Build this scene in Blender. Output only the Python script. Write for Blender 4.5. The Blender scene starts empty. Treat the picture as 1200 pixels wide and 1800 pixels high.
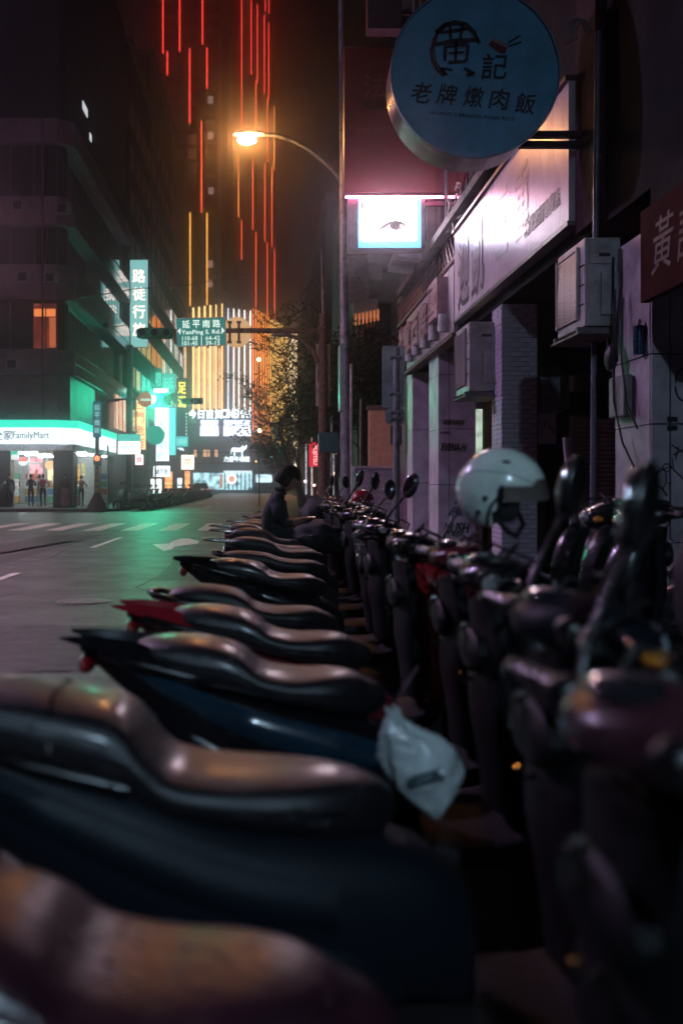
import bpy, bmesh, math, random
from mathutils import Vector, Matrix, Euler
random.seed(7)
R = math.radians
SC = bpy.context.scene
COL = SC.collection

# ------------------------------------------------------------------ camera, sky, lamps' ambience, exposure
cam_d = bpy.data.cameras.new("camera"); cam = bpy.data.objects.new("camera", cam_d); COL.objects.link(cam)
cam.location = (0, 0, 1.25); cam.rotation_euler = (R(90), 0, 0)
cam_d.sensor_fit = 'VERTICAL'; cam_d.sensor_width = 24; cam_d.sensor_height = 36; cam_d.lens = 35
cam_d.shift_x = 130 / 1800; cam_d.shift_y = -47 / 1800
cam_d.clip_start = 0.05; cam_d.clip_end = 2000
cam_d.dof.use_dof = True; cam_d.dof.focus_distance = 12.5; cam_d.dof.aperture_fstop = 1.9
SC.camera = cam
world = bpy.data.worlds.new("World"); SC.world = world; world.use_nodes = True
wn = world.node_tree; wn.nodes.clear()
w_out = wn.nodes.new("ShaderNodeOutputWorld"); w_bg = wn.nodes.new("ShaderNodeBackground")
w_tc = wn.nodes.new("ShaderNodeTexCoord"); w_sep = wn.nodes.new("ShaderNodeSeparateXYZ"); w_ramp = wn.nodes.new("ShaderNodeValToRGB")
wn.links.new(w_tc.outputs["Generated"], w_sep.inputs[0]); wn.links.new(w_sep.outputs["Z"], w_ramp.inputs[0])
wn.links.new(w_ramp.outputs[0], w_bg.inputs[0]); wn.links.new(w_bg.outputs[0], w_out.inputs[0])
w_ramp.color_ramp.elements[0].color = (0.55, 0.22, 0.56, 1); w_ramp.color_ramp.elements[0].position = 0.0
w_ramp.color_ramp.elements[1].color = (0.05, 0.02, 0.06, 1); w_ramp.color_ramp.elements[1].position = 0.45
w_bg.inputs[1].default_value = 0.009            # city night glow
SC.view_settings.view_transform = 'Standard'; SC.view_settings.look = 'None'
SC.view_settings.gamma = 1; SC.view_settings.exposure = 0.35; SC.view_settings.use_curve_mapping = False
SC.render.film_transparent = False
SC.cycles.use_denoising = True
SC.cycles.max_bounces = 6; SC.cycles.diffuse_bounces = 2; SC.cycles.glossy_bounces = 3; SC.cycles.transmission_bounces = 4
SC.cycles.volume_bounces = 0; SC.cycles.transparent_max_bounces = 6
SC.cycles.sample_clamp_indirect = 3.0
SC.cycles.use_light_tree = True

def P(x, y, D):
    "point seen at photo pixel x, y and standing D metres down the street"
    return Vector(((x - 470) * D / 1750, D, 1.25 + (853 - y) * D / 1750))

# ------------------------------------------------------------------ materials
MC = {}
def _nt(name):
    m = bpy.data.materials.new(name); m.use_nodes = True
    nt = m.node_tree
    return m, nt, nt.nodes["Principled BSDF"]
def mat(name, col, rough=0.6, metal=0.0, spec=0.5, var=0.25, scale=8.0, bump=0.0, bscale=60.0, coat=0.0, crough=0.06, stretch=(1, 1, 1), drops=0.0, dscale=60.0, rvar=0.12, col2=None):
    "painted / weathered surface: base colour broken up by noise, rough variation, fine relief"
    if name in MC: return MC[name]
    m, nt, b = _nt(name); N = nt.nodes.new; L = nt.links.new
    tc = N("ShaderNodeTexCoord"); mp = N("ShaderNodeMapping"); mp.inputs["Scale"].default_value = stretch
    L(tc.outputs["Object"], mp.inputs[0])
    n1 = N("ShaderNodeTexNoise"); n1.inputs["Scale"].default_value = scale; n1.inputs["Detail"].default_value = 6; n1.inputs["Roughness"].default_value = 0.65
    L(mp.outputs[0], n1.inputs["Vector"])
    mx = N("ShaderNodeMix"); mx.data_type = 'RGBA'
    c2 = col2 if col2 else tuple(c * (1 - var) * 0.8 for c in col)
    mr = N("ShaderNodeMapRange"); mr.inputs[1].default_value = 0.35; mr.inputs[2].default_value = 0.68
    L(n1.outputs[0], mr.inputs[0]); L(mr.outputs[0], mx.inputs[0])
    mx.inputs[6].default_value = (*[min(1, c * (1 + var * 0.5)) for c in col], 1); mx.inputs[7].default_value = (*c2, 1)
    L(mx.outputs[2], b.inputs["Base Color"])
    r2 = N("ShaderNodeMapRange"); r2.inputs[3].default_value = max(0.02, rough - rvar); r2.inputs[4].default_value = min(1, rough + rvar)
    L(n1.outputs[0], r2.inputs[0]); L(r2.outputs[0], b.inputs["Roughness"])
    b.inputs["Metallic"].default_value = metal; b.inputs["Specular IOR Level"].default_value = spec
    if coat: b.inputs["Coat Weight"].default_value = coat; b.inputs["Coat Roughness"].default_value = crough
    last = None
    if bump:
        n2 = N("ShaderNodeTexNoise"); n2.inputs["Scale"].default_value = bscale; n2.inputs["Detail"].default_value = 4
        L(mp.outputs[0], n2.inputs["Vector"])
        bp = N("ShaderNodeBump"); bp.inputs["Strength"].default_value = bump; bp.inputs["Distance"].default_value = 0.01
        L(n2.outputs[0], bp.inputs["Height"]); last = bp
    if drops:
        vo = N("ShaderNodeTexVoronoi"); vo.inputs["Scale"].default_value = dscale
        L(tc.outputs["Object"], vo.inputs["Vector"])
        m3 = N("ShaderNodeMapRange"); m3.inputs[1].default_value = 0.0; m3.inputs[2].default_value = 0.33; m3.inputs[3].default_value = 1; m3.inputs[4].default_value = 0
        L(vo.outputs["Distance"], m3.inputs[0])
        sq = N("ShaderNodeMath"); sq.operation = 'POWER'; sq.inputs[1].default_value = 0.5; L(m3.outputs[0], sq.inputs[0])
        # only some cells hold a drop
        gt = N("ShaderNodeMath"); gt.operation = 'GREATER_THAN'; gt.inputs[1].default_value = 0.55
        sx = N("ShaderNodeSeparateColor"); L(vo.outputs["Color"], sx.inputs[0]); L(sx.outputs[0], gt.inputs[0])
        mu = N("ShaderNodeMath"); mu.operation = 'MULTIPLY'; L(sq.outputs[0], mu.inputs[0]); L(gt.outputs[0], mu.inputs[1])
        bp = N("ShaderNodeBump"); bp.inputs["Strength"].default_value = drops; bp.inputs["Distance"].default_value = 0.004
        L(mu.outputs[0], bp.inputs["Height"])
        if last: L(last.outputs[0], bp.inputs["Normal"])
        last = bp
    if last: L(last.outputs[0], b.inputs["Normal"])
    MC[name] = m; return m
def emis(name, col, strength, sample=True, pattern=None):
    "something that gives off light, or a plate with light put in as glow; pattern varies the lit face like printed content or separate tubes"
    if name in MC: return MC[name]
    m, nt, b = _nt(name); N = nt.nodes.new; L = nt.links.new
    b.inputs["Base Color"].default_value = (*[c * 0.4 for c in col], 1); b.inputs["Roughness"].default_value = 0.4
    b.inputs["Emission Color"].default_value = (*col, 1); b.inputs["Emission Strength"].default_value = strength
    if pattern:
        tc = N("ShaderNodeTexCoord"); n1 = N("ShaderNodeTexNoise"); n1.inputs["Scale"].default_value = pattern[0]; n1.inputs["Detail"].default_value = 3
        mp = N("ShaderNodeMapping"); mp.inputs["Scale"].default_value = pattern[2] if len(pattern) > 2 else (1, 1, 1)
        L(tc.outputs["Object"], mp.inputs[0]); L(mp.outputs[0], n1.inputs["Vector"])
        rp = N("ShaderNodeValToRGB"); L(n1.outputs[0], rp.inputs[0])
        rp.color_ramp.elements[0].position = 0.38; rp.color_ramp.elements[0].color = (*pattern[1], 1)
        rp.color_ramp.elements[1].position = 0.56; rp.color_ramp.elements[1].color = (*col, 1)
        L(rp.outputs[0], b.inputs["Emission Color"])
    if not sample: m.cycles.emission_sampling = 'NONE'
    MC[name] = m; return m
def glassy(name, col, rough=0.05, alpha=1.0):
    if name in MC: return MC[name]
    m, nt, b = _nt(name)
    b.inputs["Base Color"].default_value = (*col, 1); b.inputs["Roughness"].default_value = rough
    b.inputs["Specular IOR Level"].default_value = 0.9; b.inputs["Alpha"].default_value = alpha
    MC[name] = m; return m

# ------------------------------------------------------------------ mesh builder
class MB:
    def __init__(s): s.v = []; s.f = []; s.mi = []
    def add(s, vs, fs, mi=0, M=None):
        o = len(s.v)
        s.v += [tuple(M @ Vector(v)) if M is not None else tuple(v) for v in vs]
        s.f += [tuple(i + o for i in f) for f in fs]; s.mi += [mi] * len(fs)
        return s
    def box(s, x0, x1, y0, y1, z0, z1, mi=0, M=None):
        vs = [(x, y, z) for z in (z0, z1) for y in (y0, y1) for x in (x0, x1)]
        return s.add(vs, [(0, 2, 3, 1), (4, 5, 7, 6), (0, 1, 5, 4), (2, 6, 7, 3), (0, 4, 6, 2), (1, 3, 7, 5)], mi, M)
    def cyl(s, p0, p1, r0, r1=None, n=12, mi=0, caps=True): return s.tube([p0, p1], [r0, r0 if r1 is None else r1], n, mi, caps)
    def tube(s, pts, r, n=8, mi=0, caps=True):
        pts = [Vector(p) for p in pts]
        if not isinstance(r, (list, tuple)): r = [r] * len(pts)
        rings = []; ref = None
        for i, p in enumerate(pts):
            d = (pts[min(i + 1, len(pts) - 1)] - pts[max(i - 1, 0)])
            d = d.normalized() if d.length > 1e-9 else Vector((0, 0, 1))
            if ref is None: ref = Vector((0, 0, 1)) if abs(d.z) < 0.9 else Vector((1, 0, 0))
            a = d.cross(ref).normalized(); b = d.cross(a).normalized(); ref = -b if False else ref
            a2 = a
            rings.append([p + (a2 * math.cos(t) + b * math.sin(t)) * r[i] for t in [2 * math.pi * k / n for k in range(n)]])
        return s.loft(rings, mi, caps)
    def loft(s, rings, mi=0, caps=True, closed=True):
        n = len(rings[0]); vs = [p for r in rings for p in r]; fs = []
        for i in range(len(rings) - 1):
            for k in range(n if closed else n - 1):
                k2 = (k + 1) % n
                fs.append((i * n + k, i * n + k2, (i + 1) * n + k2, (i + 1) * n + k))
        if caps and closed:
            fs.append(tuple(range(n - 1, -1, -1))); fs.append(tuple((len(rings) - 1) * n + k for k in range(n)))
        return s.add(vs, fs, mi)
    def ell(s, c, r, nu=16, nv=10, mi=0, M=None, v0=0.0, v1=1.0):
        c = Vector(c); M = M or Matrix.Identity(3); rings = []
        for j in range(nv + 1):
            ph = math.pi * (v0 + (v1 - v0) * j / nv)
            rings.append([c + M @ Vector((r[0] * math.sin(ph) * math.cos(t), r[1] * math.sin(ph) * math.sin(t), r[2] * math.cos(ph))) for t in [2 * math.pi * k / nu for k in range(nu)]])
        return s.loft(rings, mi, caps=True)
    def disc(s, c, r, n=24, mi=0, axis='y', th=0.02):
        c = Vector(c); d = {'y': Vector((0, th, 0)), 'x': Vector((th, 0, 0)), 'z': Vector((0, 0, th))}[axis]
        return s.cyl(c - d / 2, c + d / 2, r, r, n, mi)
    def prism(s, pts, d, mi=0):
        "pts: planar outline (3-D points), extruded by vector d"
        pts = [Vector(p) for p in pts]; d = Vector(d); n = len(pts)
        vs = pts + [p + d for p in pts]
        fs = [tuple(range(n)), tuple(range(2 * n - 1, n - 1, -1))] + [(i, i + n, (i + 1) % n + n, (i + 1) % n) for i in range(n)]
        return s.add(vs, fs, mi)
    def mesh(s, name, smooth=None, off=None):
        me = bpy.data.meshes.new(name)
        vs = s.v if off is None else [(v[0] - off[0], v[1] - off[1], v[2] - off[2]) for v in s.v]
        me.from_pydata(vs, [], s.f)
        me.polygons.foreach_set("material_index", s.mi)
        bm = bmesh.new(); bm.from_mesh(me); bmesh.ops.recalc_face_normals(bm, faces=bm.faces); bm.to_mesh(me); bm.free()
        if smooth:
            me.polygons.foreach_set("use_smooth", [True] * len(me.polygons)); me.set_sharp_from_angle(angle=R(smooth))
        me.update(); return me

def tag(o, label=None, cat=None, group=None, kind=None):
    if label: o["label"] = label
    if cat: o["category"] = cat
    if group: o["group"] = group
    if kind: o["kind"] = kind
    return o
def thing(name, label, cat, loc=(0, 0, 0), rz=0, group=None):
    o = bpy.data.objects.new(name, None); COL.objects.link(o); o.location = loc; o.rotation_euler = (0, 0, rz); o.empty_display_size = 0.2
    return tag(o, label, cat, group)
def rootloc(p):
    v = Vector((0, 0, 0))
    while p is not None: v += p.location; p = p.parent
    return v
def obj(name, mb, mats, parent=None, world=True, smooth=None, bevel=0, label=None):
    "one mesh object; world=True means the builder holds world coordinates"
    off = rootloc(parent) if (parent is not None and world) else None
    me = mb.mesh(name, smooth, off) if isinstance(mb, MB) else mb
    if not isinstance(mats, (list, tuple)): mats = [mats]
    for m in mats: me.materials.append(m)
    o = bpy.data.objects.new(name, me); COL.objects.link(o); o.parent = parent
    if bevel:
        bv = o.modifiers.new("bevel", 'BEVEL'); bv.width = bevel; bv.segments = 2; bv.limit_method = 'ANGLE'
    if label: o["label"] = label
    return o
def inst(src, name, parent, loc=(0, 0, 0), rot=None, mat_=None, scale=None):
    o = bpy.data.objects.new(name, src if isinstance(src, bpy.types.Mesh) else src.data); COL.objects.link(o); o.parent = parent; o.location = loc
    if rot: o.rotation_euler = rot
    if scale: o.scale = scale
    if mat_ and o.data.materials:
        o.material_slots[0].link = 'OBJECT'; o.material_slots[0].material = mat_
    elif mat_:
        o.data.materials.append(mat_)
    return o
def copy_tree(o, parent=None):
    c = o.copy(); COL.objects.link(c); c.parent = parent
    for ch in list(o.children): copy_tree(ch, c)
    return c
def box_obj(name, x0, x1, y0, y1, z0, z1, m, parent=None, bevel=0, label=None):
    return obj(name, MB().box(x0, x1, y0, y1, z0, z1), m, parent, bevel=bevel, label=label)

_font_cache = {}
def text_mesh(s, size=1.0, extrude=0.0, bold=0.0, align='CENTER', shear=0.0, spacing=1.0, line=1.0):
    "lettering as mesh in the XZ plane, facing -Y, centred on the origin"
    key = (s, size, extrude, bold, align, shear, spacing, line)
    if key in _font_cache: return _font_cache[key]
    cu = bpy.data.curves.new("lettering", 'FONT'); cu.body = s; cu.size = size; cu.extrude = extrude; cu.offset = bold
    cu.align_x = align; cu.align_y = 'CENTER'; cu.shear = shear; cu.space_character = spacing; cu.space_line = line; cu.resolution_u = 2
    o = bpy.data.objects.new("lettering", cu); COL.objects.link(o)
    dg = bpy.context.evaluated_depsgraph_get(); dg.update()
    me = bpy.data.meshes.new_from_object(o.evaluated_get(dg))
    me.transform(Matrix.Rotation(R(90), 4, 'X'))
    bpy.data.objects.remove(o); bpy.data.curves.remove(cu)
    me.materials.clear()
    _font_cache[key] = me; return me
def text(name, s, loc, size, m, parent=None, rz=0.0, extrude=0.004, bold=0.0, fit=None, shear=0.0, ry=0.0, line=1.0, spacing=1.0, rx=0.0, world=True):
    me = text_mesh(s, size, extrude, 0.0, 'CENTER', shear, spacing, line).copy()
    if fit:
        xs = [v.co.x for v in me.vertices]; zs = [v.co.z for v in me.vertices]
        w = max(xs) - min(xs); h = max(zs) - min(zs); cx = (max(xs) + min(xs)) / 2; cz = (max(zs) + min(zs)) / 2
        for v in me.vertices:
            v.co.x = (v.co.x - cx) * fit[0] / w; v.co.z = (v.co.z - cz) * fit[1] / h
    if bold:   # heavier strokes: the outline repeated a hair to each side
        hgt = fit[1] if fit else size; b = min(bold / size, 0.05) * 0.62 * hgt
        mb = MB(); vs = [tuple(v.co) for v in me.vertices]; fs = [tuple(p.vertices) for p in me.polygons]
        for k, (dx, dz) in enumerate(((0, 0), (b, 0), (-b, 0), (0, b), (0, -b))): mb.add([(x + dx, y + 0.0006 * k, z + dz) for x, y, z in vs], fs)
        me2 = bpy.data.meshes.new(name); me2.from_pydata(mb.v, [], mb.f); me = me2
    me.materials.append(m)
    o = bpy.data.objects.new(name, me); COL.objects.link(o); o.parent = parent
    o.location = Vector(loc) - (rootloc(parent) if (parent and world) else Vector((0, 0, 0))); o.rotation_euler = (rx, ry, rz)
    return o

LAMP_POWER = 300; LAMP2_POWER = 3300; FILL_LAMP3_POWER = 3200; FILL_LAMP4_POWER = 7000; GREEN_POWER = 700; HAZE = 0.004

# ================================================================== THE SETTING
XF = 3.0            # facade plane of the arcade on the right
XL = -10.0          # facade plane of the far side of the street
asphalt = mat("asphalt", (0.050, 0.041, 0.040), rough=0.40, var=0.5, scale=1.3, bump=0.9, bscale=90, rvar=0.18)
def tarmac_speckle(m):
    nt = m.node_tree; N = nt.nodes.new; L = nt.links.new
    b = nt.nodes["Principled BSDF"]; src = b.inputs["Base Color"].links[0].from_socket
    tc = N("ShaderNodeTexCoord"); n = N("ShaderNodeTexNoise"); n.inputs["Scale"].default_value = 28; n.inputs["Detail"].default_value = 3
    L(tc.outputs["Object"], n.inputs["Vector"]); r = N("ShaderNodeMapRange"); r.inputs[1].default_value = 0.38; r.inputs[2].default_value = 0.66; r.inputs[3].default_value = 0.35; r.inputs[4].default_value = 2.2
    L(n.outputs[0], r.inputs[0]); mu = N("ShaderNodeVectorMath"); mu.operation = 'SCALE'; L(src, mu.inputs[0]); L(r.outputs[0], mu.inputs["Scale"]); L(mu.outputs[0], b.inputs["Base Color"])
tarmac_speckle(asphalt)
paint = mat("road_paint", (0.80, 0.78, 0.66), rough=0.5, var=0.45, scale=9, bump=0.3)
conc = mat("pale_concrete", (0.13, 0.12, 0.125), rough=0.8, var=0.45, scale=3, bump=0.5)
kerbm = mat("kerb_concrete", (0.13, 0.12, 0.12), rough=0.8, var=0.5, scale=5, bump=0.5)
brickred = mat("red_paver", (0.13, 0.05, 0.05), rough=0.55, var=0.6, scale=5, bump=0.5)
black = mat("black_plastic", (0.018, 0.018, 0.02), rough=0.45, var=0.3)
dark = mat("dark_wall", (0.022, 0.019, 0.022), rough=0.9, var=0.6, scale=1.2, spec=0.1)
steel = mat("grey_steel", (0.25, 0.25, 0.27), rough=0.45, metal=0.6, var=0.4, scale=12)
galv = mat("galvanised_pole", (0.30, 0.30, 0.31), rough=0.5, metal=0.35, var=0.5, scale=7, bump=0.2)
rust = mat("rusty_pole", (0.20, 0.14, 0.12), rough=0.65, metal=0.2, var=0.6, scale=9, bump=0.3)
glass_dark = glassy("dark_window_glass", (0.012, 0.013, 0.018), 0.04); glass_dark.node_tree.nodes["Principled BSDF"].inputs["Coat Weight"].default_value = 1.0

road = obj("road", MB().box(-60, 60, -40, 420, -0.2, 0.0), asphalt); tag(road, kind="structure", label="wet dark asphalt street with worn paint")
# right kerb, gutter and pavement
side = MB().box(1.62, 7.0, -14, 21.5, -0.1, 0.12); pav = obj("pavement", side, conc); tag(pav, kind="structure")
kb = MB().box(0, 0.14, 0, 0.98, 0, 0.13).mesh("kerb_stone"); kb.materials.append(kerbm)
for i in range(22): inst(kb, "kerb_stone", pav, (1.475, -1 + i * 1.0, 0.0))
tile = MB().box(0, 0.285, 0, 0.285, 0, 0.03).mesh("paving_tile"); tile.materials.append(brickred)
for i in range(4):
    for j in range(40): inst(tile, "tile", pav, (1.66 + i * 0.3, 3.0 + j * 0.3, 0.12 + random.uniform(-0.004, 0.004)))
# left pavement
lp = MB().prism([(-7.25, 48.2, -0.1), (-7.25, 150, -0.1), (-10.0, 150, -0.1), (-60, 150, -0.1), (-60, 46.6, -0.1), (-8.6, 46.6, -0.1), (-7.6, 47.1, -0.1)], (0, 0, 0.24))
pl = obj("pavement", lp, conc); tag(pl, kind="structure")
for j in range(50): inst(kb, "kerb_stone", pl, (-7.24, 48.3 + j * 1.0, 0.0))
for j in range(30): inst(kb, "kerb_stone", pl, (-8.7 - j, 46.5, 0.005), rot=(0, 0, R(-90)))
pv = obj("pavement", MB().box(3.2, 60, 40, 150, -0.1, 0.14), conc); tag(pv, kind="structure")
pv = obj("pavement", MB().box(-40, 40, 160, 200, -0.1, 0.14), conc); tag(pv, kind="structure")
# painted markings, 4 mm above the tarmac
def paint_sheet(name, polys, z=0.004):
    mb = MB()
    for p in polys: mb.add([(x, y, z) for x, y in p], [tuple(range(len(p)))])
    return tag(obj(name, mb, paint), kind="structure")
for k in range(12):
    x = -10.35 + k * 1.05; paint_sheet("zebra_stripe_marking", [[(x, 27.4), (x + 0.5, 27.4), (x + 0.5, 32.6), (x, 32.6)]])
for (x, a, b_) in ((-3.56, 10.2, 14.2), (-3.5, 19.9, 23.9), (-3.5, 1.5, 5.0), (-3.4, 54, 60), (-3.4, 66, 72), (-3.4, 78, 84), (-3.4, 92, 100)):
    paint_sheet("lane_dash_marking", [[(x - 0.06, a), (x + 0.06, a), (x + 0.06, b_), (x - 0.06, b_)]])
paint_sheet("stop_line_marking", [[(-7.0, 45.2), (1.4, 45.2), (1.4, 45.6), (-7.0, 45.6)]])
paint_sheet("edge_line_marking", [[(-5.06, 17.4), (-4.86, 17.4), (-4.25, 22.3), (-4.45, 22.3)]])
paint_sheet("edge_line_marking", [[(-6.9, 50), (-6.78, 50), (-6.78, 120), (-6.9, 120)]])
def gp(x, y):
    D = 1750 * 1.25 / (y - 853); return ((x - 470) * D / 1750, D)
paint_sheet("turn_arrow_marking", [[gp(*q) for q in ((268, 957), (288, 969), (301, 966), (308, 961), (348, 955.5), (350, 951.5), (332, 946.5), (318, 946.5), (303, 951.5), (298, 955.5))]])
for k in range(7):
    x = -5.4 + k * 0.95; paint_sheet("zebra_stripe_marking", [[(x, 150), (x + 0.45, 150), (x + 0.45, 155), (x, 155)]])
# patched tarmac, cracks and oil spots
patchm = mat("tarmac_patch", (0.034, 0.029, 0.029), rough=0.5, var=0.4, scale=6, bump=0.8, bscale=80)
def blob(cx, cy, rx, ry, n, seed):
    r_ = random.Random(seed); return [(cx + rx * (1 + r_.uniform(-.12, .12)) * math.cos(2 * math.pi * i / n), cy + ry * (1 + r_.uniform(-.12, .12)) * math.sin(2 * math.pi * i / n)) for i in range(n)]
def sheet(name, p, m, z=0.004): tag(obj(name, MB().add([(x, y, z) for x, y in p], [tuple(range(len(p)))]), m), kind="structure")
sheet("road_patch", [(-2.9, 6.6), (-1.2, 6.7), (-1.25, 8.9), (-2.95, 8.8)], patchm); sheet("road_patch", [(-5.6, 12.5), (-4.2, 12.4), (-4.1, 25), (-5.5, 25.1)], patchm); sheet("road_patch", [(-1.5, 13.0), (-0.7, 13.05), (-0.75, 18.0), (-1.55, 18.0)], patchm)
for k, pts in enumerate((((-3.4, 6), (-3.1, 7.6), (-3.25, 9.4), (-2.9, 11.5)), ((-1.1, 11.2), (-1.6, 12.1), (-1.5, 13.4)), ((-4.1, 15), (-3.7, 17), (-3.9, 19.4), (-3.6, 22)))):
    cr_ = MB()
    for i in range(len(pts) - 1):
        a, b_ = Vector((*pts[i], .0045)), Vector((*pts[i + 1], .0045)); pr = Vector((b_.y - a.y, a.x - b_.x, 0)).normalized() * .012; cr_.add([a - pr, a + pr, b_ + pr, b_ - pr], [(0, 1, 2, 3)])
    tag(obj("crack_marking", cr_, mat("crack_tar", (0.012, 0.011, 0.011), rough=0.7)), kind="structure")
# manhole
mh = thing("manhole_cover", "round iron manhole cover flush with the near lane", "manhole cover", (-1.97, 10.7, 0.0))
obj("frame", MB().cyl((0, 0, -0.05), (0, 0, 0.006), 0.30, 0.30, 32), mat("cast_iron", (0.30, 0.27, 0.26), rough=0.5, metal=0.7, var=0.4, scale=20), mh, world=False, smooth=40)
obj("lid", MB().cyl((0, 0, 0.0), (0, 0, 0.012), 0.255, 0.25, 32), MC["cast_iron"], mh, world=False, smooth=40)

# ------------------------------------------------------------------ arcade building on the right
lav = mat("lavender_tile", (0.66, 0.60, 0.68), rough=0.42, var=0.25, scale=2.2, bump=0.15, bscale=15)
grey_t = mat("grey_tile", (0.46, 0.40, 0.45), rough=0.5, var=0.35, scale=2.5, bump=0.25, bscale=20)
darkpaint = mat("dark_shop_paint", (0.03, 0.028, 0.03), rough=0.9, var=0.5, scale=2, spec=0.1)
ar = thing("arcade_building", "dark arcade building with pillars, shutters and shop signs along the pavement", "building", (XF, 12, 0))
upper = MB()
upper.box(XF + 0.05, 7.5, -10, 21.5, 3.62, 16)
obj("upper_wall", upper, dark, ar)
box_obj("back_wall", 6.6, 7.4, -10, 21.5, 0.12, 3.6, darkpaint, ar)
box_obj("edge_beam", XF - 0.02, XF + 0.4, -10, 7.75, 3.3, 3.61, darkpaint, ar)
box_obj("edge_pier", XF - 0.04, XF + 0.3, 9.0, 9.58, 3.66, 6.4, mat("maroon_paint", (0.05, 0.015, 0.025), rough=0.8, var=0.4, spec=0.15), ar)
# upper storey windows with frames (seen very obliquely)
wf = MB().box(-0.05, 0.04, 0, 1.7, 0, 1.5).mesh("window"); wf.materials.append(mat("aluminium_frame", (0.28, 0.27, 0.29), rough=0.4, metal=0.5))
wp = MB()
for k in range(2): wp.box(-0.07, -0.052, 0.06 + k * 0.82, 0.82 + k * 0.82, 0.06, 1.44)
wp = wp.mesh("pane"); wp.materials.append(glass_dark)
for fl in range(3):
    for k in range(5):
        w = inst(wf, "window", ar, (0, (0.6 + k * 1.95), 5.6 + fl * 3.1)); inst(wp, "pane", w, (0, 0, 0))
ledge = MB().box(-0.22, 0.06, 0, 9.6, 0, 0.12).mesh("ledge"); ledge.materials.append(conc)
for fl in range(3): inst(ledge, "ledge", ar, (0, -0.2, 5.3 + fl * 3.1))
# pillars, clad in tiles with recessed joints
def pillar(x0, x1, y0, y1, z1, m, vjoints, hjoints, label):
    p = thing("arcade_pillar", label, "pillar", ((x0 + x1) / 2, (y0 + y1) / 2, 0.12))
    box_obj("core", x0 + 0.012, x1 - 0.012, y0 + 0.012, y1 - 0.012, 0.12, z1, mat("grout", (0.03, 0.028, 0.03), rough=0.9), p)
    xs = [x0] + vjoints + [x1]; zs = [0.12] + hjoints + [z1]; g = 0.006
    for i in range(len(xs) - 1):
        for j in range(len(zs) - 1):
            jit = random.uniform(0, 0.003)
            box_obj("tile", xs[i] + g, xs[i + 1] - g, y0 - jit, y0 + 0.02, zs[j] + g, zs[j + 1] - g, m, p)
            if i == 0: box_obj("tile", x0 - jit, x0 + 0.0115, y0 + 0.022, y1 - 0.006, zs[j] + g, zs[j + 1] - g, m, p)
    return p
pk = pillar(3.0, 3.66, 17.5, 18.5, 3.60, lav, [3.19], [1.26, 2.24, 3.2], "lavender tiled pillar scrawled with black and blue graffiti")
pr = pillar(3.0, 3.95, 7.8, 8.6, 3.28, grey_t, [3.15], [0.8, 1.73, 2.28], "wide grey tiled pillar with circular scrawls at the right edge")
pf = pillar(3.0, 3.5, 20.6, 21.4, 3.60, lav, [], [1.3, 2.4], "narrow tiled pillar beyond the graffitied one")
# brick pillar
bp_ = thing("brick_pillar", "lavender painted brick pillar behind the white helmet", "pillar", (3.25, 13.1, 0.12))
box_obj("core", 3.02, 3.48, 12.82, 13.35, 0.12, 3.60, MC["grout"], bp_)
brick_m = mat("painted_brick", (0.60, 0.55, 0.66), rough=0.5, var=0.35, scale=5, bump=0.4)
bk = MB().box(0, 0.222, 0, 0.03, 0, 0.0555); bk = bk.mesh("brick"); bk.materials.append(brick_m)
bkh = MB().box(0, 0.108, 0, 0.03, 0, 0.0555).mesh("brick"); bkh.materials.append(brick_m)
bks = MB().box(0, 0.03, 0, 0.25, 0, 0.0555).mesh("brick"); bks.materials.append(brick_m)
nz = 0; z = 0.14
while z < 3.54:
    jt = lambda: random.uniform(0, 0.004)
    if nz % 2 == 0:
        inst(bk, "brick", bp_, (-0.24, -0.3 - jt(), z - 0.12)); inst(bk, "brick", bp_, (-0.012, -0.3 - jt(), z - 0.12))
    else:
        inst(bkh, "brick", bp_, (-0.24, -0.3 - jt(), z - 0.12)); inst(bk, "brick", bp_, (-0.126, -0.3 - jt(), z - 0.12)); inst(bkh, "brick", bp_, (0.102, -0.3 - jt(), z - 0.12))
    inst(bks, "brick", bp_, (-0.242 - jt(), -0.26, z - 0.12)); inst(bks, "brick", bp_, (-0.242 - jt(), 0.0, z - 0.12))
    z += 0.0615; nz += 1
# inner dark piers and lit slots behind the arcade
dp = thing("shop_partition", "dark shop partition beside the brick pillar", "wall", (3.7, 13.2, 0.12))
box_obj("panel", 3.51, 3.95, 13.05, 13.4, 0.12, 3.6, darkpaint, dp)
sh = thing("shop_recess", "dim shop recess glimpsed between the graffitied pillar and the bricks", "shop front", (4.4, 17, 0.12))
box_obj("side_wall", 4.12, 4.3, 15.3, 20.8, 0.12, 3.6, darkpaint, sh)
x0 = 3.78
box_obj("lit_door_panel", 3.72, 3.86, 17.9, 17.95, 0.9, 2.62, emis("pale_green_glow", (0.75, 0.95, 0.78), 0.55, pattern=(5, (0.35, 0.45, 0.35))), sh)
box_obj("door_frame", 3.87, 3.93, 17.8, 17.95, 0.12, 2.75, darkpaint, sh)
box_obj("door_frame", 3.66, 3.7, 17.8, 17.95, 0.12, 2.75, darkpaint, sh)
sl = MB().box(-0.05, 0.05, 0, 0.02, 0, 0.17).mesh("lit_slat"); sl.materials.append(emis("amber_glow", (1.0, 0.6, 0.3), 1.1))
for k in range(6): inst(sl, "lit_slat", sh, (4.02 - 4.4, 0.6, 1.6 + k * 0.2))
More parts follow.
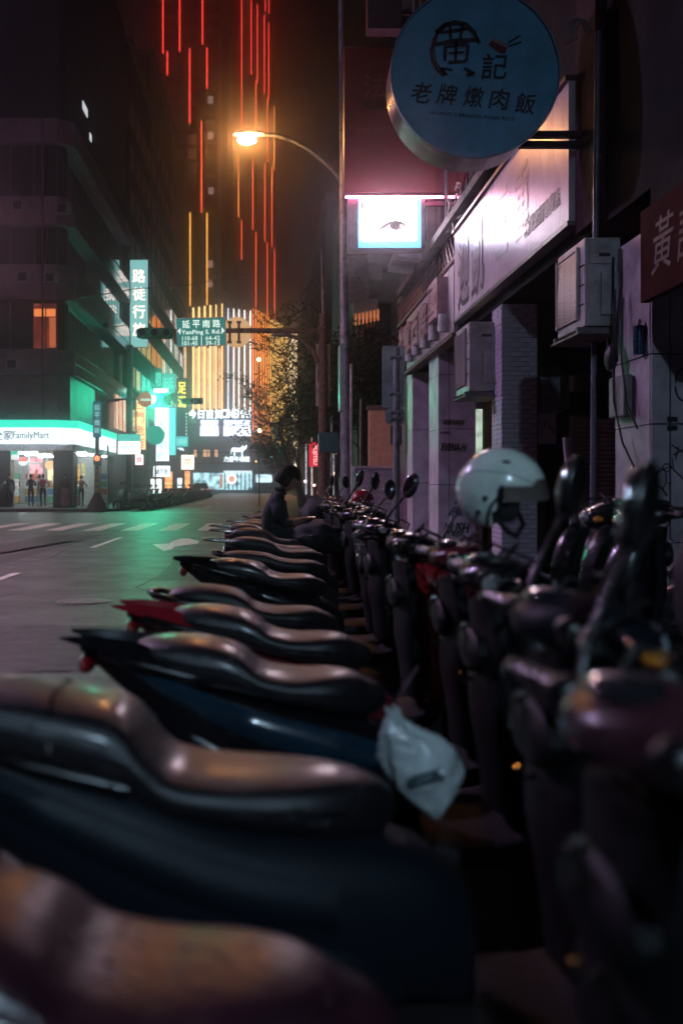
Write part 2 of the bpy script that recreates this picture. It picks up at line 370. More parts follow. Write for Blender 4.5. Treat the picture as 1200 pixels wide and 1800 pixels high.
# rolling shutters, slat by slat
shm = mat("shutter_paint", (0.62, 0.48, 0.47), rough=0.5, var=0.4, scale=4)
def shutter(label, x0, x1, y, z0, z1, rz=0.0, pitch=0.062, m=shm, name="roller_shutter"):
    s = thing(name, label, "shutter", (x0, y, z0), rz); w = x1 - x0
    s1 = MB()
    prof = [(0, 0), (-0.018, 0.012), (-0.022, 0.03), (-0.012, 0.05), (0.0, pitch - 0.004)]
    s1.loft([[Vector((0, a, b)) for a, b in prof] + [Vector((0, 0.008, pitch / 2))], [Vector((w, a, b)) for a, b in prof] + [Vector((w, 0.008, pitch / 2))]])
    me = s1.mesh("slat"); me.materials.append(m)
    n = int((z1 - z0) / pitch)
    for k in range(n): inst(me, "slat", s, (0, random.uniform(-0.001, 0.001), k * pitch))
    for xx in (-0.06, w): inst(MB().box(0, 0.06, -0.04, 0.05, 0, z1 - z0).mesh("guide_rail"), "guide_rail", s, (xx, 0, 0), mat_=m)
    inst(MB().box(-0.06, w + 0.06, -0.06, 0.3, 0, 0.32).mesh("shutter_box"), "shutter_box", s, (0, 0.002, z1 - z0 + 0.001), mat_=darkpaint)
    return s
shutter("brown roller shutter closed behind the drainpipe", 4.12, 5.9, 14.0, 0.14, 2.24, R(-3))
shutter("narrow roller shutter deeper inside the arcade by the grey pillar", 4.55, 6.2, 10.4, 0.14, 1.95, R(2))
# white leaning post and low things by the shutter
post = thing("door_post", "pale leaning post in front of the brown roller shutter", "post", (3.42, 11.0, 0.12))
obj("post", MB().tube([(3.43, 11.0, 0.12), (3.30, 11.0, 1.78)], 0.045, 8), mat("pale_post", (0.42, 0.38, 0.42), rough=0.5), post, smooth=40)
obj("foot", MB().cyl((3.43, 11.0, 0.12), (3.43, 11.0, 0.16), 0.1, 0.1, 14), steel, post, smooth=40)
# posters / boxes on the partition
b1 = thing("meter_cabinet", "silver cabinet with scribbles above the tagged poster", "cabinet", (3.65, 13.0, 2.2))
box_obj("door", 3.53, 3.79, 12.9, 13.03, 2.24, 2.66, steel, b1, bevel=0.008)
box_obj("shelf", 3.52, 3.80, 12.86, 13.04, 2.20, 2.225, steel, b1)
pt = thing("poster", "pale poster tagged COPE beside the brick pillar", "poster", (3.65, 13.0, 1.8))
box_obj("sheet", 3.515, 3.755, 12.97, 12.985, 1.79, 2.19, mat("poster_paper", (0.5, 0.46, 0.5), rough=0.6), pt)
ink = mat("black_marker", (0.012, 0.012, 0.014), rough=0.5, var=0.1)
blueink = mat("blue_marker", (0.03, 0.14, 0.28), rough=0.5, var=0.1)
text("tag_lettering", "COPE", (3.64, 12.964, 2.02), 0.11, ink, pt, rx=0, ry=R(38), extrude=0.001, shear=0.2)
text("tag_lettering", "=\n=", (3.56, 12.964, 1.87), 0.07, ink, pt, extrude=0.001)
text("tag_lettering", "TOPS\nOKB", (3.68, 12.885, 2.34), 0.06, ink, b1, extrude=0.001, shear=0.3)
# the near drainpipe
dpz = thing("drainpipe", "thin pale drainpipe running down in front of the arcade", "pipe", (2.97, 9.0, 0.12))
obj("pipe", MB().tube([(2.93, 9.0, 0.13), (2.95, 9.0, 2.5), (2.985, 9.0, 5.35)], 0.027, 10), mat("pvc_pipe", (0.16, 0.14, 0.18), rough=0.4), dpz, smooth=50)
for zz in (1.0, 2.6, 4.2): obj("clamp", MB().cyl((2.94 + zz * 0.008, 9.0, zz), (2.94 + zz * 0.008, 9.0, zz + 0.04), 0.034, 0.034, 10), steel, dpz, smooth=50)
cl = MB()
for k in range(5):
    a = 0.11 + 0.012 * k
    cl.tube([(2.93 + 0.02 * math.sin(k), 9.0 + 0.02 * k, 5.36)] + [(2.93 - a * (1 - math.cos(t)) * 0.8 + 0.03, 9.0 + 0.02 * k, 5.32 + a * 1.2 * math.sin(t)) for t in [R(90 + 18 * i) for i in range(7)]], 0.006, 5)
obj("cable_loop", cl, steel, dpz, smooth=60)

# hoarding of horizontal boards, tan wall
hf = thing("hoarding", "grey horizontal slatted hoarding behind the sign pole", "fence", (2.7, 23.5, 0.0))
hm = mat("hoarding_metal", (0.5, 0.48, 0.52), rough=0.45, metal=0.3, var=0.3, scale=4)
hs = MB().box(0, 1.42, 0, 0.03, 0, 0.128).mesh("slat"); hs.materials.append(hm)
for k in range(12): inst(hs, "slat", hf, (2.05 - 2.7, random.uniform(-0.004, 0.004), 0.03 + k * 0.135), rot=(R(6), 0, 0))
for xx in (1.98, 3.42): box_obj("post", xx, xx + 0.07, 23.44, 23.56, 0, 1.70, mat("pale_metal", (0.55, 0.6, 0.62), rough=0.35, metal=0.4), hf)
box_obj("rail", 2.05, 3.42, 23.45, 23.55, 1.655, 1.70, hm, hf)
tw = thing("side_wall", "tan rendered wall above the grey hoarding", "wall", (3.3, 25.5, 0))
box_obj("render", 2.62, 3.9, 25.5, 26.0, 0, 3.2, mat("tan_render", (0.62, 0.40, 0.27), rough=0.7, var=0.12), tw)
box_obj("coping", 2.58, 3.94, 25.46, 26.04, 3.202, 3.3, conc, tw)
lw = thing("end_wall", "violet rendered end wall of the arcade row", "wall", (3.2, 22.2, 0))
box_obj("render", 3.02, 3.75, 21.55, 23.3, 0.0, 3.6, mat("violet_render", (0.22, 0.17, 0.24), rough=0.7, var=0.3), lw)
box_obj("cap", 2.98, 3.8, 21.52, 23.35, 3.602, 3.72, conc, lw)

# ------------------------------------------------------------------ convenience store building on the far corner
cream = mat("violet_cladding", (0.20, 0.135, 0.18), rough=0.6, var=0.3, scale=0.7)
brown = mat("brown_cladding", (0.15, 0.11, 0.115), rough=0.6, var=0.3, scale=0.8)
cs = thing("convenience_store_building", "dark banded corner building above the green and white convenience store", "building", (XL, 60, 0.14))
Y0, Y1 = 50.0, 71.5
def band(name, z0, z1, out, m, extra=0):
    o = obj(name, MB().prism([(-40, Y0 - out, z0), (XL - 0.5, Y0 - out, z0), (XL + out, Y0 + 0.5, z0), (XL + out, Y1, z0), (-40, Y1, z0)], (0, 0, z1 - z0)), m, cs); return o
band("fascia_wall", 4.45, 6.78, 0.0, brown); band("parapet_band", 6.8, 8.05, 0.25, cream)
band("window_core", 8.07, 10.55, -0.25, dark); band("parapet_band", 10.57, 12.3, 0.25, cream)
band("window_core", 12.32, 14.3, -0.25, dark); band("parapet_band", 14.32, 15.7, 0.25, cream)
band("window_core", 15.72, 18.4, -0.25, dark); band("parapet_band", 18.42, 19.6, 0.25, cream); band("roof_storey", 19.62, 34, -0.25, dark)
# cladding joints: individual panels standing proud of the bands
pm = MB().box(0.02, 2.42, -0.03, 0, 0.03, 0.56).mesh("cladding_panel"); pm.materials.append(cream)
pms = MB().box(0, 0.03, 0.02, 2.42, 0.03, 0.56).mesh("cladding_panel"); pms.materials.append(mat("polished_side_cladding", (0.30, 0.27, 0.29), rough=0.10, metal=0.85, var=0.2, scale=0.7, rvar=0.03))
pb = MB().box(0.02, 1.21, -0.03, 0, 0.03, 2.25).mesh("cladding_panel"); pb.materials.append(brown)
for zb in (6.83, 7.42):
    for k in range(7): inst(pm, "cladding_panel", cs, (-10.55 - 2.44 * (k + 1) - XL, Y0 - 0.25 - 60, zb - 0.14))
    for k in range(8): inst(pms, "cladding_panel", cs, (0.25, 50.7 + 2.44 * k - 60, zb - 0.14))
for zb in (10.62, 11.2, 11.72, 14.36, 14.95):
    for k in range(8): inst(pms, "cladding_panel", cs, (0.25, 50.7 + 2.44 * k - 60, zb - 0.14))
for k in range(14): inst(pb, "cladding_panel", cs, (-10.55 - 1.23 * (k + 1) - XL, Y0 - 60, 4.48 - 0.14))
fr = MB(); 
wfm = mat("window_frame_dark", (0.07, 0.065, 0.07), rough=0.5, metal=0.4)
wA = MB().box(0, 1.15, -0.05, 0.02, 0, 1).mesh("window"); wA.materials.append(wfm)
pA = MB().box(0.05, 1.10, -0.065, -0.052, 0.02, 0.98).mesh("pane"); pA.materials.append(glass_dark)
wB = MB().box(-0.02, 0.05, 0, 1.15, 0, 1).mesh("window"); wB.materials.append(wfm)
pB = MB().box(0.052, 0.065, 0.05, 1.10, 0.02, 0.98).mesh("pane"); pB.materials.append(mat("mirror_glazing", (0.42, 0.44, 0.45), rough=0.05, metal=0.9, var=0.06, scale=0.5, rvar=0.02))
for (z0, h) in ((8.1, 2.4), (12.35, 1.9), (15.75, 2.6)):
    for k in range(9):
        if z0 == 8.1 and k in (0,): continue
        w = inst(wA, "window", cs, (-11.7 - 1.2 * k - XL, Y0 + 0.25 - 60, z0 - 0.14), scale=(1, 1, h)); inst(pA, "pane", w)
    for k in range(17):
        w = inst(wB, "window", cs, (-0.25, 50.9 + 1.2 * k - 60, z0 - 0.14), scale=(1, 1, h)); inst(pB, "pane", w)
# the lit office window (a room with a warm lamp behind glass)
lit = MB().box(-11.75, -10.6, Y0 + 0.12, Y0 + 0.2, 8.15, 10.4)
o = obj("window", lit, emis("dim_red_room", (0.35, 0.055, 0.03), 0.35, pattern=(1.2, (0.12, 0.02, 0.02))), cs, label="window lit dull orange from inside")
box_obj("lamp_strip", -11.72, -10.65, Y0 + 0.06, Y0 + 0.1, 9.75, 10.12, emis("warm_room_strip", (1.0, 0.28, 0.08), 0.75), o)
box_obj("lamp_strip", -10.95, -10.64, Y0 + 0.07, Y0 + 0.11, 8.2, 9.7, emis("warm_room_strip_low", (0.9, 0.22, 0.08), 0.4), o)
for xx in (-11.78, -11.15, -10.6): box_obj("mullion", xx, xx + 0.05, Y0 + 0.02, Y0 + 0.055, 8.12, 10.42, wfm, o)
box_obj("window", P(44, 0, 50.2).x, P(66, 0, 50.2).x, 50.18, 50.245, P(0, 227, 50.2).z, P(0, 213, 50.2).z, emis("dim_red_window", (0.45, 0.03, 0.05), 0.5, pattern=(3, (0.12, 0.01, 0.02))), cs, label="small dim red window high on the dark storeys")
box_obj("window", -10.245, -10.2, 55.2, 56.6, P(0, 199, 55.9).z, P(0, 185, 55.9).z, emis("pale_far_window", (0.75, 0.8, 0.85), 0.7), cs, label="small pale lit window near the top")
box_obj("window", -10.245, -10.2, 57.4, 57.9, P(0, 247, 57.6).z, P(0, 235, 57.6).z, MC["pale_far_window"], cs)
for k, (px, zz) in enumerate(((12, 8.3), (30, 12.6), (78, 12.5), (100, 15.9), (22, 16.0))):
    ac_ = box_obj("air_conditioner", P(px, 0, 49.6).x, P(px, 0, 49.6).x + .75, 49.45, 49.72, zz - 1.3 + .05 * k, zz - .75 + .05 * k, steel, cs); box_obj("grille", P(px, 0, 49.6).x + .08, P(px, 0, 49.6).x + .5, 49.43, 49.448, zz - 1.22 + .05 * k, zz - .83 + .05 * k, dark, ac_)
obj("downpipe", MB().tube([(-11.2, 49.66, 4.6), (-11.2, 49.66, 19.6)], .05, 8), brown, cs, smooth=50)
# store: lit sign band, glazing, pillars, interior
st = thing("convenience_store", "brightly lit convenience store with green and white sign band on the corner", "shop", (XL, 56, 0.14))
wh = emis("store_sign_white", (0.80, 0.93, 0.98), 1.15); gr = emis("store_sign_green", (0.02, 0.66, 0.46), 1.2)
obj("sign_band", MB().prism([(-30, 49.55, 3.32), (-10.6, 49.55, 3.32), (-9.55, 50.3, 3.32), (-9.55, 63.0, 3.32), (-10.0, 63.0, 3.32), (-10.0, 50.6, 3.32), (-10.8, 49.98, 3.32), (-30, 49.98, 3.32)], (0, 0, 0.80)), wh, st)
obj("sign_stripe", MB().prism([(-30, 49.5, 4.123), (-10.58, 49.5, 4.123), (-9.5, 50.27, 4.123), (-9.5, 63.05, 4.123), (-10.0, 63.05, 4.123), (-10.0, 50.6, 4.123), (-10.8, 49.98, 4.123), (-30, 49.98, 4.123)], (0, 0, 0.38)), gr, st)
navy = mat("navy_lettering", (0.02, 0.10, 0.16), rough=0.5, var=0.1)
text("lettering", "FamilyMart", (-11.75, 49.54, 3.70), 0.5, navy, st, fit=(1.82, 0.46), bold=0.004)
text("lettering", "全家", (-13.15, 49.54, 3.74), 0.5, navy, st, fit=(0.95, 0.5), bold=0.008)
box_obj("soffit", -30, -9.6, 50.0, 62.9, 3.0, 3.31, mat("white_soffit", (0.55, 0.58, 0.6), rough=0.5), st)
# pillars
pil = mat("dark_stone_pillar", (0.07, 0.05, 0.055), rough=0.3, var=0.3)
for (a, b_, c, d) in ((-10.75, -9.75, 50.0, 51.2), (-13.6, -12.95, 50.2, 51.0)): box_obj("pillar", a, b_, c, d, 0.14, 3.0, pil, st)
for (y0, y1) in ((57.0, 59.5),): box_obj("pillar", -10.7, -9.9, y0, y1, 0.14, 3.0, mat("grey_stone_pillar", (0.32, 0.34, 0.34), rough=0.4), st)
# interior room
box_obj("back_wall", -30, -9.9, 62.0, 62.3, 0.14, 3.0, mat("store_back", (0.6, 0.62, 0.6), rough=0.6), st)
tube = MB().box(0, 1.4, 0, 0.12, 0, 0.05).mesh("ceiling_tube"); tube.materials.append(emis("fluorescent", (0.85, 1.0, 0.98), 34))
for i in range(6):
    for j in range(3): inst(tube, "ceiling_tube", st, (-13.3 + 0 - i * 2.6 - XL + 2.4, 52.3 + j * 3.2 - 56, 2.78))
shc = [mat("goods_%s" % n, c, rough=0.5, var=0.6, scale=9) for n, c in (("red", (0.5, 0.1, 0.07)), ("orange", (0.6, 0.3, 0.08)), ("green", (0.1, 0.35, 0.2)), ("white", (0.6, 0.6, 0.58)), ("blue", (0.1, 0.2, 0.4)))]
shf = MB().box(0, 1.1, 0, 0.4, 0, 0.36).mesh("shelf_goods"); shf.materials.append(shc[0])
for i in range(12):
    for j in range(4): inst(shf, "shelf_goods", st, (-25 + 1.3 * i - XL, 58.5 + (i % 3) * 0.8 - 56, 0.1 + 0.45 * j), mat_=shc[(i * 3 + j * 2) % 5])
dfm = mat("door_frame_white", (0.5, 0.53, 0.52), rough=0.4, metal=0.3)
for k in range(12):
    xx = -10.85 - 0.95 * k
    box_obj("glazing_bar", xx, xx + 0.09, 53.0, 53.1, 0.14, 3.0, dfm if k not in (3, 4) else wfm, st)
box_obj("door_head", -22, -10.8, 52.97, 53.12, 2.35, 2.45, dfm, st)
for k, (px0, px1, y0, y1, c) in enumerate(((2, 8, 838, 862, (.7, .75, .72)), (25, 33, 842, 872, (.55, .6, .6)), (62, 67, 826, 836, (.7, .3, .3)), (92, 97, 838, 852, (.8, .82, .75)), (98, 104, 838, 850, (.7, .72, .7)), (136, 141, 818, 850, (.9, .6, .2)), (144, 150, 814, 836, (.8, .75, .3)))):
    box_obj("poster", P(px0, 0, 52.4).x, P(px1, 0, 52.4).x, 52.4, 52.43, P(0, y1, 52.4).z, P(0, y0, 52.4).z, emis("store_poster_%d" % k, c, 0.7, pattern=(6, tuple(v * .35 for v in c))), st)
# round hanging adverts in the glass
def roundel(x, y, r, D, c1, c2, label):
    t = thing("round_window_sign", label, "sign", P(x, y, D)); 
    obj("disc", MB().disc((0, 0, 0), r, 24), emis("roundel_%s" % label[:9].replace(" ", "_"), c1, 1.0), t, world=False, smooth=30)
    obj("half_disc", MB().prism([(r * 0.98 * math.cos(a), -0.022, r * 0.98 * math.sin(a)) for a in [R(12 * i) for i in range(16)]], (0, 0.01, 0)), emis("roundel_top_%s" % label[:9].replace(" ", "_"), c2, 1.0), t, world=False)
    obj("wire", MB().cyl((0, 0, r), (0, 0, 1.75 - 0.2), 0.01, 0.01, 5), wfm, t, world=False)
roundel(41, 811, 0.24, 51.6, (0.75, 0.8, 0.8), (0.75, 0.15, 0.15), "red and white round advert nearest the doors, above the green banner")
roundel(15, 813, 0.22, 52.0, (0.7, 0.75, 0.75), (0.6, 0.35, 0.4), "faded pink and white round advert behind the hanging green banner")
roundel(88, 818, 0.24, 51.6, (0.9, 0.55, 0.28), (0.9, 0.5, 0.22), "orange round advert left of the dark corner pillar")
hb = thing("hanging_banner", "small green and white hanging banner under the store canopy", "banner", P(24, 802, 50.4))
box_obj("face", P(15, 0, 50.4).x, P(33, 0, 50.4).x, 50.38, 50.44, P(0, 808, 50.4).z, P(0, 799, 50.4).z, emis("banner_white", (0.85, 0.95, 0.92), 0.8), hb)
box_obj("stripe", P(15, 0, 50.4).x, P(33, 0, 50.4).x, 50.37, 50.45, P(0, 799, 50.4).z + .002, P(0, 793.5, 50.4).z, emis("banner_green", (0.05, 0.6, 0.4), 0.8), hb)
# side shops under the same building
sg = thing("side_shop", "pale side entrance and warm shop lights past the convenience store", "shop", (XL, 66, 0.14))
box_obj("slanted_wall", -10.6, -9.75, 62.95, 68.8, 0.14, 3.3, mat("pale_side_wall", (0.5, 0.55, 0.58), rough=0.4, var=0.2), sg)
box_obj("lit_window", -9.74, -9.70, 63.4, 68.4, 4.9, 7.1, emis("peach_window", (1.0, 0.62, 0.45), 0.9, pattern=(0.8, (0.75, 0.3, 0.2), (0.2, 1, 1))), sg)
for k in range(4): box_obj("mullion", -9.695, -9.66, 63.4 + k * 1.6, 63.52 + k * 1.6, 4.85, 7.15, wfm, sg)
sgl = [((0.9, 0.95, 0.9), 2.2), ((1.0, 0.75, 0.4), 1.4), ((1.0, 0.45, 0.5), 1.0)]
for k in range(3):
    (c, s_) = sgl[k]; box_obj("shop_light", -11.2 - 1.0 * k, -10.5 - 1.0 * k, 55.4, 55.5, 1.2 + 0.35 * k, 2.4 + 0.2 * k, emis("sidelight_%d" % k, c, s_, pattern=(4, tuple(v * 0.3 for v in c))), sg)

# ------------------------------------------------------------------ the rest of the far side of the street
def block(label, y0, y1, z1, m, wins=3, winmat=None, floors=6, first=5.2, step=3.2, outx=XL):
    b = thing("street_building", label, "building", (outx, (y0 + y1) / 2, 0.14))
    box_obj("wall", outx - 14, outx, y0, y1, 0.14, z1, m, b)
    box_obj("cornice", outx - 14, outx + 0.3, y0 - 0.02, y1 - 0.03, z1 + 0.004, z1 + 0.5, conc, b)
    wl = (y1 - y0) / wins
    wm = MB().box(0.002, 0.09, 0.3, wl - 0.3, 0, 1.7).mesh("window"); wm.materials.append(wfm)
    pm_ = MB().box(0.095, 0.11, 0.4, wl - 0.4, 0.1, 1.6).mesh("pane"); pm_.materials.append(glass_dark)
    for f in range(floors):
        for k in range(wins):
            w = inst(wm, "window", b, (0, y0 + wl * k - (y0 + y1) / 2, first + step * f - 0.14)); inst(pm_, "pane", w)
    fw = MB().box(-10, -0.6, 0.0, 0.09, 0, 1.7).mesh("window"); fw.materials.append(wfm)
    for f in range(floors): inst(fw, "window", b, (-0.5, y0 - 0.092 - (y0 + y1) / 2, first + step * f - 0.14))
    return b
block("tall dark building carrying the vertical teal hotel sign", 71.6, 84.8, 33, dark, 4, floors=8)
block("dark building with a slanted roof rail behind the hotel sign", 85, 104.8, 38, mat("dark_wall_two", (0.055, 0.04, 0.045), rough=0.8, var=0.6, scale=1), 5, floors=9)
block("lower dark building beside the yellow vertical sign", 105, 119, 21.5, mat("dark_wall_three", (0.06, 0.045, 0.05), rough=0.8, var=0.5), 4, floors=5)
# far right side of the street, behind the trees
rb = thing("street_building", "grey green block seen between the lamp pole and the arcade signs", "building", (3.7, 48, 0.14))
rbm = mat("greygreen_wall", (0.20, 0.22, 0.21), rough=0.7, var=0.5, scale=0.7)
box_obj("wall", 3.7, 18, 41, 57, 0.14, 15.5, rbm, rb)
for f in range(4):
    for k in range(3):
        w = box_obj("window", 3.9 + k * 1.5, 5.1 + k * 1.5, 40.9, 40.997, 4 + f * 3, 5.8 + f * 3, wfm, rb); box_obj("pane", 3.98 + k * 1.5, 5.02 + k * 1.5, 40.86, 40.895, 4.1 + f * 3, 5.7 + f * 3, glass_dark, w)
for (px, py, w_, h_) in ((648, 480, .5, .35), (625, 510, .5, .5), (640, 545, .5, .4), (628, 470, .4, .4)):
    p = P(px, py, 40.6); box_obj("awning", p.x - w_ / 1, p.x + w_, 40.2, 40.85, p.z - h_, p.z + h_, mat("pale_awning", (0.45, 0.52, 0.5), rough=0.5), rb)
for k in range(7):
    p0 = P(622 + k * 6.5, 575 - k * 1.5, 40.5); box_obj("lit_tube", p0.x, p0.x + 0.07, 40.1, 40.16, p0.z, p0.z + 0.45, emis("amber_tube", (1.0, 0.30, 0.12), 0.4), rb)
rb2 = block("dark distant block behind the bare tree", 62, 120, 19, dark, 8, floors=4, outx=3.6 + 14)
rb2.location.x = 3.6 + 14
for c in rb2.children:
    if c.name.startswith("window"): c.hide_render = False
# ------------------------------------------------------------------ gold striped building at the end of the street
gb = thing("striped_light_building", "broad building at the street's end covered in gold and white light strips", "building", (-8, 165, 0.14))
gx0, gx1 = P(316, 0, 165).x, P(443, 0, 165).x
gdark = mat("gold_building_wall", (0.10, 0.075, 0.06), rough=0.6, var=0.3, scale=0.3)
obj("wall", MB().prism([(gx0, 165.3, 0.14), (gx1, 165.3, 0.14), (5.85, 195.3, 0.14), (5.85, 215, 0.14), (gx0, 215, 0.14)], (0, 0, 29.6)), gdark, gb)
yz = lambda y, D=165: 1.25 + (853 - y) * D / 1750
ytube = emis("yellow_light_tube", (1.0, 0.62, 0.22), 2.2); wtube = emis("white_light_tube", (1.0, 0.93, 0.85), 2.4); btube = emis("blue_white_light_tube", (0.6, 0.75, 1.0), 2.2)
for i, px in enumerate((340, 350, 360, 370, 380, 390.5, 401, 411, 420, 430, 440)):
    m = ytube if i < 6 else (btube if i == 6 else wtube)
    x = P(px, 0, 165).x; w = 0.09 + (0.05 if i < 4 else 0)
    box_obj("light_strip", x - w, x + w, 164.9, 165.25, yz(722), yz(541 - min(i, 5) * 1.4 if i < 6 else 536 + i), m, gb)
peach = emis("peach_panel", (0.95, 0.58, 0.34), 1.1, pattern=(0.3, (0.7, 0.35, 0.16)))
for i, px in enumerate((325, 345.5, 356, 366, 376, 386)): box_obj("lit_fin", P(px - 2.6, 0, 165).x, P(px + 2.6, 0, 165).x, 164.95, 165.28, yz(718), yz(606 + 6 * (i % 2)), peach, gb)
box_obj("maroon_panel", P(329, 0, 165).x, P(339, 0, 165).x, 165.0, 165.29, yz(712), yz(600), mat("maroon_panel", (0.12, 0.03, 0.06), rough=0.5), gb)
# slanting right flank: glowing wall behind many thin fins
n = Vector((30, -8.4, 0)).normalized()
A = Vector((gx1, 165.3, 0)); B = Vector((5.85, 195.3, 0)); d = (B - A)
nrm = Vector((d.y, -d.x, 0)).normalized()
def ramp_emis(name, stops, strength, axis="X", lo=0, hi=1):
    m, nt, b = _nt(name); N = nt.nodes.new; L = nt.links.new
    tc = N("ShaderNodeTexCoord"); sp = N("ShaderNodeSeparateXYZ"); L(tc.outputs["Generated"], sp.inputs[0])
    rp = N("ShaderNodeValToRGB"); L(sp.outputs[axis], rp.inputs[0])
    e = rp.color_ramp.elements; e[0].position = stops[0][0]; e[0].color = (*stops[0][1], 1); e[1].position = stops[-1][0]; e[1].color = (*stops[-1][1], 1)
    for p_, c in stops[1:-1]: q = e.new(p_); q.color = (*c, 1)
    nz_ = N("ShaderNodeTexNoise"); nz_.inputs["Scale"].default_value = 0.12; L(tc.outputs["Object"], nz_.inputs[0])
    mr = N("ShaderNodeMapRange"); mr.inputs[1].default_value = .3; mr.inputs[2].default_value = .7; mr.inputs[3].default_value = .5 * strength; mr.inputs[4].default_value = 1.4 * strength; L(nz_.outputs[0], mr.inputs[0])
    L(rp.outputs[0], b.inputs["Emission Color"]); L(mr.outputs[0], b.inputs["Emission Strength"]); b.inputs["Base Color"].default_value = (0.05, 0.03, 0.02, 1)
    return m
flank = ramp_emis("flank_led_wall", [(0.0, (0.95, 0.16, 0.010)), (0.35, (1.0, 0.36, 0.03)), (0.7, (1.0, 0.62, 0.22)), (1.0, (1.0, 0.80, 0.58))], 1.7)
q0 = A + nrm * 0.05; q1 = B + nrm * 0.05
obj("led_wall", MB().prism([(q0.x, q0.y, 8.5), (q1.x, q1.y, 8.5), (q1.x, q1.y, 30.6), (q0.x, q0.y, 30.6)], nrm * 0.1), flank, gb)
fn = MB().box(-0.30, 0.30, -0.10, 0, 0, 22.2).mesh("fin"); fn.materials.append(mat("bronze_fin", (0.10, 0.06, 0.02), rough=0.4, metal=0.5))
fy = MB().box(-0.09, 0.09, -0.06, 0, 0, 22.2).mesh("light_fin"); fy.materials.append(emis("gold_fin_light", (1.0, 0.62, 0.16), 2.0))
ang = math.atan2(d.y, d.x)
fo = MB().box(-0.11, 0.11, -0.06, 0, 0, 22.2).mesh("light_fin"); fo.materials.append(emis("orange_fin_light", (1.0, 0.28, 0.03), 2.2)); fw_ = MB().box(-0.10, 0.10, -0.06, 0, 0, 22.2).mesh("light_fin"); fw_.materials.append(emis("pale_fin_light", (1.0, 0.76, 0.42), 2.2))
for k in range(20):
    p = A + d * ((k + 0.5) / 20) + nrm * 0.16
    o = inst(fn, "fin", gb, (p.x + 8, p.y - 165, 8.4), rot=(0, 0, ang))
    p2 = A + d * ((k + 1.0) / 20) + nrm * 0.2
    inst(fo if k < 6 else (fy if k < 14 else fw_), "light_fin", gb, (p2.x + 8, p2.y - 165, 8.4), rot=(0, 0, ang))
# lower storeys: lit lettering, screens, windows, shopfront
blue = glassy("blue_curtain_wall", (0.03, 0.07, 0.10), 0.15)
box_obj("curtain_wall", P(330, 0, 165).x, gx1, 164.8, 165.28, 3.8, yz(724), blue, gb)
screen = emis("cool_screen", (0.72, 0.86, 1.0), 2.2, pattern=(0.7, (0.45, 0.6, 0.95)))
for (a, b_) in ((352, 384), (393, 441)):
    s_ = box_obj("light_box", P(a, 0, 164).x, P(b_, 0, 164).x, 164.1, 164.6, yz(766, 164), yz(738, 164), emis("screen_blue", (0.45, 0.62, 0.95), 1.6), gb)
    box_obj("screen_panel", P(a, 0, 164).x, P(b_, 0, 164).x, 164.0, 164.08, yz(766, 164), yz(751, 164), emis("screen_white", (0.85, 0.93, 1.0), 2.6), s_)
    text("lettering", "國際影城" if a > 390 else "電影", ((P(a, 0, 164).x + P(b_, 0, 164).x) / 2, 164.02, yz(744.5, 164)), 1.0, emis("sign_glyph_white", (0.95, 0.97, 1.0), 2.8), s_, fit=((b_ - a) * 0.085, 0.95), bold=0.03)
wl_ = emis("sign_glyph_blue_white", (0.8, 0.93, 1.0), 2.6)
text("lettering", "今日百貨", (P(361, 0, 164).x, 164.2, yz(728, 164)), 1.0, wl_, gb, fit=(5.6, 1.4), bold=0.04)
text("lettering", "CINEMAS", (P(415, 0, 164).x, 164.2, yz(727, 164)), 1.0, wl_, gb, fit=(4.9, 1.4), bold=0.05)
for (a, b_) in ((357, 369), (376, 383), (341, 346)): box_obj("window", P(a, 0, 164.6).x, P(b_, 0, 164.6).x, 164.66, 164.78, yz(803), yz(791), emis("orange_office", (1.0, 0.55, 0.3), 0.9), gb)
def bullpts(cx, cz, s):
    pts = [(-1.0, .1), (-.8, .35), (-.3, .3), (.2, .28), (.5, .45), (.62, .75), (.72, .45), (.95, .5), (1.15, .85), (1.2, .4), (1.0, .1), (.72, -.02), (.6, -.3), (.62, -.95), (.5, -.95), (.42, -.35), (-.1, -.3), (-.45, -.3), (-.5, -.95), (-.62, -.95), (-.68, -.2), (-.9, -.15), (-1.05, -.6), (-1.12, -.55)]
    return [(cx + s * a, 164.2, cz + s * b) for a, b in pts]
obj("logo", MB().prism(bullpts(P(419, 0, 164).x, yz(791, 164), 1.15), (0, 0.15, 0)), wl_, gb)
text("lettering", "力麥牛排館", (P(416, 0, 164).x, 164.2, yz(807, 164)), 1.0, wl_, gb, fit=(4.2, 0.9), bold=0.04)
for k in range(8): box_obj("mullion", P(352 + k * 12, 0, 164.6).x, P(352 + k * 12, 0, 164.6).x + .14, 164.62, 164.795, 3.8, 12, wfm, gb)
for zz in (5.6, 8.0): box_obj("transom", P(345, 0, 164.6).x, gx1, 164.6, 164.79, zz, zz + 0.15, wfm, gb)
box_obj("shopfront_glow", P(340, 0, 165).x, gx1, 164.9, 165.28, 0.5, 3.3, emis("cold_shopfront", (0.5, 0.85, 0.95), 1.6, pattern=(0.9, (0.03, 0.08, 0.10))), gb)
box_obj("shop_fascia", P(393, 0, 164).x, gx1, 164.5, 164.85, 3.35, 3.6, wl_, gb)
obj("round_sign", MB().disc((P(407, 0, 164).x, 164.4, yz(842, 164)), 0.85, 24), emis("round_sign_white", (1, .9, .85), 2.0), gb, smooth=30)
obj("round_sign_centre", MB().disc((P(407, 0, 164).x, 164.36, yz(842, 164)), 0.5, 24), emis("round_sign_red", (0.9, 0.35, 0.2), 1.2), gb, smooth=30)
obj("poster", MB().box(P(386, 0, 164).x, P(391, 0, 164).x, 164.5, 164.8, yz(858, 164), yz(834, 164)), emis("orange_poster", (0.9, 0.4, 0.12), .9, pattern=(3, (.05, .03, .03))), gb)
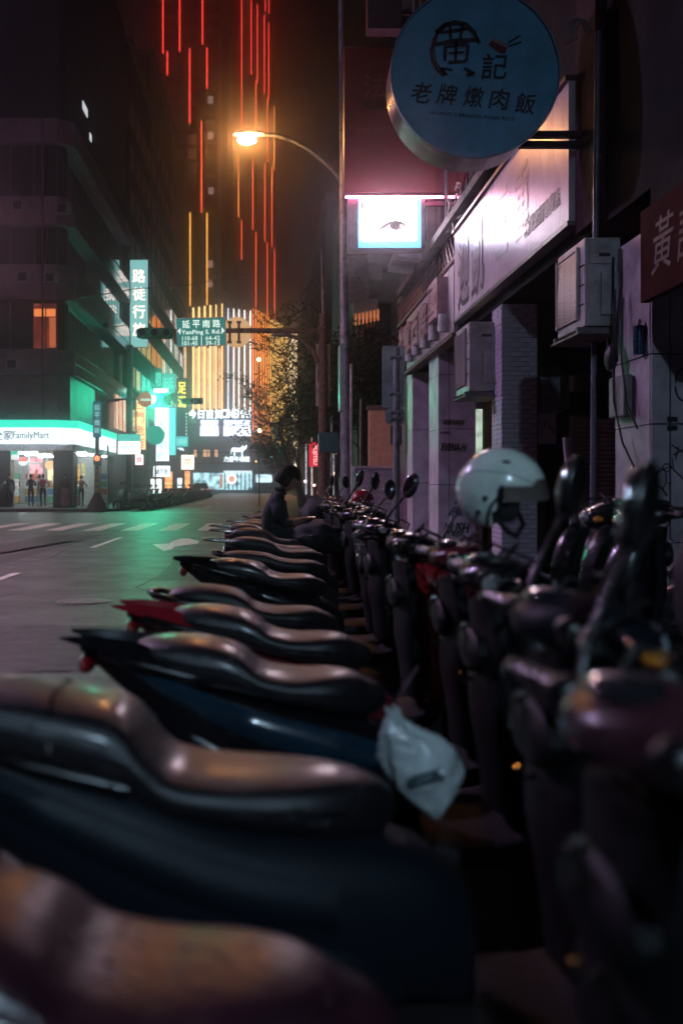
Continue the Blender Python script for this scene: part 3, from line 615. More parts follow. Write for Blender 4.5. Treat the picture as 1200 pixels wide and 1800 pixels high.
for k in range(7): box_obj("door_bar", P(394 + k * 7.2, 0, 164).x, P(394 + k * 7.2, 0, 164).x + .18, 164.6, 164.88, 0.3, 3.3, wfm, gb)
# ------------------------------------------------------------------ the tower with red light lines
tw_ = thing("light_line_tower", "black high tower drawn with broken vertical red and amber light lines", "tower", (-15, 220, 0.14))
tx0, tx1 = P(279, 0, 220).x, P(400, 0, 220).x; tx2 = P(483, 0, 262).x
tdark = mat("tower_wall", (0.03, 0.02, 0.028), rough=0.6, var=0.3, scale=0.2)
obj("wall", MB().prism([(tx0, 220, 0.14), (tx1, 220, 0.14), (tx2, 262, 0.14), (tx2, 290, 0.14), (tx0, 290, 0.14)], (0, 0, 118)), tdark, tw_)
pil_ = MB().box(-0.35, 0.35, -0.5, 0, 0, 118).mesh("pilaster"); pil_.materials.append(mat("tower_pilaster", (0.10, 0.075, 0.09), rough=0.5))
for px in (286, 326, 352, 388): inst(pil_, "pilaster", tw_, (P(px, 0, 220).x + 15, 0, 0))
pil2 = MB().box(-0.45, 0.45, -0.8, 0, 0, 74).mesh("pilaster"); pil2.materials.append(mat("tower_pale_rib", (0.34, 0.30, 0.34), rough=0.5))
for px in (386, 406): inst(pil2, "pilaster", tw_, (P(px, 0, 219).x + 15, -0.6, 42 - 0.14 - 16))
box_obj("light_niche", P(386, 0, 219).x, P(408, 0, 219).x, 218.6, 219.9, 1.25 + 325 * .1251, 1.25 + 343 * .1251, mat("pale_niche", (0.45, 0.40, 0.45), rough=0.5), tw_)
tpane = MB().box(-0.9, 0.9, -0.08, 0, 0, 2.2).mesh("window"); tpane.materials.append(glass_dark)
for cx in (-21.8, -19.5, -16.6, -12.8, -10.9):
    for f in range(26): inst(tpane, "window", tw_, (cx + 15, -0.02, 38 + f * 3.2))
for (px, py) in ((370, 175), (370, 238), (371, 335), (370, 464), (369, 498)):
    p = P(px, py, 219.6); box_obj("window", p.x - .55, p.x + .55, 219.7, 219.85, p.z - 0.8, p.z + 0.8, emis("dim_tower_window", (0.75, 0.45, 0.42), 0.38), tw_, label="dimly lit window")
Tl = Vector((tx1, 220, 0)); Td = Vector((tx2 - tx1, 42, 0)); Tn = Vector((Td.y, -Td.x, 0)).normalized()
lines = [(317, -30, 235, 0), (336, 225, 330, 0), (390, -30, 225, 0), (434, 215, 540, 0), (490, -30, 195, 0), (510, 210, 388, 0), (486, 535, 935, 1), (436, 935, 1345, 3), (510, 935, 1340, 3),
         (655, -30, 560, 0), (697, -30, 328, 0), (724, 20, 363, 0), (718, 355, 620, 1), (755, 65, 410, 0), (774, 100, 435, 0), (769, 430, 710, 1), (799, 468, 748, 2), (641, 680, 955, 2), (704, 690, 1010, 1),
         (655, 968, 1140, 1), (757, 720, 1060, 1), (788, 735, 1085, 1), (718, 1020, 1350, 1), (768, 1065, 1390, 1), (800, 1093, 1410, 1), (775, -30, 60, 0), (759, -30, 50, 0)]
lm = [emis("red_light_line", (1.0, 0.05, 0.035), 2.2), emis("red_orange_light_line", (1.0, 0.10, 0.035), 2.0), emis("orange_light_line", (1.0, 0.26, 0.06), 2.0), emis("amber_light_line", (1.0, 0.42, 0.07), 2.0)]
for (cx, c0, c1, mi) in lines:
    px = 160 + cx / 2.5; y0, y1 = c0 / 2.5, c1 / 2.5
    if px < 400: q = P(px, 0, 219.5); w = 0.14
    else:
        k = (px - 470) / 1750; t = (k * 220 - Tl.x) / (Td.x - k * 42); q = Tl + Td * t + Tn * 0.4; w = 0.10 + 0.02 * t
    D = q.y
    obj("light_line", MB().box(q.x - w, q.x + w, D - 0.2, D + 0.1, 1.25 + (853 - y1) * D / 1750, 1.25 + (853 - y0) * D / 1750), lm[mi], tw_)
hz_ = None
# ================================================================== RIGHT SIDE: SIGNS, AIR CONDITIONERS, POLES
# round hanging sign
rs = thing("round_sign", "big round pale blue hanging sign with brushed Chinese lettering, noodle bowl emblem and steel rim", "sign", P(834, 128, 9.2))
sc_ = P(834, 128, 9.2); rr = 148 / 1750 * 9.2
facem = mat("blue_sign_face", (0.17, 0.50, 0.76), rough=0.35, var=0.12, scale=3, bump=0.05)
rimm = mat("brushed_rim", (0.55, 0.47, 0.45), rough=0.22, metal=0.9, var=0.2, scale=3)
# slightly egg-shaped outline
def ring(y, r, k=1.0): return [Vector((sc_.x + r * 0.985 * math.cos(t), y, sc_.z + r * 1.0 * math.sin(t))) for t in [2 * math.pi * i / 96 for i in range(96)]]
obj("rim", MB().loft([ring(9.2, rr), ring(9.66, rr)], 0, caps=True), rimm, rs, smooth=30)
obj("edge_bead", MB().loft([ring(9.17, rr + 0.002), ring(9.17, rr + 0.016), ring(9.215, rr + 0.016), ring(9.215, rr + 0.002)], caps=False), mat("blue_edge", (0.25, 0.4, 0.55), rough=0.3), rs, smooth=30)
obj("face", MB().loft([ring(9.19, rr - 0.004), ring(9.199, rr - 0.004)]), facem, rs, smooth=30)
s = 9.185 / 1750
ink2 = mat("sign_ink", (0.012, 0.02, 0.035), rough=0.5, var=0.1)
redink = mat("sign_red_ink", (0.16, 0.015, 0.03), rough=0.5, var=0.1)
def st_(pts, w, m=ink2, parent=rs, name="brush_stroke", y=9.178, tap=True):
    "one brush stroke through photo-space points, on the sign's face plane"
    cen = [Vector(((px - 470) * 9.185 / 1750, y, 1.25 + (853 - py) * 9.185 / 1750)) for px, py in pts]
    cs_ = []
    for i in range(len(cen) - 1):
        for j in range(4): cs_.append(cen[i].lerp(cen[i + 1], j / 4))
    cs_.append(cen[-1]); L_, Rr = [], []
    for i, c in enumerate(cs_):
        d_ = (cs_[min(i + 1, len(cs_) - 1)] - cs_[max(i - 1, 0)]).normalized(); nn = Vector((-d_.z, 0, d_.x))
        t = i / (len(cs_) - 1); ww = w * s * (0.55 + 0.6 * math.sin(math.pi * (0.15 + 0.7 * t)) if tap else 1) / 1.0
        L_.append(c + nn * ww / 2); Rr.append(c - nn * ww / 2)
    mb = MB(); n_ = len(L_)
    mb.add(L_ + Rr, [(i, i + 1, n_ + i + 1, n_ + i) for i in range(n_ - 1)])
    return obj(name, mb, m, parent)
def glyph(chars, cx, cy, w, h, rzd=0.0, bold=0.006):
    p = Vector(((cx - 470) * s, 9.178, 1.25 + (853 - cy) * s))
    text("lettering", chars, p, 0.3, ink2, rs, fit=(w * s, h * s), bold=bold, ry=R(rzd), extrude=0.001, shear=0.12)
k4 = 3.75
# emblem: brushed ring that sweeps round the first character
st_([(790, 40), (772, 52), (763, 68), (757, 88), (759, 106), (767, 122), (780, 134)], 5, redink)
st_([(786, 44), (769, 60), (762, 84), (765, 108), (776, 126), (786, 131)], 2.2, redink)
st_([(765, 58), (780, 45), (800, 40), (818, 44), (832, 57), (842, 77)], 8)
st_([(775, 125), (785, 133), (775, 120), (795, 124)], 4)
st_([(815, 120), (832, 130), (819, 132)], 6)
# first character, stroke by stroke (emblem form)
st_([(772, 58), (800, 54), (822, 51)], 6); st_([(764, 78), (800, 72), (840, 70)], 7)
st_([(790, 46), (792, 72)], 5); st_([(812, 42), (808, 70)], 5)
st_([(782, 80), (781, 108)], 6); st_([(784, 83), (808, 79), (822, 80), (819, 108)], 6); st_([(787, 110), (818, 108)], 5); st_([(801, 72), (800, 108)], 5); st_([(788, 94), (815, 92)], 4)
glyph("記", 868, 117, 44, 44)
for ch, (x, y) in zip("老牌燉肉飯", ((740, 163), (785, 166), (832, 170), (877, 174), (923, 182))): glyph(ch, x, y, 35, 36, 6, bold=0.005)
text("lettering", "HUANG JI BRAISED PORK RICE", (P(829, 0, 9.185).x, 9.178, P(0, 205, 9.185).z), 0.1, ink2, rs, fit=(148 * s, 8 * s), ry=R(4.5), extrude=0.001)
# bowl and chopsticks emblem
obj("bowl_emblem", MB().prism([P(858, 78, 9.18), P(868, 66, 9.18), (P(893, 78, 9.18)), P(887, 95, 9.18), P(875, 92, 9.18)], (0, 0.003, 0)), redink, rs)
obj("bowl_band", MB().prism([P(864, 72, 9.176), P(868, 66, 9.176), P(893, 78, 9.176), P(890, 84, 9.176)], (0, 0.002, 0)), mat("sign_pale_ink", (0.45, 0.25, 0.3), rough=0.5, var=0.1), rs)
st_([(892, 76), (914, 62)], 3); st_([(892, 82), (916, 74)], 3)
for yy in (236, 254):
    p = P(940, yy, 9.4); obj("bracket_arm", MB().box(p.x - 0.25, 3.05, 9.38, 9.45, p.z - 0.028, p.z + 0.028), mat("maroon_steel", (0.05, 0.025, 0.035), rough=0.5, metal=0.4), rs)
# white signboard on the facade
D0, D1 = 9.6, 15.45
zs0, zs1 = 3.80, 5.15
ws = thing("shop_signboard", "long white glossy signboard with raised Chinese characters catching the screen's glare", "sign", (XF, 12.5, zs0))
boardm = mat("white_signboard", (0.80, 0.68, 0.74), rough=0.27, var=0.16, scale=1.2, spec=0.16, rvar=0.08, stretch=(1, 1, 0.35))
box_obj("board", 2.90, 3.0, D0, D1, zs0, zs1, boardm, ws)
box_obj("top_trim", 2.86, 3.02, D0 - 0.02, D1 + 0.02, zs1 + 0.003, zs1 + 0.05, mat("maroon_trim", (0.10, 0.03, 0.045), rough=0.4), ws)
box_obj("bottom_trim", 2.88, 3.02, D0 - 0.02, D1 + 0.02, zs0 - 0.05, zs0 - 0.003, mat("dull_trim", (0.20, 0.17, 0.18), rough=0.4, metal=0.3), ws)
letm = mat("raised_letter_face", (0.50, 0.42, 0.46), rough=0.3, var=0.1); print_and_shadow = mat("letter_print_and_shadow", (0.07, 0.055, 0.07), rough=0.4, var=0.1)
def ftext(s_, D, z, w, h, m, parent, ext=0.03, bold=0.01, x=2.895):
    # fit is (along the street, height); the street-facing side reads from far to near seen from the road
    return text("lettering", s_, (x - ext, D, z), 0.3, m, parent, fit=(w, h), bold=bold, rz=R(-90), extrude=ext)
ftext("迎", 14.75, 4.40, 0.75, 0.95, print_and_shadow, ws, 0.001, 0.03); ftext("迎", 14.72, 4.46, 0.72, 0.93, letm, ws, 0.003, 0.012)  # darker offset copy paints the raised character's shadow on the board
ftext("凱", 13.75, 4.38, 0.75, 0.95, print_and_shadow, ws, 0.001, 0.03); ftext("凱", 13.72, 4.44, 0.72, 0.93, letm, ws, 0.003, 0.012)
faint = mat("faint_letter_print", (0.36, 0.27, 0.34), rough=0.3, var=0.1)
for i, ch in enumerate("三重"): ftext(ch, 12.35 - i * 1.0, 4.5, 0.6, 0.8, faint, ws, 0.0006, 0.01)
ftext("肉羹飯麵專賣店", 10.55, 4.13, 1.35, 0.20, print_and_shadow, ws, 0.0008, 0.004)
# hanging dark red sign and its neighbour above
rd = thing("hanging_signboard", "large dark red hanging sign with faint lettering above the lit screen", "sign", (2.2, 17.35, 6.2))
box_obj("board", P(605, 0, 17.3).x, 3.0, 17.3, 17.62, P(0, 338, 17.3).z, P(0, 84, 17.3).z, mat("dark_red_sign", (0.16, 0.012, 0.03), rough=0.42, var=0.2, scale=1), rd)
box_obj("frame_top", P(604, 0, 17.3).x, 3.02, 17.27, 17.64, P(0, 84, 17.3).z + 0.003, P(0, 80, 17.3).z, mat("maroon_trim", (0, 0, 0)), rd)
faintr = mat("faint_red_letter", (0.22, 0.08, 0.07), rough=0.5, var=0.1)
text("lettering", "法", P(660, 152, 17.29), 0.4, faintr, rd, fit=(0.42, 0.4), bold=0.003, extrude=0.003)
text("lettering", "風靡", P(660, 184, 17.29), 0.3, mat("black_red_letter", (0.03, 0.01, 0.012), rough=0.5, var=0.1), rd, fit=(0.5, 0.17), bold=0.006, extrude=0.003)
text("lettering", "THE FRENCH", P(665, 228, 17.29), 0.3, faintr, rd, fit=(0.75, 0.08), extrude=0.003)
ub = thing("hanging_signboard", "small dark unlit box sign at the top beside the round sign", "sign", (2.0, 15.0, 8.2))
box_obj("box", P(646, 0, 16).x, P(706, 0, 16).x, 16, 16.3, P(0, 50, 16).z, P(0, -20, 16).z, mat("dark_violet_box", (0.10, 0.05, 0.075), rough=0.5), ub)
box_obj("arm", P(706, 0, 16).x, 3.05, 16.1, 16.16, P(0, 20, 16).z, P(0, 16, 16).z, MC["maroon_steel"], ub)
# LED screen
ls = thing("led_screen", "small bright white outdoor screen showing a single eye, hung from a steel arm", "screen", P(682, 390, 16.8))
box_obj("housing", P(612, 0, 16.8).x, P(748, 0, 16.8).x, 16.86, 17.2, P(0, 436, 16.8).z, P(0, 347, 16.8).z, mat("screen_housing", (0.20, 0.14, 0.17), rough=0.35, metal=0.3), ls)
box_obj("light_surround", P(630, 0, 16.8).x, P(740, 0, 16.8).x, 16.81, 16.858, P(0, 434, 16.8).z, P(0, 350, 16.8).z, emis("screen_cyan_edge", (0.12, 0.50, 1.0), 1.5), ls)
box_obj("screen", P(633, 0, 16.8).x, P(731, 0, 16.8).x, 16.78, 16.808, P(0, 422, 16.8).z, P(0, 352, 16.8).z, emis("screen_white_face", (1.0, 0.84, 0.95), 21), ls)
box_obj("glow_bracket", P(607, 0, 16.8).x, 2.95, 16.79, 16.83, P(0, 347.5, 16.8).z, P(0, 344.5, 16.8).z, emis("bracket_pink_glow", (1.0, 0.16, 0.36), 26), ls)  # bracket edge made to glow pink, added to light the red sign
box_obj("arm", P(748, 0, 16.9).x, 3.05, 16.95, 17.02, P(0, 360, 16.9).z, P(0, 353, 16.9).z, MC["maroon_steel"], ls)
eyed = mat("screen_print_dark", (0.05, 0.03, 0.03), rough=0.6, var=0.1); eyer = emis("screen_print_red", (0.9, 0.12, 0.12), 1.2); skinp = emis("screen_print_skin", (0.75, 0.40, 0.36), 1.0)
def scr(pts, m, y, name="print"): obj(name, MB().prism([P(690 + (px - 690) * 1.12, 397 + (py - 397) * 1.25, y) if px > 650 else P(px, py, y) for px, py in pts], (0, 0.004, 0)), m, ls)
scr([(668, 404), (676, 396), (688, 391), (700, 390), (710, 394), (714, 399), (704, 402), (692, 403), (680, 400)], skinp, 16.772)
scr([(667, 404), (672, 397), (682, 391), (694, 389), (706, 391), (715, 398), (706, 395), (694, 393), (684, 395), (675, 400)], eyed, 16.766)
scr([(686, 394), (690, 392), (697, 392), (701, 395), (700, 400), (695, 402), (689, 401), (686, 398)], eyed, 16.764)
scr([(705, 401), (697, 404), (688, 403), (694, 402), (700, 401)], eyed, 16.766)
text("print", "黃  燉肉飯", P(664, 368, 16.77), 0.1, eyer, ls, fit=(0.48, 0.055), bold=0.004, extrude=0.002)
scr([(633.5, 357), (637, 353), (639, 362), (636, 372), (634, 378)], eyer, 16.77)
# ribbed white panel with big block letters, plus balcony lattice above
rp = thing("ribbed_signboard", "white ribbed panel crowded with big raised block letters beyond the long signboard", "sign", (XF, 18.2, 3.66))
ribm = mat("white_rib_panel", (0.58, 0.54, 0.55), rough=0.4, var=0.3, scale=2)
rib = MB().box(0, 0.06, 0.01, 0.43, 0, 1.04).mesh("panel"); rib.materials.append(ribm)
for k in range(12): inst(rib, "panel", rp, (-0.1, 15.5 + k * 0.44 - 18.2, 0.0))
box_obj("backing", 2.965, 3.04, 15.46, 20.85, 3.62, 4.74, steel, rp)
box_obj("bottom_gutter", 2.86, 3.06, 15.46, 20.85, 3.56, 3.616, mat("rusty_gutter", (0.16, 0.12, 0.10), rough=0.6, var=0.6), rp)
pinkl = mat("pinkish_block_letter", (0.58, 0.40, 0.42), rough=0.35, var=0.15)
chs = [("國", 16.45, 4.28, 0.85, 0.62), ("際", 17.5, 4.12, 0.8, 0.6), ("西", 18.5, 4.12, 0.8, 0.55), ("服", 19.55, 4.12, 0.8, 0.55), ("社", 20.4, 4.15, 0.6, 0.6)]
for (c, D, z, w, h) in chs: ftext(c, D, z, w, h, pinkl, rp, 0.09, 0.02, x=2.898)
tin = MB().lathe if False else None
for k in range(5):
    D = 15.9 + k * 0.95; mb = MB().cyl((2.80, D, 3.70), (2.80, D, 3.98 + 0.05 * (k % 2)), 0.09, 0.075, 12); obj("lamp_can", mb, mat("pale_can", (0.55, 0.62, 0.58), rough=0.3), rp, smooth=40)
lt = thing("balcony_lattice", "faded tilted lattice railing above the ribbed white panel", "railing", (XF, 18.5, 4.8))
rail = mat("mauve_rail", (0.26, 0.17, 0.19), rough=0.5, metal=0.2)
box_obj("rail", 2.93, 3.0, 15.5, 22.5, 4.80, 4.86, rail, lt); box_obj("rail", 2.93, 3.0, 15.5, 22.5, 5.36, 5.42, rail, lt)
sl1 = MB().tube([(0, 0, 0), (0, 0.5, 0.5)], 0.012, 4).mesh("slat"); sl1.materials.append(rail)
sl2 = MB().tube([(0.02, 0.5, 0), (0.02, 0, 0.5)], 0.012, 4).mesh("slat"); sl2.materials.append(rail)
for k in range(28):
    inst(sl1, "slat", lt, (-0.04, -3.0 + k * 0.25, 0.06)); inst(sl2, "slat", lt, (-0.04, -3.0 + k * 0.25, 0.06))

# air conditioners: body, grille, louvres, bracket
acm = mat("cream_metal_casing", (0.50, 0.45, 0.46), rough=0.4, var=0.28, scale=5)
def aircon(label, X, D, z0, w, h, dep, sidepanel=True):
    a = thing("air_conditioner", label, "air conditioner", (X + dep / 2, D + w / 2, z0))
    box_obj("casing", X + 0.012, X + dep, D, D + w, z0, z0 + h, acm, a, bevel=0.012)
    g0, g1 = D + w * 0.20, D + w * 0.93
    box_obj("grille_recess", X, X + 0.011, g0, g1, z0 + h * 0.10, z0 + h * 0.92, mat("grille_dark", (0.05, 0.035, 0.04), rough=0.7), a)
    n_ = int(h * 0.80 / 0.021)
    lm_ = MB().box(-0.016, 0.0, 0, g1 - g0, 0, 0.010).mesh("louvre"); lm_.materials.append(acm)
    for k in range(n_): inst(lm_, "louvre", a, (X - 0.0 - (X + dep / 2), g0 - (D + w / 2), h * 0.11 + k * 0.021), rot=(0, R(20), 0))
    box_obj("grille_frame", X - 0.02, X + 0.01, g0 - 0.02, g0 - 0.002, z0 + h * 0.09, z0 + h * 0.93, acm, a)
    box_obj("grille_frame", X - 0.02, X + 0.01, g1 + 0.002, g1 + 0.02, z0 + h * 0.09, z0 + h * 0.93, acm, a)
    for k in range(3): box_obj("front_seam", X - 0.004, X + 0.011, D + 0.01, g0 - 0.03, z0 + h * (0.25 + 0.22 * k), z0 + h * (0.255 + 0.22 * k), MC["grille_dark"], a)
    # service side facing up the street
    box_obj("service_panel", X + dep * 0.15, X + dep * 0.95, D - 0.015, D - 0.001, z0 + h * 0.70, z0 + h * 0.96, acm, a)
    box_obj("service_cover", X + dep * 0.45, X + dep * 0.95, D - 0.03, D - 0.001, z0 + h * 0.12, z0 + h * 0.60, acm, a, bevel=0.006)
    box_obj("handle_slot", X + dep * 0.4, X + dep * 0.7, D - 0.02, D - 0.0155, z0 + h * 0.78, z0 + h * 0.82, MC["grille_dark"], a)
    br = mat("bracket_steel", (0.18, 0.15, 0.16), rough=0.5, metal=0.5)
    box_obj("bracket", X - 0.04, 3.06, D + 0.04, D + 0.09, z0 - 0.05, z0 - 0.004, br, a); box_obj("bracket", X - 0.04, 3.06, D + w - 0.09, D + w - 0.04, z0 - 0.05, z0 - 0.004, br, a)
    box_obj("drip_tray", X - 0.05, X + dep, D - 0.03, D + w + 0.02, z0 - 0.07, z0 - 0.053, br, a)
    obj("pipe", MB().tube([(X + dep * 0.8, D - 0.02, z0 + h * 0.2), (X + dep * 0.8, D - 0.09, z0 + h * 0.12), (X + dep * 0.95, D - 0.1, z0 - 0.2), (3.1, D - 0.05, z0 - 0.5)], 0.018, 6), mat("pipe_wrap", (0.35, 0.32, 0.33), rough=0.6), a, smooth=60)
    return a
aircon("cream air conditioner with large slatted grille under the long signboard", 2.71, 8.55, 2.62, 0.80, 0.76, 0.32)
aircon("grime streaked air conditioner hung above the tagged pillar", 2.66, 13.2, 2.50, 0.92, 0.92, 0.44)
aircon("white air conditioner high on two pale angled brackets behind the screen", 2.62, 18.6, 5.75, 0.85, 0.95, 0.36)
sb_ = thing("bracket_shelf", "pale triangular steel brackets under the high air conditioner", "bracket", (2.7, 18.6, 5.4))
for D in (17.9, 18.9): obj("gusset", MB().prism([(2.35, D, 5.45), (3.0, D, 5.45), (3.0, D, 5.30), (2.30, D, 5.38)], (0, 0.35, 0)), mat("pale_blue_steel", (0.42, 0.48, 0.55), rough=0.35, metal=0.4), sb_)
box_obj("tray", 2.32, 3.0, 17.95, 19.2, 5.46, 5.5, steel, sb_)
# loose cables and conduits on the facade
cb = thing("facade_cables", "tangle of loose cables and conduits over the signboard end", "cable", (XF, 15.5, 5.2))
for k in range(9):
    r_ = random.Random(k); D = 14.6 + r_.random() * 1.4
    pts = [(2.88 - 0.05 * r_.random(), D + 0.3 * math.sin(t * 2 + k), 5.25 + 0.28 * t * (0.5 + r_.random() * .5) + 0.12 * math.sin(3 * t + k)) for t in [i * 0.35 for i in range(7)]]
    obj("cable", MB().tube(pts, 0.014, 5), [acm, black, MC["maroon_steel"]][k % 3], cb, smooth=60)
for D in (16.2, 17.0, 18.4, 19.3, 20.2):
    obj("conduit", MB().tube([(2.97, D, 5.5), (2.98, D + 0.05, 8.5), (2.97, D, 12)], 0.035, 6), mat("mauve_pipe", (0.22, 0.17, 0.19), rough=0.5), cb, smooth=60)
# red cloth-like sign at the far right and gadgets on the grey pillar
ra = thing("red_signboard", "dark red sign with pale brushed characters on the grey pillar at the right edge", "sign", (2.9, 7.2, 2.7))
box_obj("board", 2.84, 2.9, 6.0, 7.59, 2.64, 3.33, mat("deep_red_sign", (0.050, 0.002, 0.006), rough=0.9, var=0.3, scale=2, spec=0.12), ra)
pl_ = mat("pale_red_letter", (0.10, 0.055, 0.065), rough=0.6, var=0.2)
for ch_, D_ in (("黃", 7.17), ("記", 6.70)): text("lettering", ch_, (2.838, D_, 3.0), 0.3, pl_, ra, fit=(0.40, 0.40), rz=R(-90), extrude=0.002, shear=0.2)
bx = thing("junction_box", "pale blue box with a teal stripe among the cables behind the drainpipe", "box", (3.0, 8.9, 2.9))
box_obj("box", 2.95, 3.14, 8.75, 8.9, 2.92, 3.20, mat("pale_lilac_box", (0.22, 0.22, 0.30), rough=0.5), bx); box_obj("stripe", 2.93, 2.949, 8.74, 8.9, 2.92, 3.20, mat("teal_box_side", (0.02, 0.14, 0.17), rough=0.5), bx)
mb2 = thing("meter_box", "small wall box wrapped in looping cables on the side of the grey pillar", "box", (2.95, 8.3, 2.1))
box_obj("box", 2.91, 2.985, 8.15, 8.5, 1.82, 2.16, mat("mauve_box", (0.22, 0.18, 0.21), rough=0.5), mb2, bevel=0.01)
for k, pts in enumerate([[(2.93, 8.4, 2.9), (2.9, 8.38, 2.4), (2.9, 8.35, 1.95), (2.92, 8.2, 1.6), (2.94, 8.0, 1.4)], [(2.94, 8.25, 2.8), (2.91, 8.2, 2.3), (2.92, 8.1, 1.9), (2.95, 7.95, 1.7)], [(2.9, 8.5, 2.5), (2.88, 8.45, 2.25), (2.9, 8.35, 2.2), (2.88, 8.3, 2.4), (2.93, 8.28, 2.9)], [(2.95, 8.5, 3.2), (2.93, 8.45, 2.8), (2.95, 8.4, 2.3)]]):
    obj("cable", MB().tube(pts, 0.009, 6), black, mb2, smooth=60)
obj("clump", MB().ell((2.9, 8.42, 2.33), (0.05, 0.09, 0.12), 10, 8), black, mb2, smooth=60)
cn = thing("bottle_holder", "dark blue printed canister strapped on the grey pillar's corner", "canister", (2.96, 7.95, 2.5))
obj("can", MB().cyl((2.955, 7.93, 2.29), (2.955, 7.93, 2.52), 0.042, 0.042, 16), mat("navy_can", (0.02, 0.05, 0.11), rough=0.2, var=0.5, scale=30), cn, smooth=40)
obj("cap", MB().cyl((2.955, 7.93, 2.522), (2.955, 7.93, 2.57), 0.022, 0.018, 12), acm, cn, smooth=40)
# graffiti, each tag lying on its tile
def graf(s_, px, py, D, w, h, m=ink, parent=pk, shear=0.3, bold=0.0, ry=0): text("tag_lettering", s_, P(px, py, D - 0.006), 0.2, m, parent, fit=(w * D / 1750, h * D / 1750), shear=shear, bold=bold, extrude=0.0008, ry=R(ry))
graf("OSEAAVS", 797, 742, 17.5, 36, 9, bold=0.004, ry=2); graf("EVENA-H", 797, 786, 17.5, 44, 13, bold=0.006, ry=2); graf("KUSH", 802, 928, 17.5, 46, 18, bold=0.007); graf("E).", 804, 940, 17.5, 24, 6, bold=0.004)
graf("Ea", 800, 899, 17.5, 28, 14, blueink, bold=0.004, shear=0.5); graf("as", 804, 882, 17.5, 12, 9); graf("ovecs", 782, 760, 17.5, 16, 3)
def loop(px, py, rx_, ry_, w, a0=0, a1=360, D=7.8, parent=pr):
    pts = [P(px + rx_ * math.cos(R(a)), py + ry_ * math.sin(R(a)), D - 0.008) for a in [a0 + (a1 - a0) * i / 18 for i in range(19)]]
    obj("tag_stroke", MB().tube(pts, w, 5), ink, parent, smooth=60)
loop(1162, 840, 8, 18, 0.0045); loop(1171, 822, 7, 7, 0.0045); loop(1200, 676, 14, 28, 0.007, 60, 300)
for a, b_ in (((1162, 856), (1172, 872)), ((1152, 832), (1180, 818)), ((1172, 848), (1178, 851)), ((1180, 782), (1200, 795)), ((1182, 800), (1200, 790)), ((1178, 820), (1200, 842)), ((1180, 805), (1183, 822)), ((1192, 785), (1186, 808))):
    obj("tag_stroke", MB().tube([P(*a, 7.79), P(*b_, 7.79)], 0.0045, 5), ink, pr)
for (a, b_) in ((1178, 737), (1178, 752)): obj("tape", MB().box(P(a - 7, 0, 7.8).x, P(a + 10, 0, 7.8).x, 7.78, 7.793, P(0, b_ + 4, 7.8).z, P(0, b_ - 4, 7.8).z), ink, pr)

# ------------------------------------------------------------------ poles in the right foreground-middle
sp = thing("sign_pole", "grey pole carrying a sign plate seen from behind, in front of the hoarding", "sign pole", (1.94, 15.0, 0.12))
plate = mat("bare_plate_back", (0.36, 0.36, 0.38), rough=0.42, metal=0.5, var=0.25, scale=4)
obj("pole", MB().cyl((1.94, 15, 0.12), (1.94, 15, P(0, 612, 15).z), 0.052, 0.052, 16), galv, sp, smooth=40)
def rrect(px0, px1, py0, py1, D, r=4, th=0.012, skew=0):
    pts = []
    for cx, cy, a0 in ((px1 - r, py0 + r, 0), (px0 + r, py0 + r, 90), (px0 + r, py1 - r, 180), (px1 - r, py1 - r, 270)):
        for k in range(5): a = R(a0 + k * 22.5); pts.append(P(cx + r * math.cos(a), cy - r * math.sin(a), D))
    return MB().prism(pts, (0, th, 0))
obj("sign_plate", rrect(671, 711, 608, 716, 15.08), plate, sp)
obj("sign_plate", rrect(677, 711, 718, 746, 15.08, 8), plate, sp)
obj("sign_plate", rrect(686, 706, 748, 782, 15.08, 2), mat("dark_plate_back", (0.12, 0.11, 0.13), rough=0.5, metal=0.4), sp)
for py in (628, 692, 724, 736):
    obj("clamp", MB().box(1.86, 2.02, 14.93, 15.075, P(0, py, 15).z - 0.016, P(0, py, 15).z + 0.016), steel, sp); obj("bolt", MB().cyl((1.87, 14.9, P(0, py, 15).z), (1.87, 15.0, P(0, py, 15).z), 0.018, 0.018, 6), steel, sp)

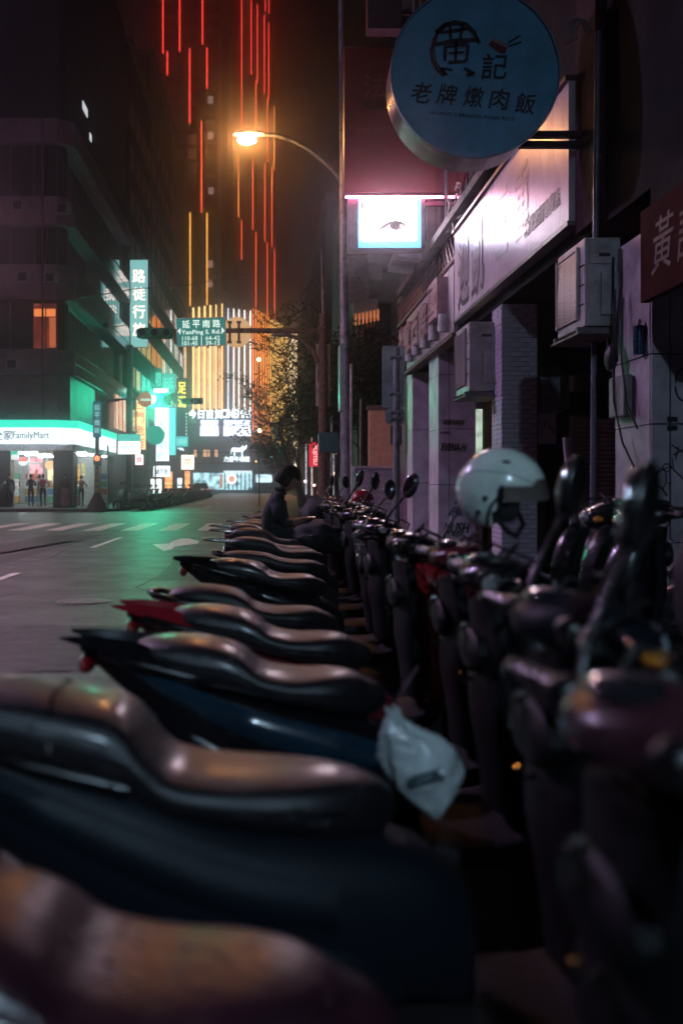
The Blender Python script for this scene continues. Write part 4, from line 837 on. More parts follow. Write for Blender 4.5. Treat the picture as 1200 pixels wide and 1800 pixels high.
def street_lamp(x, y, label, arm=2.15, h=8.85, power=520, col=(1.0, 0.41, 0.11), top=12.2, group="street lamps along the kerb", rz=0.0, lname="sodium_lens"):
    t = thing("street_lamp", label, "street lamp", (x, y, 0.0), rz, group=group)
    mb = MB().tube([(0, 0, 0), (0, 0, 1.0), (-0.02, 0, 4), (-0.05, 0, 8), (-0.10, 0, top)], [0.12, 0.105, 0.10, 0.085, 0.055], 14); obj("pole", mb, galv, t, world=False, smooth=50)
    obj("base", MB().cyl((0, 0, 0), (0, 0, 0.35), 0.17, 0.15, 14), galv, t, world=False, smooth=40)
    pts = [(-0.05 + -arm * math.sin(R(a)) * 0.85, 0, 7.75 + (h - 7.7) * (1 - math.cos(R(a))) * 1.0) for a in range(0, 91, 10)]
    pts = [(-0.06 - arm * 0.80 * (u ** 1.15), 0, h - 1.0 + 1.05 * math.sin(u * math.pi / 2)) for u in [i / 10 for i in range(11)]]
    obj("arm", MB().tube(pts, [0.045] * 11, 10), galv, t, world=False, smooth=60)
    hx = -arm
    head = MB(); head.loft([[Vector((hx + 0.30 * u, r * math.cos(a), h + 0.04 + 0.7 * r * abs(math.sin(a)) * (1 if math.sin(a) > 0 else 0.25))) for a in [2 * math.pi * k / 12 for k in range(12)]] for u, r in ((-1.0, 0.03), (-0.8, 0.10), (0, 0.15), (1, 0.11), (1.55, 0.05))])
    obj("head", head, galv, t, world=False, smooth=50)
    lens = emis(lname, col, power)
    obj("lens", MB().ell((hx, 0, h - 0.07), (0.21, 0.13, 0.10), 14, 8) if lname == "sodium_lens" else MB().prism([(hx - .14, -.09, h - .03), (hx + .14, -.09, h - .03), (hx + .14, .09, h - .03), (hx - .14, .09, h - .03)], (0, 0, .01)), lens, t, world=False, smooth=60)
    return t
street_lamp(1.70, 21.7, "tall street lamp with glowing orange head on a curved arm", power=LAMP_POWER)
lamp2 = street_lamp(2.3, -7.0, "cool white street lamp further back on the same kerb", power=LAMP2_POWER, col=(0.52, 0.76, 1.0), lname="cool_lens", h=6.9)
street_lamp(-13.5, 33.0, "pink tinged street lamp added out of view at left to light the corner building", power=FILL_LAMP3_POWER, col=(0.95, 0.48, 0.62), rz=R(180), lname="added_pink_lens", h=9.5)  # unseen lamp added to brighten the far corner building and road
street_lamp(-11.5, 15.0, "pink tinged street lamp added out of frame at left for sheen on the seats", power=FILL_LAMP4_POWER, col=(0.80, 0.55, 1.0), rz=R(180), lname="added_sheen_lens", h=9.5)  # unseen lamp added for pink sheen on the seats and facade
# mast arm pole with road name sign and signals
ma = thing("mast_arm_pole", "rusty traffic mast with a long arm over the street carrying the green road name sign", "traffic mast", (1.64, 29.5, 0.0))
Dm = 29.5
obj("pole", MB().tube([(1.62, Dm, 0), (1.64, Dm, 3), (1.63, Dm, P(0, 552, Dm).z)], [0.15, 0.13, 0.105], 14), rust, ma, smooth=50)
obj("upper_pole", MB().tube([(1.67, Dm, P(0, 552, Dm).z - 0.3), (1.60, Dm, P(0, 436, Dm).z)], [0.05, 0.035], 10), galv, ma, smooth=50)
obj("arm", MB().tube([P(566, 582, Dm), P(420, 581, Dm), P(300, 583, Dm), P(246, 586, Dm)], [0.085, 0.075, 0.06, 0.05], 12), rust, ma, smooth=50)
obj("lamp_arm", MB().tube([P(562, 672, Dm), P(560, 640, Dm), P(548, 612, Dm), P(528, 596, Dm), P(505, 589, Dm), P(486, 588, Dm)], [0.07, 0.065, 0.06, 0.06, 0.06, 0.05], 12), rust, ma, smooth=60)
obj("lamp_head", MB().ell(P(492, 589, Dm), (0.28, 0.14, 0.06), 14, 8), galv, ma, smooth=60)
for py in (578, 640, 690, 745): obj("collar", MB().cyl((P(567, 0, Dm).x, Dm, P(0, py, Dm).z), (P(567, 0, Dm).x, Dm, P(0, py - 4, Dm).z), 0.15, 0.15, 12), rust, ma, smooth=40)
rn = thing("road_name_sign", "green road name sign reading YanPing S. Rd. hung on the mast arm", "sign", P(353, 584, Dm - 0.2))
Ds = Dm - 0.18
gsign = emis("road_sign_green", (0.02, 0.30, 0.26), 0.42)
q = [P(309, 559, Ds), P(396, 557, Ds), P(398.5, 607, Ds), P(311.5, 610, Ds)]
obj("plate", MB().prism(q, (0, 0.06, 0)), mat("road_sign_white_rim", (0.7, 0.75, 0.72), rough=0.4, var=0.05), rn)
q2 = [P(310.5, 560.6, Ds - 0.01), P(394.5, 558.6, Ds - 0.01), P(397, 605.4, Ds - 0.01), P(313, 608.2, Ds - 0.01)]
obj("face", MB().prism(q2, (0, 0.012, 0)), gsign, rn)
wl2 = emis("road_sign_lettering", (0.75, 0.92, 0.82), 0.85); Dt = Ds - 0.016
def rt(s_, px, py, w, h, b=0.01): text("lettering", s_, P(px, py, Dt), 0.3, wl2, rn, fit=(w * Dt / 1750, h * Dt / 1750), bold=b, ry=R(-1.2), extrude=0.003)
for ch, px in zip("延平南路", (327, 345, 362.5, 380.5)): rt(ch, px, 569.5 - (px - 350) * 0.03, 13, 13.5)
rt("YanPing S. Rd.", 353.5, 584.5, 68, 9.5); rt("110-68", 334, 594.5, 27, 7.5, 0.006); rt("101-45", 334, 603.5, 27, 7.5, 0.006); rt("64-42", 374, 594, 25, 7.5, 0.006); rt("39-15", 374, 603, 25, 7.5, 0.006)
obj("divider", MB().box(P(353.6, 0, Dt).x, P(354.8, 0, Dt).x, Dt, Dt + 0.01, P(0, 607, Dt).z, P(0, 591, Dt).z), wl2, rn)
for a, b_, c in (((312, 582), (317.5, 576), (317.5, 588)), ((395, 581), (389.5, 575), (389.5, 587))): obj("arrow", MB().prism([P(*a, Dt), P(*b_, Dt), P(*c, Dt)], (0, 0.006, 0)), wl2, rn)
dk = thing("round_traffic_sign", "tan round traffic sign seen from behind on the mast arm", "sign", P(415, 585, Dm + 0.15))
obj("disc", MB().disc(P(416, 584, Dm + 0.15), 27 * Dm / 1750, 32, th=0.02), emis("tan_sign_back_glow", (0.85, 0.52, 0.26), 0.55), dk, smooth=30)  # disc glows by itself in place of lamp light on the sign's back
for px in (404, 420):
    obj("bracket", MB().box(P(px - 2, 0, Dm).x, P(px + 2, 0, Dm).x, Dm - 0.09, Dm + 0.12, P(0, 603, Dm).z, P(0, 566, Dm).z), rust, dk)
    for yy in (567, 602): obj("bolt", MB().box(P(px - 4, 0, Dm).x, P(px + 4, 0, Dm).x, Dm - 0.1, Dm - 0.06, P(0, yy + 2, Dm).z, P(0, yy - 2, Dm).z), rust, dk)
ghm = mat("signal_green_housing", (0.05, 0.34, 0.18), rough=0.35, var=0.3)
def signal(label, px0, px1, py, D, r, name="traffic_signal", lit=None):
    t = thing(name, label, "traffic light", P((px0 + px1) / 2, py, D))
    a, b_ = P(px0, py, D), P(px1, py, D)
    obj("housing", MB().tube([a + Vector((0.0, 0, 0)), a + Vector((0.12, 0, 0)), b_ - Vector((0.05, 0, 0)), b_], [r * 0.7, r, r, r * 0.85], 14), ghm, t, smooth=40)
    n_ = 3
    for k in range(n_):
        c = a.lerp(b_, (k + 0.5) / n_); obj("visor", MB().cyl(c + Vector((0, -r - 0.15, 0)), c + Vector((0, -r * 0.5, 0)), r * 0.72, r * 0.72, 14, caps=False), ghm, t, smooth=40)
        on = lit == k
        obj("lens", MB().disc(c + Vector((0, -r * 0.98, 0)), r * 0.62, 16, th=0.02), emis("green_lens", (0.05, 1.0, 0.55), GREEN_POWER) if on else mat("dark_lens", (0.02, 0.03, 0.03), rough=0.2), t, smooth=30)
    return t
s1 = signal("green signal housing at the mast arm's tip, left of the road name sign", 241, 304, 586, 29.5, 0.17)
obj("hanger", MB().cyl(P(281, 596, 29.5), P(281, 612, 29.5), 0.05, 0.03, 8), ghm, s1)
# white plates on the mast pole, teal box, lettered banner
wpz = thing("pole_plate", "tall pale plate fixed behind the rusty mast pole", "sign", P(567, 660, Dm + 0.3))
obj("plate", MB().box(P(555, 0, Dm + .2).x, P(580, 0, Dm + .2).x, Dm + 0.2, Dm + 0.23, P(0, 713, Dm).z, P(0, 603, Dm).z), mat("pale_pink_plate", (0.50, 0.42, 0.46), rough=0.5), wpz)
tb = thing("control_box", "teal control cabinet strapped to the lamp pole", "box", P(590, 775, 24))
obj("box", MB().box(P(560, 0, 24).x, P(596, 0, 24).x, 24, 24.3, P(0, 796, 24).z, P(0, 760, 24).z), mat("teal_cabinet", (0.03, 0.10, 0.10), rough=0.4), tb, bevel=0.02)
vb = thing("vertical_plate", "narrow greenish sign plate seen edge on beside the lamp pole", "sign", P(599, 670, 20.5))
obj("plate", MB().box(P(597, 0, 20.5).x, P(603, 0, 20.5).x, 20.4, 21.0, P(0, 722, 20.5).z, P(0, 606, 20.5).z), mat("greenish_plate", (0.25, 0.38, 0.33), rough=0.4), vb)
fj = thing("banner_sign", "small red vertical sign reading FUJITSU beside the mast", "sign", P(552, 799, 38))
obj("board", MB().box(P(543.5, 0, 38).x, P(561, 0, 38).x, 38, 38.15, P(0, 820, 38).z, P(0, 778, 38).z), emis("lit_red_board", (0.75, 0.03, 0.06), 0.75), fj)
text("lettering", "FUJITSU", P(553, 800, 37.99), 0.3, emis("board_lettering", (1.0, 0.72, 0.65), 1.0), fj, fit=(33 * 38 / 1750, 8.5 * 38 / 1750), bold=0.006, ry=R(90))
obj("arm", MB().tube([P(561, 782, 38), P(575, 782, 38)], 0.03, 6), steel, fj); obj("post", MB().tube([(P(575, 0, 38).x, 38, 0), (P(575, 0, 38).x, 38, 3.2)], 0.05, 8), steel, fj)
for (px, y0, y1, D, lab) in ((523, 690, 872, 60, "thin pale pole before the striped building"), (583, 720, 880, 33, "thin pole between the mast and the lamp pole"), (634, 700, 850, 31, "slim lit post by the tan wall"), (617, 640, 880, 27, "slim pale post just right of the lamp pole")):
    t = thing("thin_pole", lab, "pole", P(px, 0, D).to_2d().to_3d()); obj("pole", MB().cyl((P(px, 0, D).x, D, 0), (P(px, 0, D).x, D, P(0, y0, D).z), 0.045, 0.04, 8), MC["pale_metal"], t, smooth=50)
sr = thing("red_shop_sign", "small red lit sign seen between the end wall and the graffitied pillar", "sign", P(742, 760, 24.5))
box_obj("board", P(738, 0, 24.3).x, P(748, 0, 24.3).x, 24.3, 24.4, P(0, 792, 24.3).z, P(0, 736, 24.3).z, emis("red_strip_sign", (0.85, 0.05, 0.06), 0.9), sr)
for k, (px, py, c) in enumerate(((742, 806, (1, .75, .5)), (745, 822, (1, .6, .35)), (741, 838, (1, .85, .6)), (744, 858, (.9, .5, .4)), (740, 880, (1, .7, .5)))):
    box_obj("lit_goods", P(px - 3, 0, 24.35).x, P(px + 3, 0, 24.35).x, 24.35, 24.45, P(0, py + 5, 24.35).z, P(0, py - 5, 24.35).z, emis("warm_goods_%d" % k, c, 1.3), sr)

# ------------------------------------------------------------------ left side: projecting lit signs
def lit_sign(label, px0, px1, py0, py1, D, col, st, txt=None, tcol=(1, 1, 1), tst=2.0, tfit=None, pattern=None, vertical=False, name="lit_sign", dep=0.25):
    c = P((px0 + px1) / 2, (py0 + py1) / 2, D); t = thing(name, label, "sign", c)
    a, b_ = P(px0, py1, D), P(px1, py0, D)
    nm = "panel_%d_%d" % (px0, py0)
    box_obj("casing", a.x - 0.03, b_.x + 0.03, D + 0.02, D + dep, a.z - 0.03, b_.z + 0.03, wfm, t)
    box_obj("face", a.x, b_.x, D, D + 0.018, a.z, b_.z, emis(nm, col, st * 1.5, pattern=pattern), t)
    if txt:
        m = emis(nm + "_glyph", tcol, tst)
        if vertical:
            n_ = len(txt); hh = (py1 - py0) / n_
            for i, ch in enumerate(txt): text("lettering", ch, P((px0 + px1) / 2, py0 + hh * (i + 0.5), D - 0.01), 0.5, m, t, fit=((px1 - px0) * 0.78 * D / 1750, hh * 0.78 * D / 1750), bold=0.015)
        else: text("lettering", txt, P((px0 + px1) / 2, (py0 + py1) / 2, D - 0.01), 0.5, m, t, fit=((px1 - px0) * 0.84 * D / 1750, (py1 - py0) * 0.6 * D / 1750), bold=0.012)
    xw = -9.99
    if a.x > xw + 0.05: box_obj("arm", xw, a.x, D + 0.08, D + 0.14, b_.z - 0.25, b_.z - 0.19, wfm, t)
    return t
hs_ = lit_sign("tall teal vertical hotel sign with glowing white characters", 229, 260, 457, 610, 71.2, (0.22, 0.52, 0.50), 0.62)
for i, ch in enumerate("路徒行旅"): text("lettering", ch, P(244.5, 485 + i * 31.3, 71.18), 0.5, emis("hotel_glyph", (1.0, 0.80, 0.72), 1.5), hs_, fit=(22 * 71 / 1750, 23 * 71 / 1750), bold=0.015)
fm = lit_sign("small projecting green and white box sign of the corner store", 208, 247, 776, 798, 66, (0.85, 0.97, 0.97), 1.3, "FamilyMart", (0.25, 0.45, 0.5), 0.6)
box_obj("stripe", P(208, 0, 66).x, P(247, 0, 66).x, 65.98, 66.2, P(0, 775.7, 66).z, P(0, 763, 66).z, emis("box_green", (0.05, 0.55, 0.45), 0.8), fm)
lit_sign("orange lit vertical sign with dim characters between the tall pillar and the no entry disc", 236, 256, 700, 790, 76, (1.0, 0.55, 0.25), 1.0, "西門老店", (0.7, 0.25, 0.1), 0.7, vertical=True)
lit_sign("teal lit box sign above the white vertical one", 262, 300, 690, 716, 80, (0.02, 0.62, 0.52), 0.75)
lit_sign("white narrow sign on top of the teal box sign", 270, 296, 683, 690, 80, (0.75, 0.95, 0.95), 1.2)
lit_sign("tall white vertical sign with grey characters in the teal glow", 273, 297, 717, 810, 84, (0.82, 0.98, 1.0), 1.5, "大家來唱歌", (0.4, 0.6, 0.6), 0.7, vertical=True)
lit_sign("pale teal vertical sign just right of the tall white one", 298, 309, 717, 800, 88, (0.10, 0.62, 0.60), 0.9)
lit_sign("teal sign with a dark outlined character below the road name sign", 285, 308, 657, 690, 90, (0.05, 0.40, 0.36), 0.6, "延", (0.2, 0.75, 0.68), 0.8)
lit_sign("green outlined neon characters on a dark board", 266, 284, 648, 686, 89, (0.02, 0.13, 0.11), 0.5, "開", (0.15, 0.6, 0.5), 0.8)
ys = lit_sign("dark vertical board with glowing yellow characters", 311, 330, 665, 782, 97, (0.03, 0.05, 0.06), 0.4)
for i, ch in enumerate("足滿"): text("lettering", ch, P(320, 682 + i * 24, 96.98), 0.5, emis("yellow_glyph", (1.0, 0.66, 0.08), 1.6), ys, fit=(14 * 97 / 1750, 20 * 97 / 1750), bold=0.02)
for k in range(8): box_obj("bulb", P(327, 0, 96.9).x, P(328.5, 0, 96.9).x, 96.85, 96.9, P(0, 728 + k * 6, 96.9).z, P(0, 726.5 + k * 6, 96.9).z, emis("bulb_white", (0.8, 0.95, 1), 2.0), ys)
lit_sign("flat teal box sign low between the yellow board and the white one", 297, 331, 767, 785, 92, (0.04, 0.42, 0.42), 0.8, "牛肉麵館", (0.3, 0.8, 0.75), 0.9)
lit_sign("cream lit square sign with small red marks near the parked car", 319, 341, 800, 825, 100, (1.0, 0.93, 0.72), 1.4, "茶", (0.7, 0.3, 0.2), 0.8)
lit_sign("small white and red sign under the box sign of the store", 238, 252, 799, 817, 74, (1.0, 0.75, 0.75), 1.1, "食", (0.8, 0.15, 0.15), 0.9)
lit_sign("white sign covered in scribbled black lettering above the scooters", 270, 299, 819, 838, 80, (0.88, 0.95, 1.0), 1.2, "滷肉飯", (0.15, 0.25, 0.3), 0.3)
lit_sign("pink lit menu panel behind the first far scooters", 221, 234, 818, 866, 77, (1.0, 0.70, 0.72), 1.0, pattern=(2.2, (0.6, 0.25, 0.25)))
lit_sign("white lit menu panel left of the orange one", 263, 284, 842, 872, 82, (0.95, 0.98, 0.95), 1.3, pattern=(2.0, (0.5, 0.6, 0.6)))
lit_sign("orange lit shop panel behind the far scooter row", 290, 303, 829, 866, 93, (1.0, 0.48, 0.16), 1.0, pattern=(1.6, (0.6, 0.2, 0.08)))
lit_sign("orange vertical banner nearest the parked car", 325, 334, 828, 858, 101, (1.0, 0.42, 0.14), 1.0, pattern=(2, (0.6, 0.2, 0.1)))
lit_sign("white lit doorway panel beside the orange banner", 312, 320, 840, 866, 99, (0.85, 0.95, 1.0), 1.2, pattern=(2, (0.35, 0.5, 0.55)))
lit_sign("dark teal lit column of the shop past the store", 300, 311, 716, 765, 91.5, (0.02, 0.30, 0.28), 0.6)
for i, (x0_, x1_, y0_, y1_, D, c, l) in enumerate(((505, 540, 826, 850, 118, (1.0, 0.5, 0.25), "orange lit stall far down the right side"), (517, 541, 811, 824, 112, (1.0, 0.88, 0.6), "pale yellow lit sign far down the right side"), (449, 478, 834, 848, 150, (0.6, 0.85, 0.95), "cold white shop light at the street's far right"))):
    lit_sign(l, x0_, x1_, y0_, y1_, D, c, 1.3, pattern=(1.2, tuple(v * 0.4 for v in c)))
ts = lit_sign("white and teal chained signs hanging in the far tree", 482, 487, 742, 790, 100, (0.5, 0.9, 0.85), 1.0, pattern=(1.5, (0.05, .2, .2)))
lit_sign("speckled teal box sign under the hanging chained signs", 473, 491, 791, 804, 100, (0.2, 0.55, 0.6), 0.9, pattern=(2.2, (0.02, 0.08, 0.1)))
# signals, round plates and posts on the left
signal("green housing far signal in front of the teal signs, its green lens lit", 262, 300, 703, 62, 0.36, lit=0)
signal("green housing signal by the yellow lettered board", 318, 357, 705, 60, 0.2, lit=None)
gd = thing("round_traffic_sign", "round sign with green signal light put into its colour", "sign", P(273, 765, 70)); obj("disc", MB().disc(P(273, 765, 70), 17 * 70 / 1750, 28, th=0.03), emis("disc_green_glow", (0.0, 0.36, 0.26), 0.6), gd, smooth=30); obj("post", MB().cyl((P(273, 0, 70).x, 70.1, 0.14), (P(273, 0, 70).x, 70.1, P(0, 750, 70).z), 0.06, 0.06, 8), steel, gd)  # green light of the signal is put into the disc as glow
hp = thing("signal_post", "striped post on a cone base with a vertical teal street plate and red pedestrian light", "sign pole", (P(171, 0, 47.2).x, 47.2, 0.14))
hx = P(171, 0, 47.2).x; hz1 = P(0, 685, 47.2).z
obj("pole", MB().cyl((hx, 47.2, 0.5), (hx, 47.2, hz1), 0.10, 0.085, 12), steel, hp, smooth=40)
obj("cone_base", MB().tube([(hx, 47.2, 0.14), (hx, 47.2, 0.2), (hx, 47.2, 0.9)], [0.55, 0.5, 0.12], 14), mat("dark_base", (0.10, 0.07, 0.07), rough=0.5), hp, smooth=30)
hzy = mat("hazard_yellow", (0.5, 0.36, 0.05), rough=0.5)
for k in range(5): obj("stripe", MB().cyl((hx, 47.2, 0.95 + k * 0.3), (hx, 47.2, 1.10 + k * 0.3), 0.115, 0.112, 12), hzy, hp, smooth=40)
obj("arm", MB().tube([P(171, 703, 47.2), P(215, 702, 47.2), P(250, 702, 47.2)], [0.07, 0.05, 0.04], 8), steel, hp, smooth=40)
obj("arm_brace", MB().tube([P(174, 725, 47.2), P(180, 712, 47.2), P(192, 706, 47.2), P(210, 704, 47.2)], 0.04, 8), steel, hp, smooth=40)
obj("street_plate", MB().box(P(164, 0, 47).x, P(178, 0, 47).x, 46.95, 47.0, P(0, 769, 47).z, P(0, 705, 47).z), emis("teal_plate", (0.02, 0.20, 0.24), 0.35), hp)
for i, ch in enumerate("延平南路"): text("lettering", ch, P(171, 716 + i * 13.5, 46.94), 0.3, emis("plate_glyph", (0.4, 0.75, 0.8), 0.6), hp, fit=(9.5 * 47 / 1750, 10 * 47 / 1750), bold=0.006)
obj("pedestrian_signal", MB().box(P(166, 0, 47).x, P(179, 0, 47).x, 46.8, 47.1, P(0, 818, 47).z, P(0, 799, 47).z), ghm, hp)
obj("red_lamp", MB().disc((P(172.5, 0, 47).x, 46.79, P(0, 806, 47).z), 0.12, 14), emis("red_man", (1.0, 0.13, 0.05), 3), hp)
ne = thing("no_entry_sign", "dim round no entry sign at the end of the left post's arm", "sign", P(256, 702, 47.0))
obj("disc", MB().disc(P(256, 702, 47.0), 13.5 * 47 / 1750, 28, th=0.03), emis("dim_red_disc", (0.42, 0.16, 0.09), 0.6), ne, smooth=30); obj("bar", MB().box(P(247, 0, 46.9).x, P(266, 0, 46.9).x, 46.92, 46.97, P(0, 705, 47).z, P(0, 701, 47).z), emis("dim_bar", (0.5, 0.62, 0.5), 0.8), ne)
for (px, y0, D, lab) in ((130, 783, 49.2, "thin post beside the store's dark corner pillar"), (190, 783, 51.5, "thin lit post right of the striped signal post"), (264, 800, 68, "thin post behind the silver scooter")):
    t = thing("thin_pole", lab, "pole", (P(px, 0, D).x, D, 0.14)); obj("pole", MB().cyl((P(px, 0, D).x, D, 0.14), (P(px, 0, D).x, D, P(0, y0, D).z), 0.05, 0.045, 8), steel, t, smooth=50)
co = thing("tall_column", "tall dark slim column rising beside the teal hotel sign", "column", (P(226, 0, 70).x, 70, 0.14)); obj("shaft", MB().box(P(223.5, 0, 70).x, P(231.5, 0, 70).x, 70, 70.7, 0.14, P(0, 612, 70).z), mat("brown_column", (0.12, 0.085, 0.09), rough=0.5), co)
obj("cap", MB().box(P(222.5, 0, 70).x, P(232.5, 0, 70).x, 69.9, 70.8, P(0, 612, 70).z + .003, P(0, 606, 70).z), conc, co)
# overhead wires
for k, (a, b_, c) in enumerate((((-40, 528, 45), (120, 522, 47), (235, 508, 60)), ((150, 572, 52), (190, 571, 54), (226, 571, 60)), ((235, 508, 60), (330, 498, 80), (440, 482, 110)))):
    t = thing("overhead_wire", ("black wire sagging past the banded building", "short wire with a knot near the hotel sign", "thin wire running on past the tower")[k], "wire", P(*a).to_2d().to_3d())
    obj("wire", MB().tube([P(*a), P(*b_) - Vector((0, 0, 0.15)), P(*c)], 0.03, 5), black, t)
    if k == 1: obj("knot", MB().ell(P(186, 571, 54), (0.16, 0.12, 0.14), 8, 6), black, t)
# ================================================================== SCOOTERS
def sring(x, w, zt, zb, e=0.75, n=22, top=0.55):
    zc, h = (zt + zb) / 2, (zt - zb) / 2; out = []
    for k in range(n):
        t = 2 * math.pi * k / n; c, s_ = math.cos(t), math.sin(t)
        ee = top if s_ > 0 else e
        out.append(Vector((x, w * math.copysign(abs(c) ** e, c), zc + h * math.copysign(abs(s_) ** ee, s_))))
    return out
def smooth_st(st, sub=3):
    "Catmull-Rom through the stations so long forms have no kinks"
    out = []; n = len(st)
    for i in range(n - 1):
        p0, p1, p2, p3 = st[max(i - 1, 0)], st[i], st[i + 1], st[min(i + 2, n - 1)]
        for j in range(sub):
            t = j / sub
            out.append(tuple(0.5 * ((2 * b) + (-a + c) * t + (2 * a - 5 * b + 4 * c - d) * t * t + (-a + 3 * b - 3 * c + d) * t ** 3) for a, b, c, d in zip(p0, p1, p2, p3)))
    out.append(st[-1]); return out
def hull(st, e=0.75, top=0.55, n=22, sub=3): return MB().loft([sring(x, max(w, .004), zt, zb, e, n, top) for x, w, zt, zb in smooth_st(st, sub)])
def torus(mb, c, R_, r, n=28, m=10, axis='y', a0=0, a1=360, rz_=1.0):
    rings = []; full = abs(a1 - a0) >= 360
    for i in range(n + (0 if full else 1)):
        t = R(a0 + (a1 - a0) * i / n); ring_ = []
        for k in range(m):
            p = 2 * math.pi * k / m; q = R_ + r * math.cos(p)
            ring_.append(Vector((c[0] + q * math.cos(t), c[1] + rz_ * r * math.sin(p), c[2] + q * math.sin(t))))
        rings.append(ring_)
    if full: rings.append(rings[0])
    return mb.loft(rings, caps=not full)
SM = {}
SM['seat'] = hull([(.05, .05, .800, .770), (.10, .095, .826, .745), (.22, .132, .836, .715), (.36, .150, .822, .70), (.44, .155, .796, .69), (.50, .156, .758, .68), (.60, .150, .740, .66), (.72, .132, .742, .64), (.80, .10, .738, .62), (.86, .06, .718, .62), (.885, .03, .700, .635), (.895, .008, .680, .655)], e=.66, top=.70, n=28).mesh("seat", 50)
SM['seat_flat'] = hull([(.03, .06, .795, .765), (.10, .11, .812, .74), (.25, .145, .815, .715), (.42, .155, .800, .70), (.52, .158, .772, .68), (.64, .152, .755, .66), (.76, .128, .752, .64), (.83, .09, .745, .62), (.88, .05, .725, .62), (.90, .025, .705, .64), (.908, .008, .685, .66)], e=.66, top=.62, n=28).mesh("seat", 50)
pip = MB()
for sy in (-1, 1): pip.tube([(x, sy * (w + .002), (zt + zb) / 2 + .006) for x, w, zt, zb in smooth_st([(.10, .095, .826, .745), (.22, .132, .836, .715), (.36, .150, .822, .70), (.44, .155, .796, .69), (.50, .156, .758, .68), (.60, .150, .740, .66), (.72, .132, .742, .64), (.80, .10, .738, .62)])], 0.0035, 5)
SM['piping'] = pip.mesh("piping", 60)
body_st = [(0, .02, .775, .735), (.06, .06, .778, .68), (.16, .105, .765, .60), (.30, .145, .74, .50), (.46, .170, .705, .43), (.62, .175, .675, .39), (.78, .158, .645, .35), (.88, .115, .60, .33), (.95, .06, .52, .31)]
SM['body'] = hull(body_st, e=.7, top=.6, n=26).mesh("body", 50)
body_sport = [(-.12, .012, .815, .795), (-.03, .05, .812, .735), (.08, .09, .80, .66), (.20, .125, .765, .58), (.34, .152, .725, .50), (.48, .172, .695, .44), (.64, .175, .665, .39), (.78, .158, .64, .35), (.88, .115, .60, .33), (.95, .06, .52, .31)]
SM['body_sport'] = hull(body_sport, e=.7, top=.6, n=26).mesh("body", 50)
def panel(sy, st, zf, d=0.012):
    rings = []
    for x, w, zt, zb in smooth_st(st):
        zc = zb + (zt - zb) * zf[0]; zt2 = zb + (zt - zb) * zf[1]
        rings.append([Vector((x, sy * (w * .93), zc)), Vector((x, sy * (w + d), zc * .6 + zt2 * .4)), Vector((x, sy * (w + d * .8), zc * .25 + zt2 * .75)), Vector((x, sy * (w * .93), zt2)), Vector((x, sy * (w * .6), (zc + zt2) / 2))])
    return MB().loft(rings)
for nm, st in (("side_panel", body_st[1:8]), ("side_panel_sport", body_sport[1:9])):
    for sy, tg in ((-1, "r"), (1, "l")): SM[nm + tg] = panel(sy, st, (.52, .88)).mesh("side_panel", 40)
SM['lower_r'] = panel(-1, body_st[2:8], (.08, .42), .008).mesh("lower_panel", 40); SM['lower_l'] = panel(1, body_st[2:8], (.08, .42), .008).mesh("lower_panel", 40)
tw2 = MB()
for sy in (-1, 1): tw2.loft([[Vector((-.17, sy * .075, .835)), Vector((-.17, sy * .082, .838)), Vector((-.17, sy * .078, .842))], [Vector((-.05, sy * .05, .80)), Vector((-.05, sy * .10, .81)), Vector((-.05, sy * .07, .845))], [Vector((.10, sy * .06, .77)), Vector((.10, sy * .125, .78)), Vector((.10, sy * .09, .83))], [Vector((.34, sy * .10, .72)), Vector((.34, sy * .165, .73)), Vector((.34, sy * .13, .75))]])
SM['tail_wings'] = tw2.mesh("tail_wings", 35)
SM['tail_light'] = MB().ell((.005, 0, .715), (.03, .075, .028), 16, 8).mesh("tail_light", 60)
gr_ = MB().tube([(.32, -.135, .735), (.12, -.135, .775), (-.02, -.105, .80), (-.055, 0, .805), (-.02, .105, .80), (.12, .135, .775), (.32, .135, .735)], .013, 8)
SM['grab_rail'] = gr_.mesh("grab_rail", 60)
rk = MB().tube([(.05, -.08, .80), (-.16, -.09, .815), (-.20, 0, .815), (-.16, .09, .815), (.05, .08, .80)], .010, 6)
for x in (-.02, -.09, -.15): rk.tube([(x, -.088, .812), (x, .088, .812)], .006, 5)
SM['luggage_rack'] = rk.mesh("luggage_rack", 60)
SM['number_plate'] = MB().box(-.012, 0, -.10, .10, 0, .13).mesh("number_plate")
mb = MB(); 
mb.loft([[Vector((x, -w, z)), Vector((x + .012, 0, z + .02)), Vector((x, w, z)), Vector((x + .02, 0, z - .004))] for x, w, z in ((.16, .06, .60), (.07, .065, .54), (.0, .06, .46), (-.06, .05, .36))])
SM['rear_fender'] = mb.mesh("rear_fender", 40)
mb = MB().box(.30, .80, -.09, .10, .20, .40).cyl((.52, -.16, .30), (.52, .15, .30), .10, .10, 16).box(.18, .45, .06, .12, .20, .30).cyl((.72, -.12, .27), (.72, .12, .27), .07, .07, 12)
SM['engine'] = mb.mesh("engine", 35)
mb = MB().tube([(.72, -.06, .22), (.60, -.13, .20), (.45, -.165, .24), (.32, -.175, .27)], .018, 8).tube([(.34, -.175, .27), (.28, -.178, .28), (-.02, -.18, .33), (-.06, -.18, .335)], [.03, .052, .056, .04], 14)
SM['exhaust'] = mb.mesh("exhaust", 40)
SM['heat_shield'] = MB().loft([[Vector((x, -.178 - .064 * math.cos(R(a)), z + .064 * math.sin(R(a)))) for a in (-50, -20, 10, 40, 65)] + [Vector((x, -.178 - .058 * math.cos(R(a)), z + .058 * math.sin(R(a)))) for a in (65, 40, 10, -20, -50)] for x, z in ((.26, .283), (.02, .323))]).mesh("heat_shield", 40)
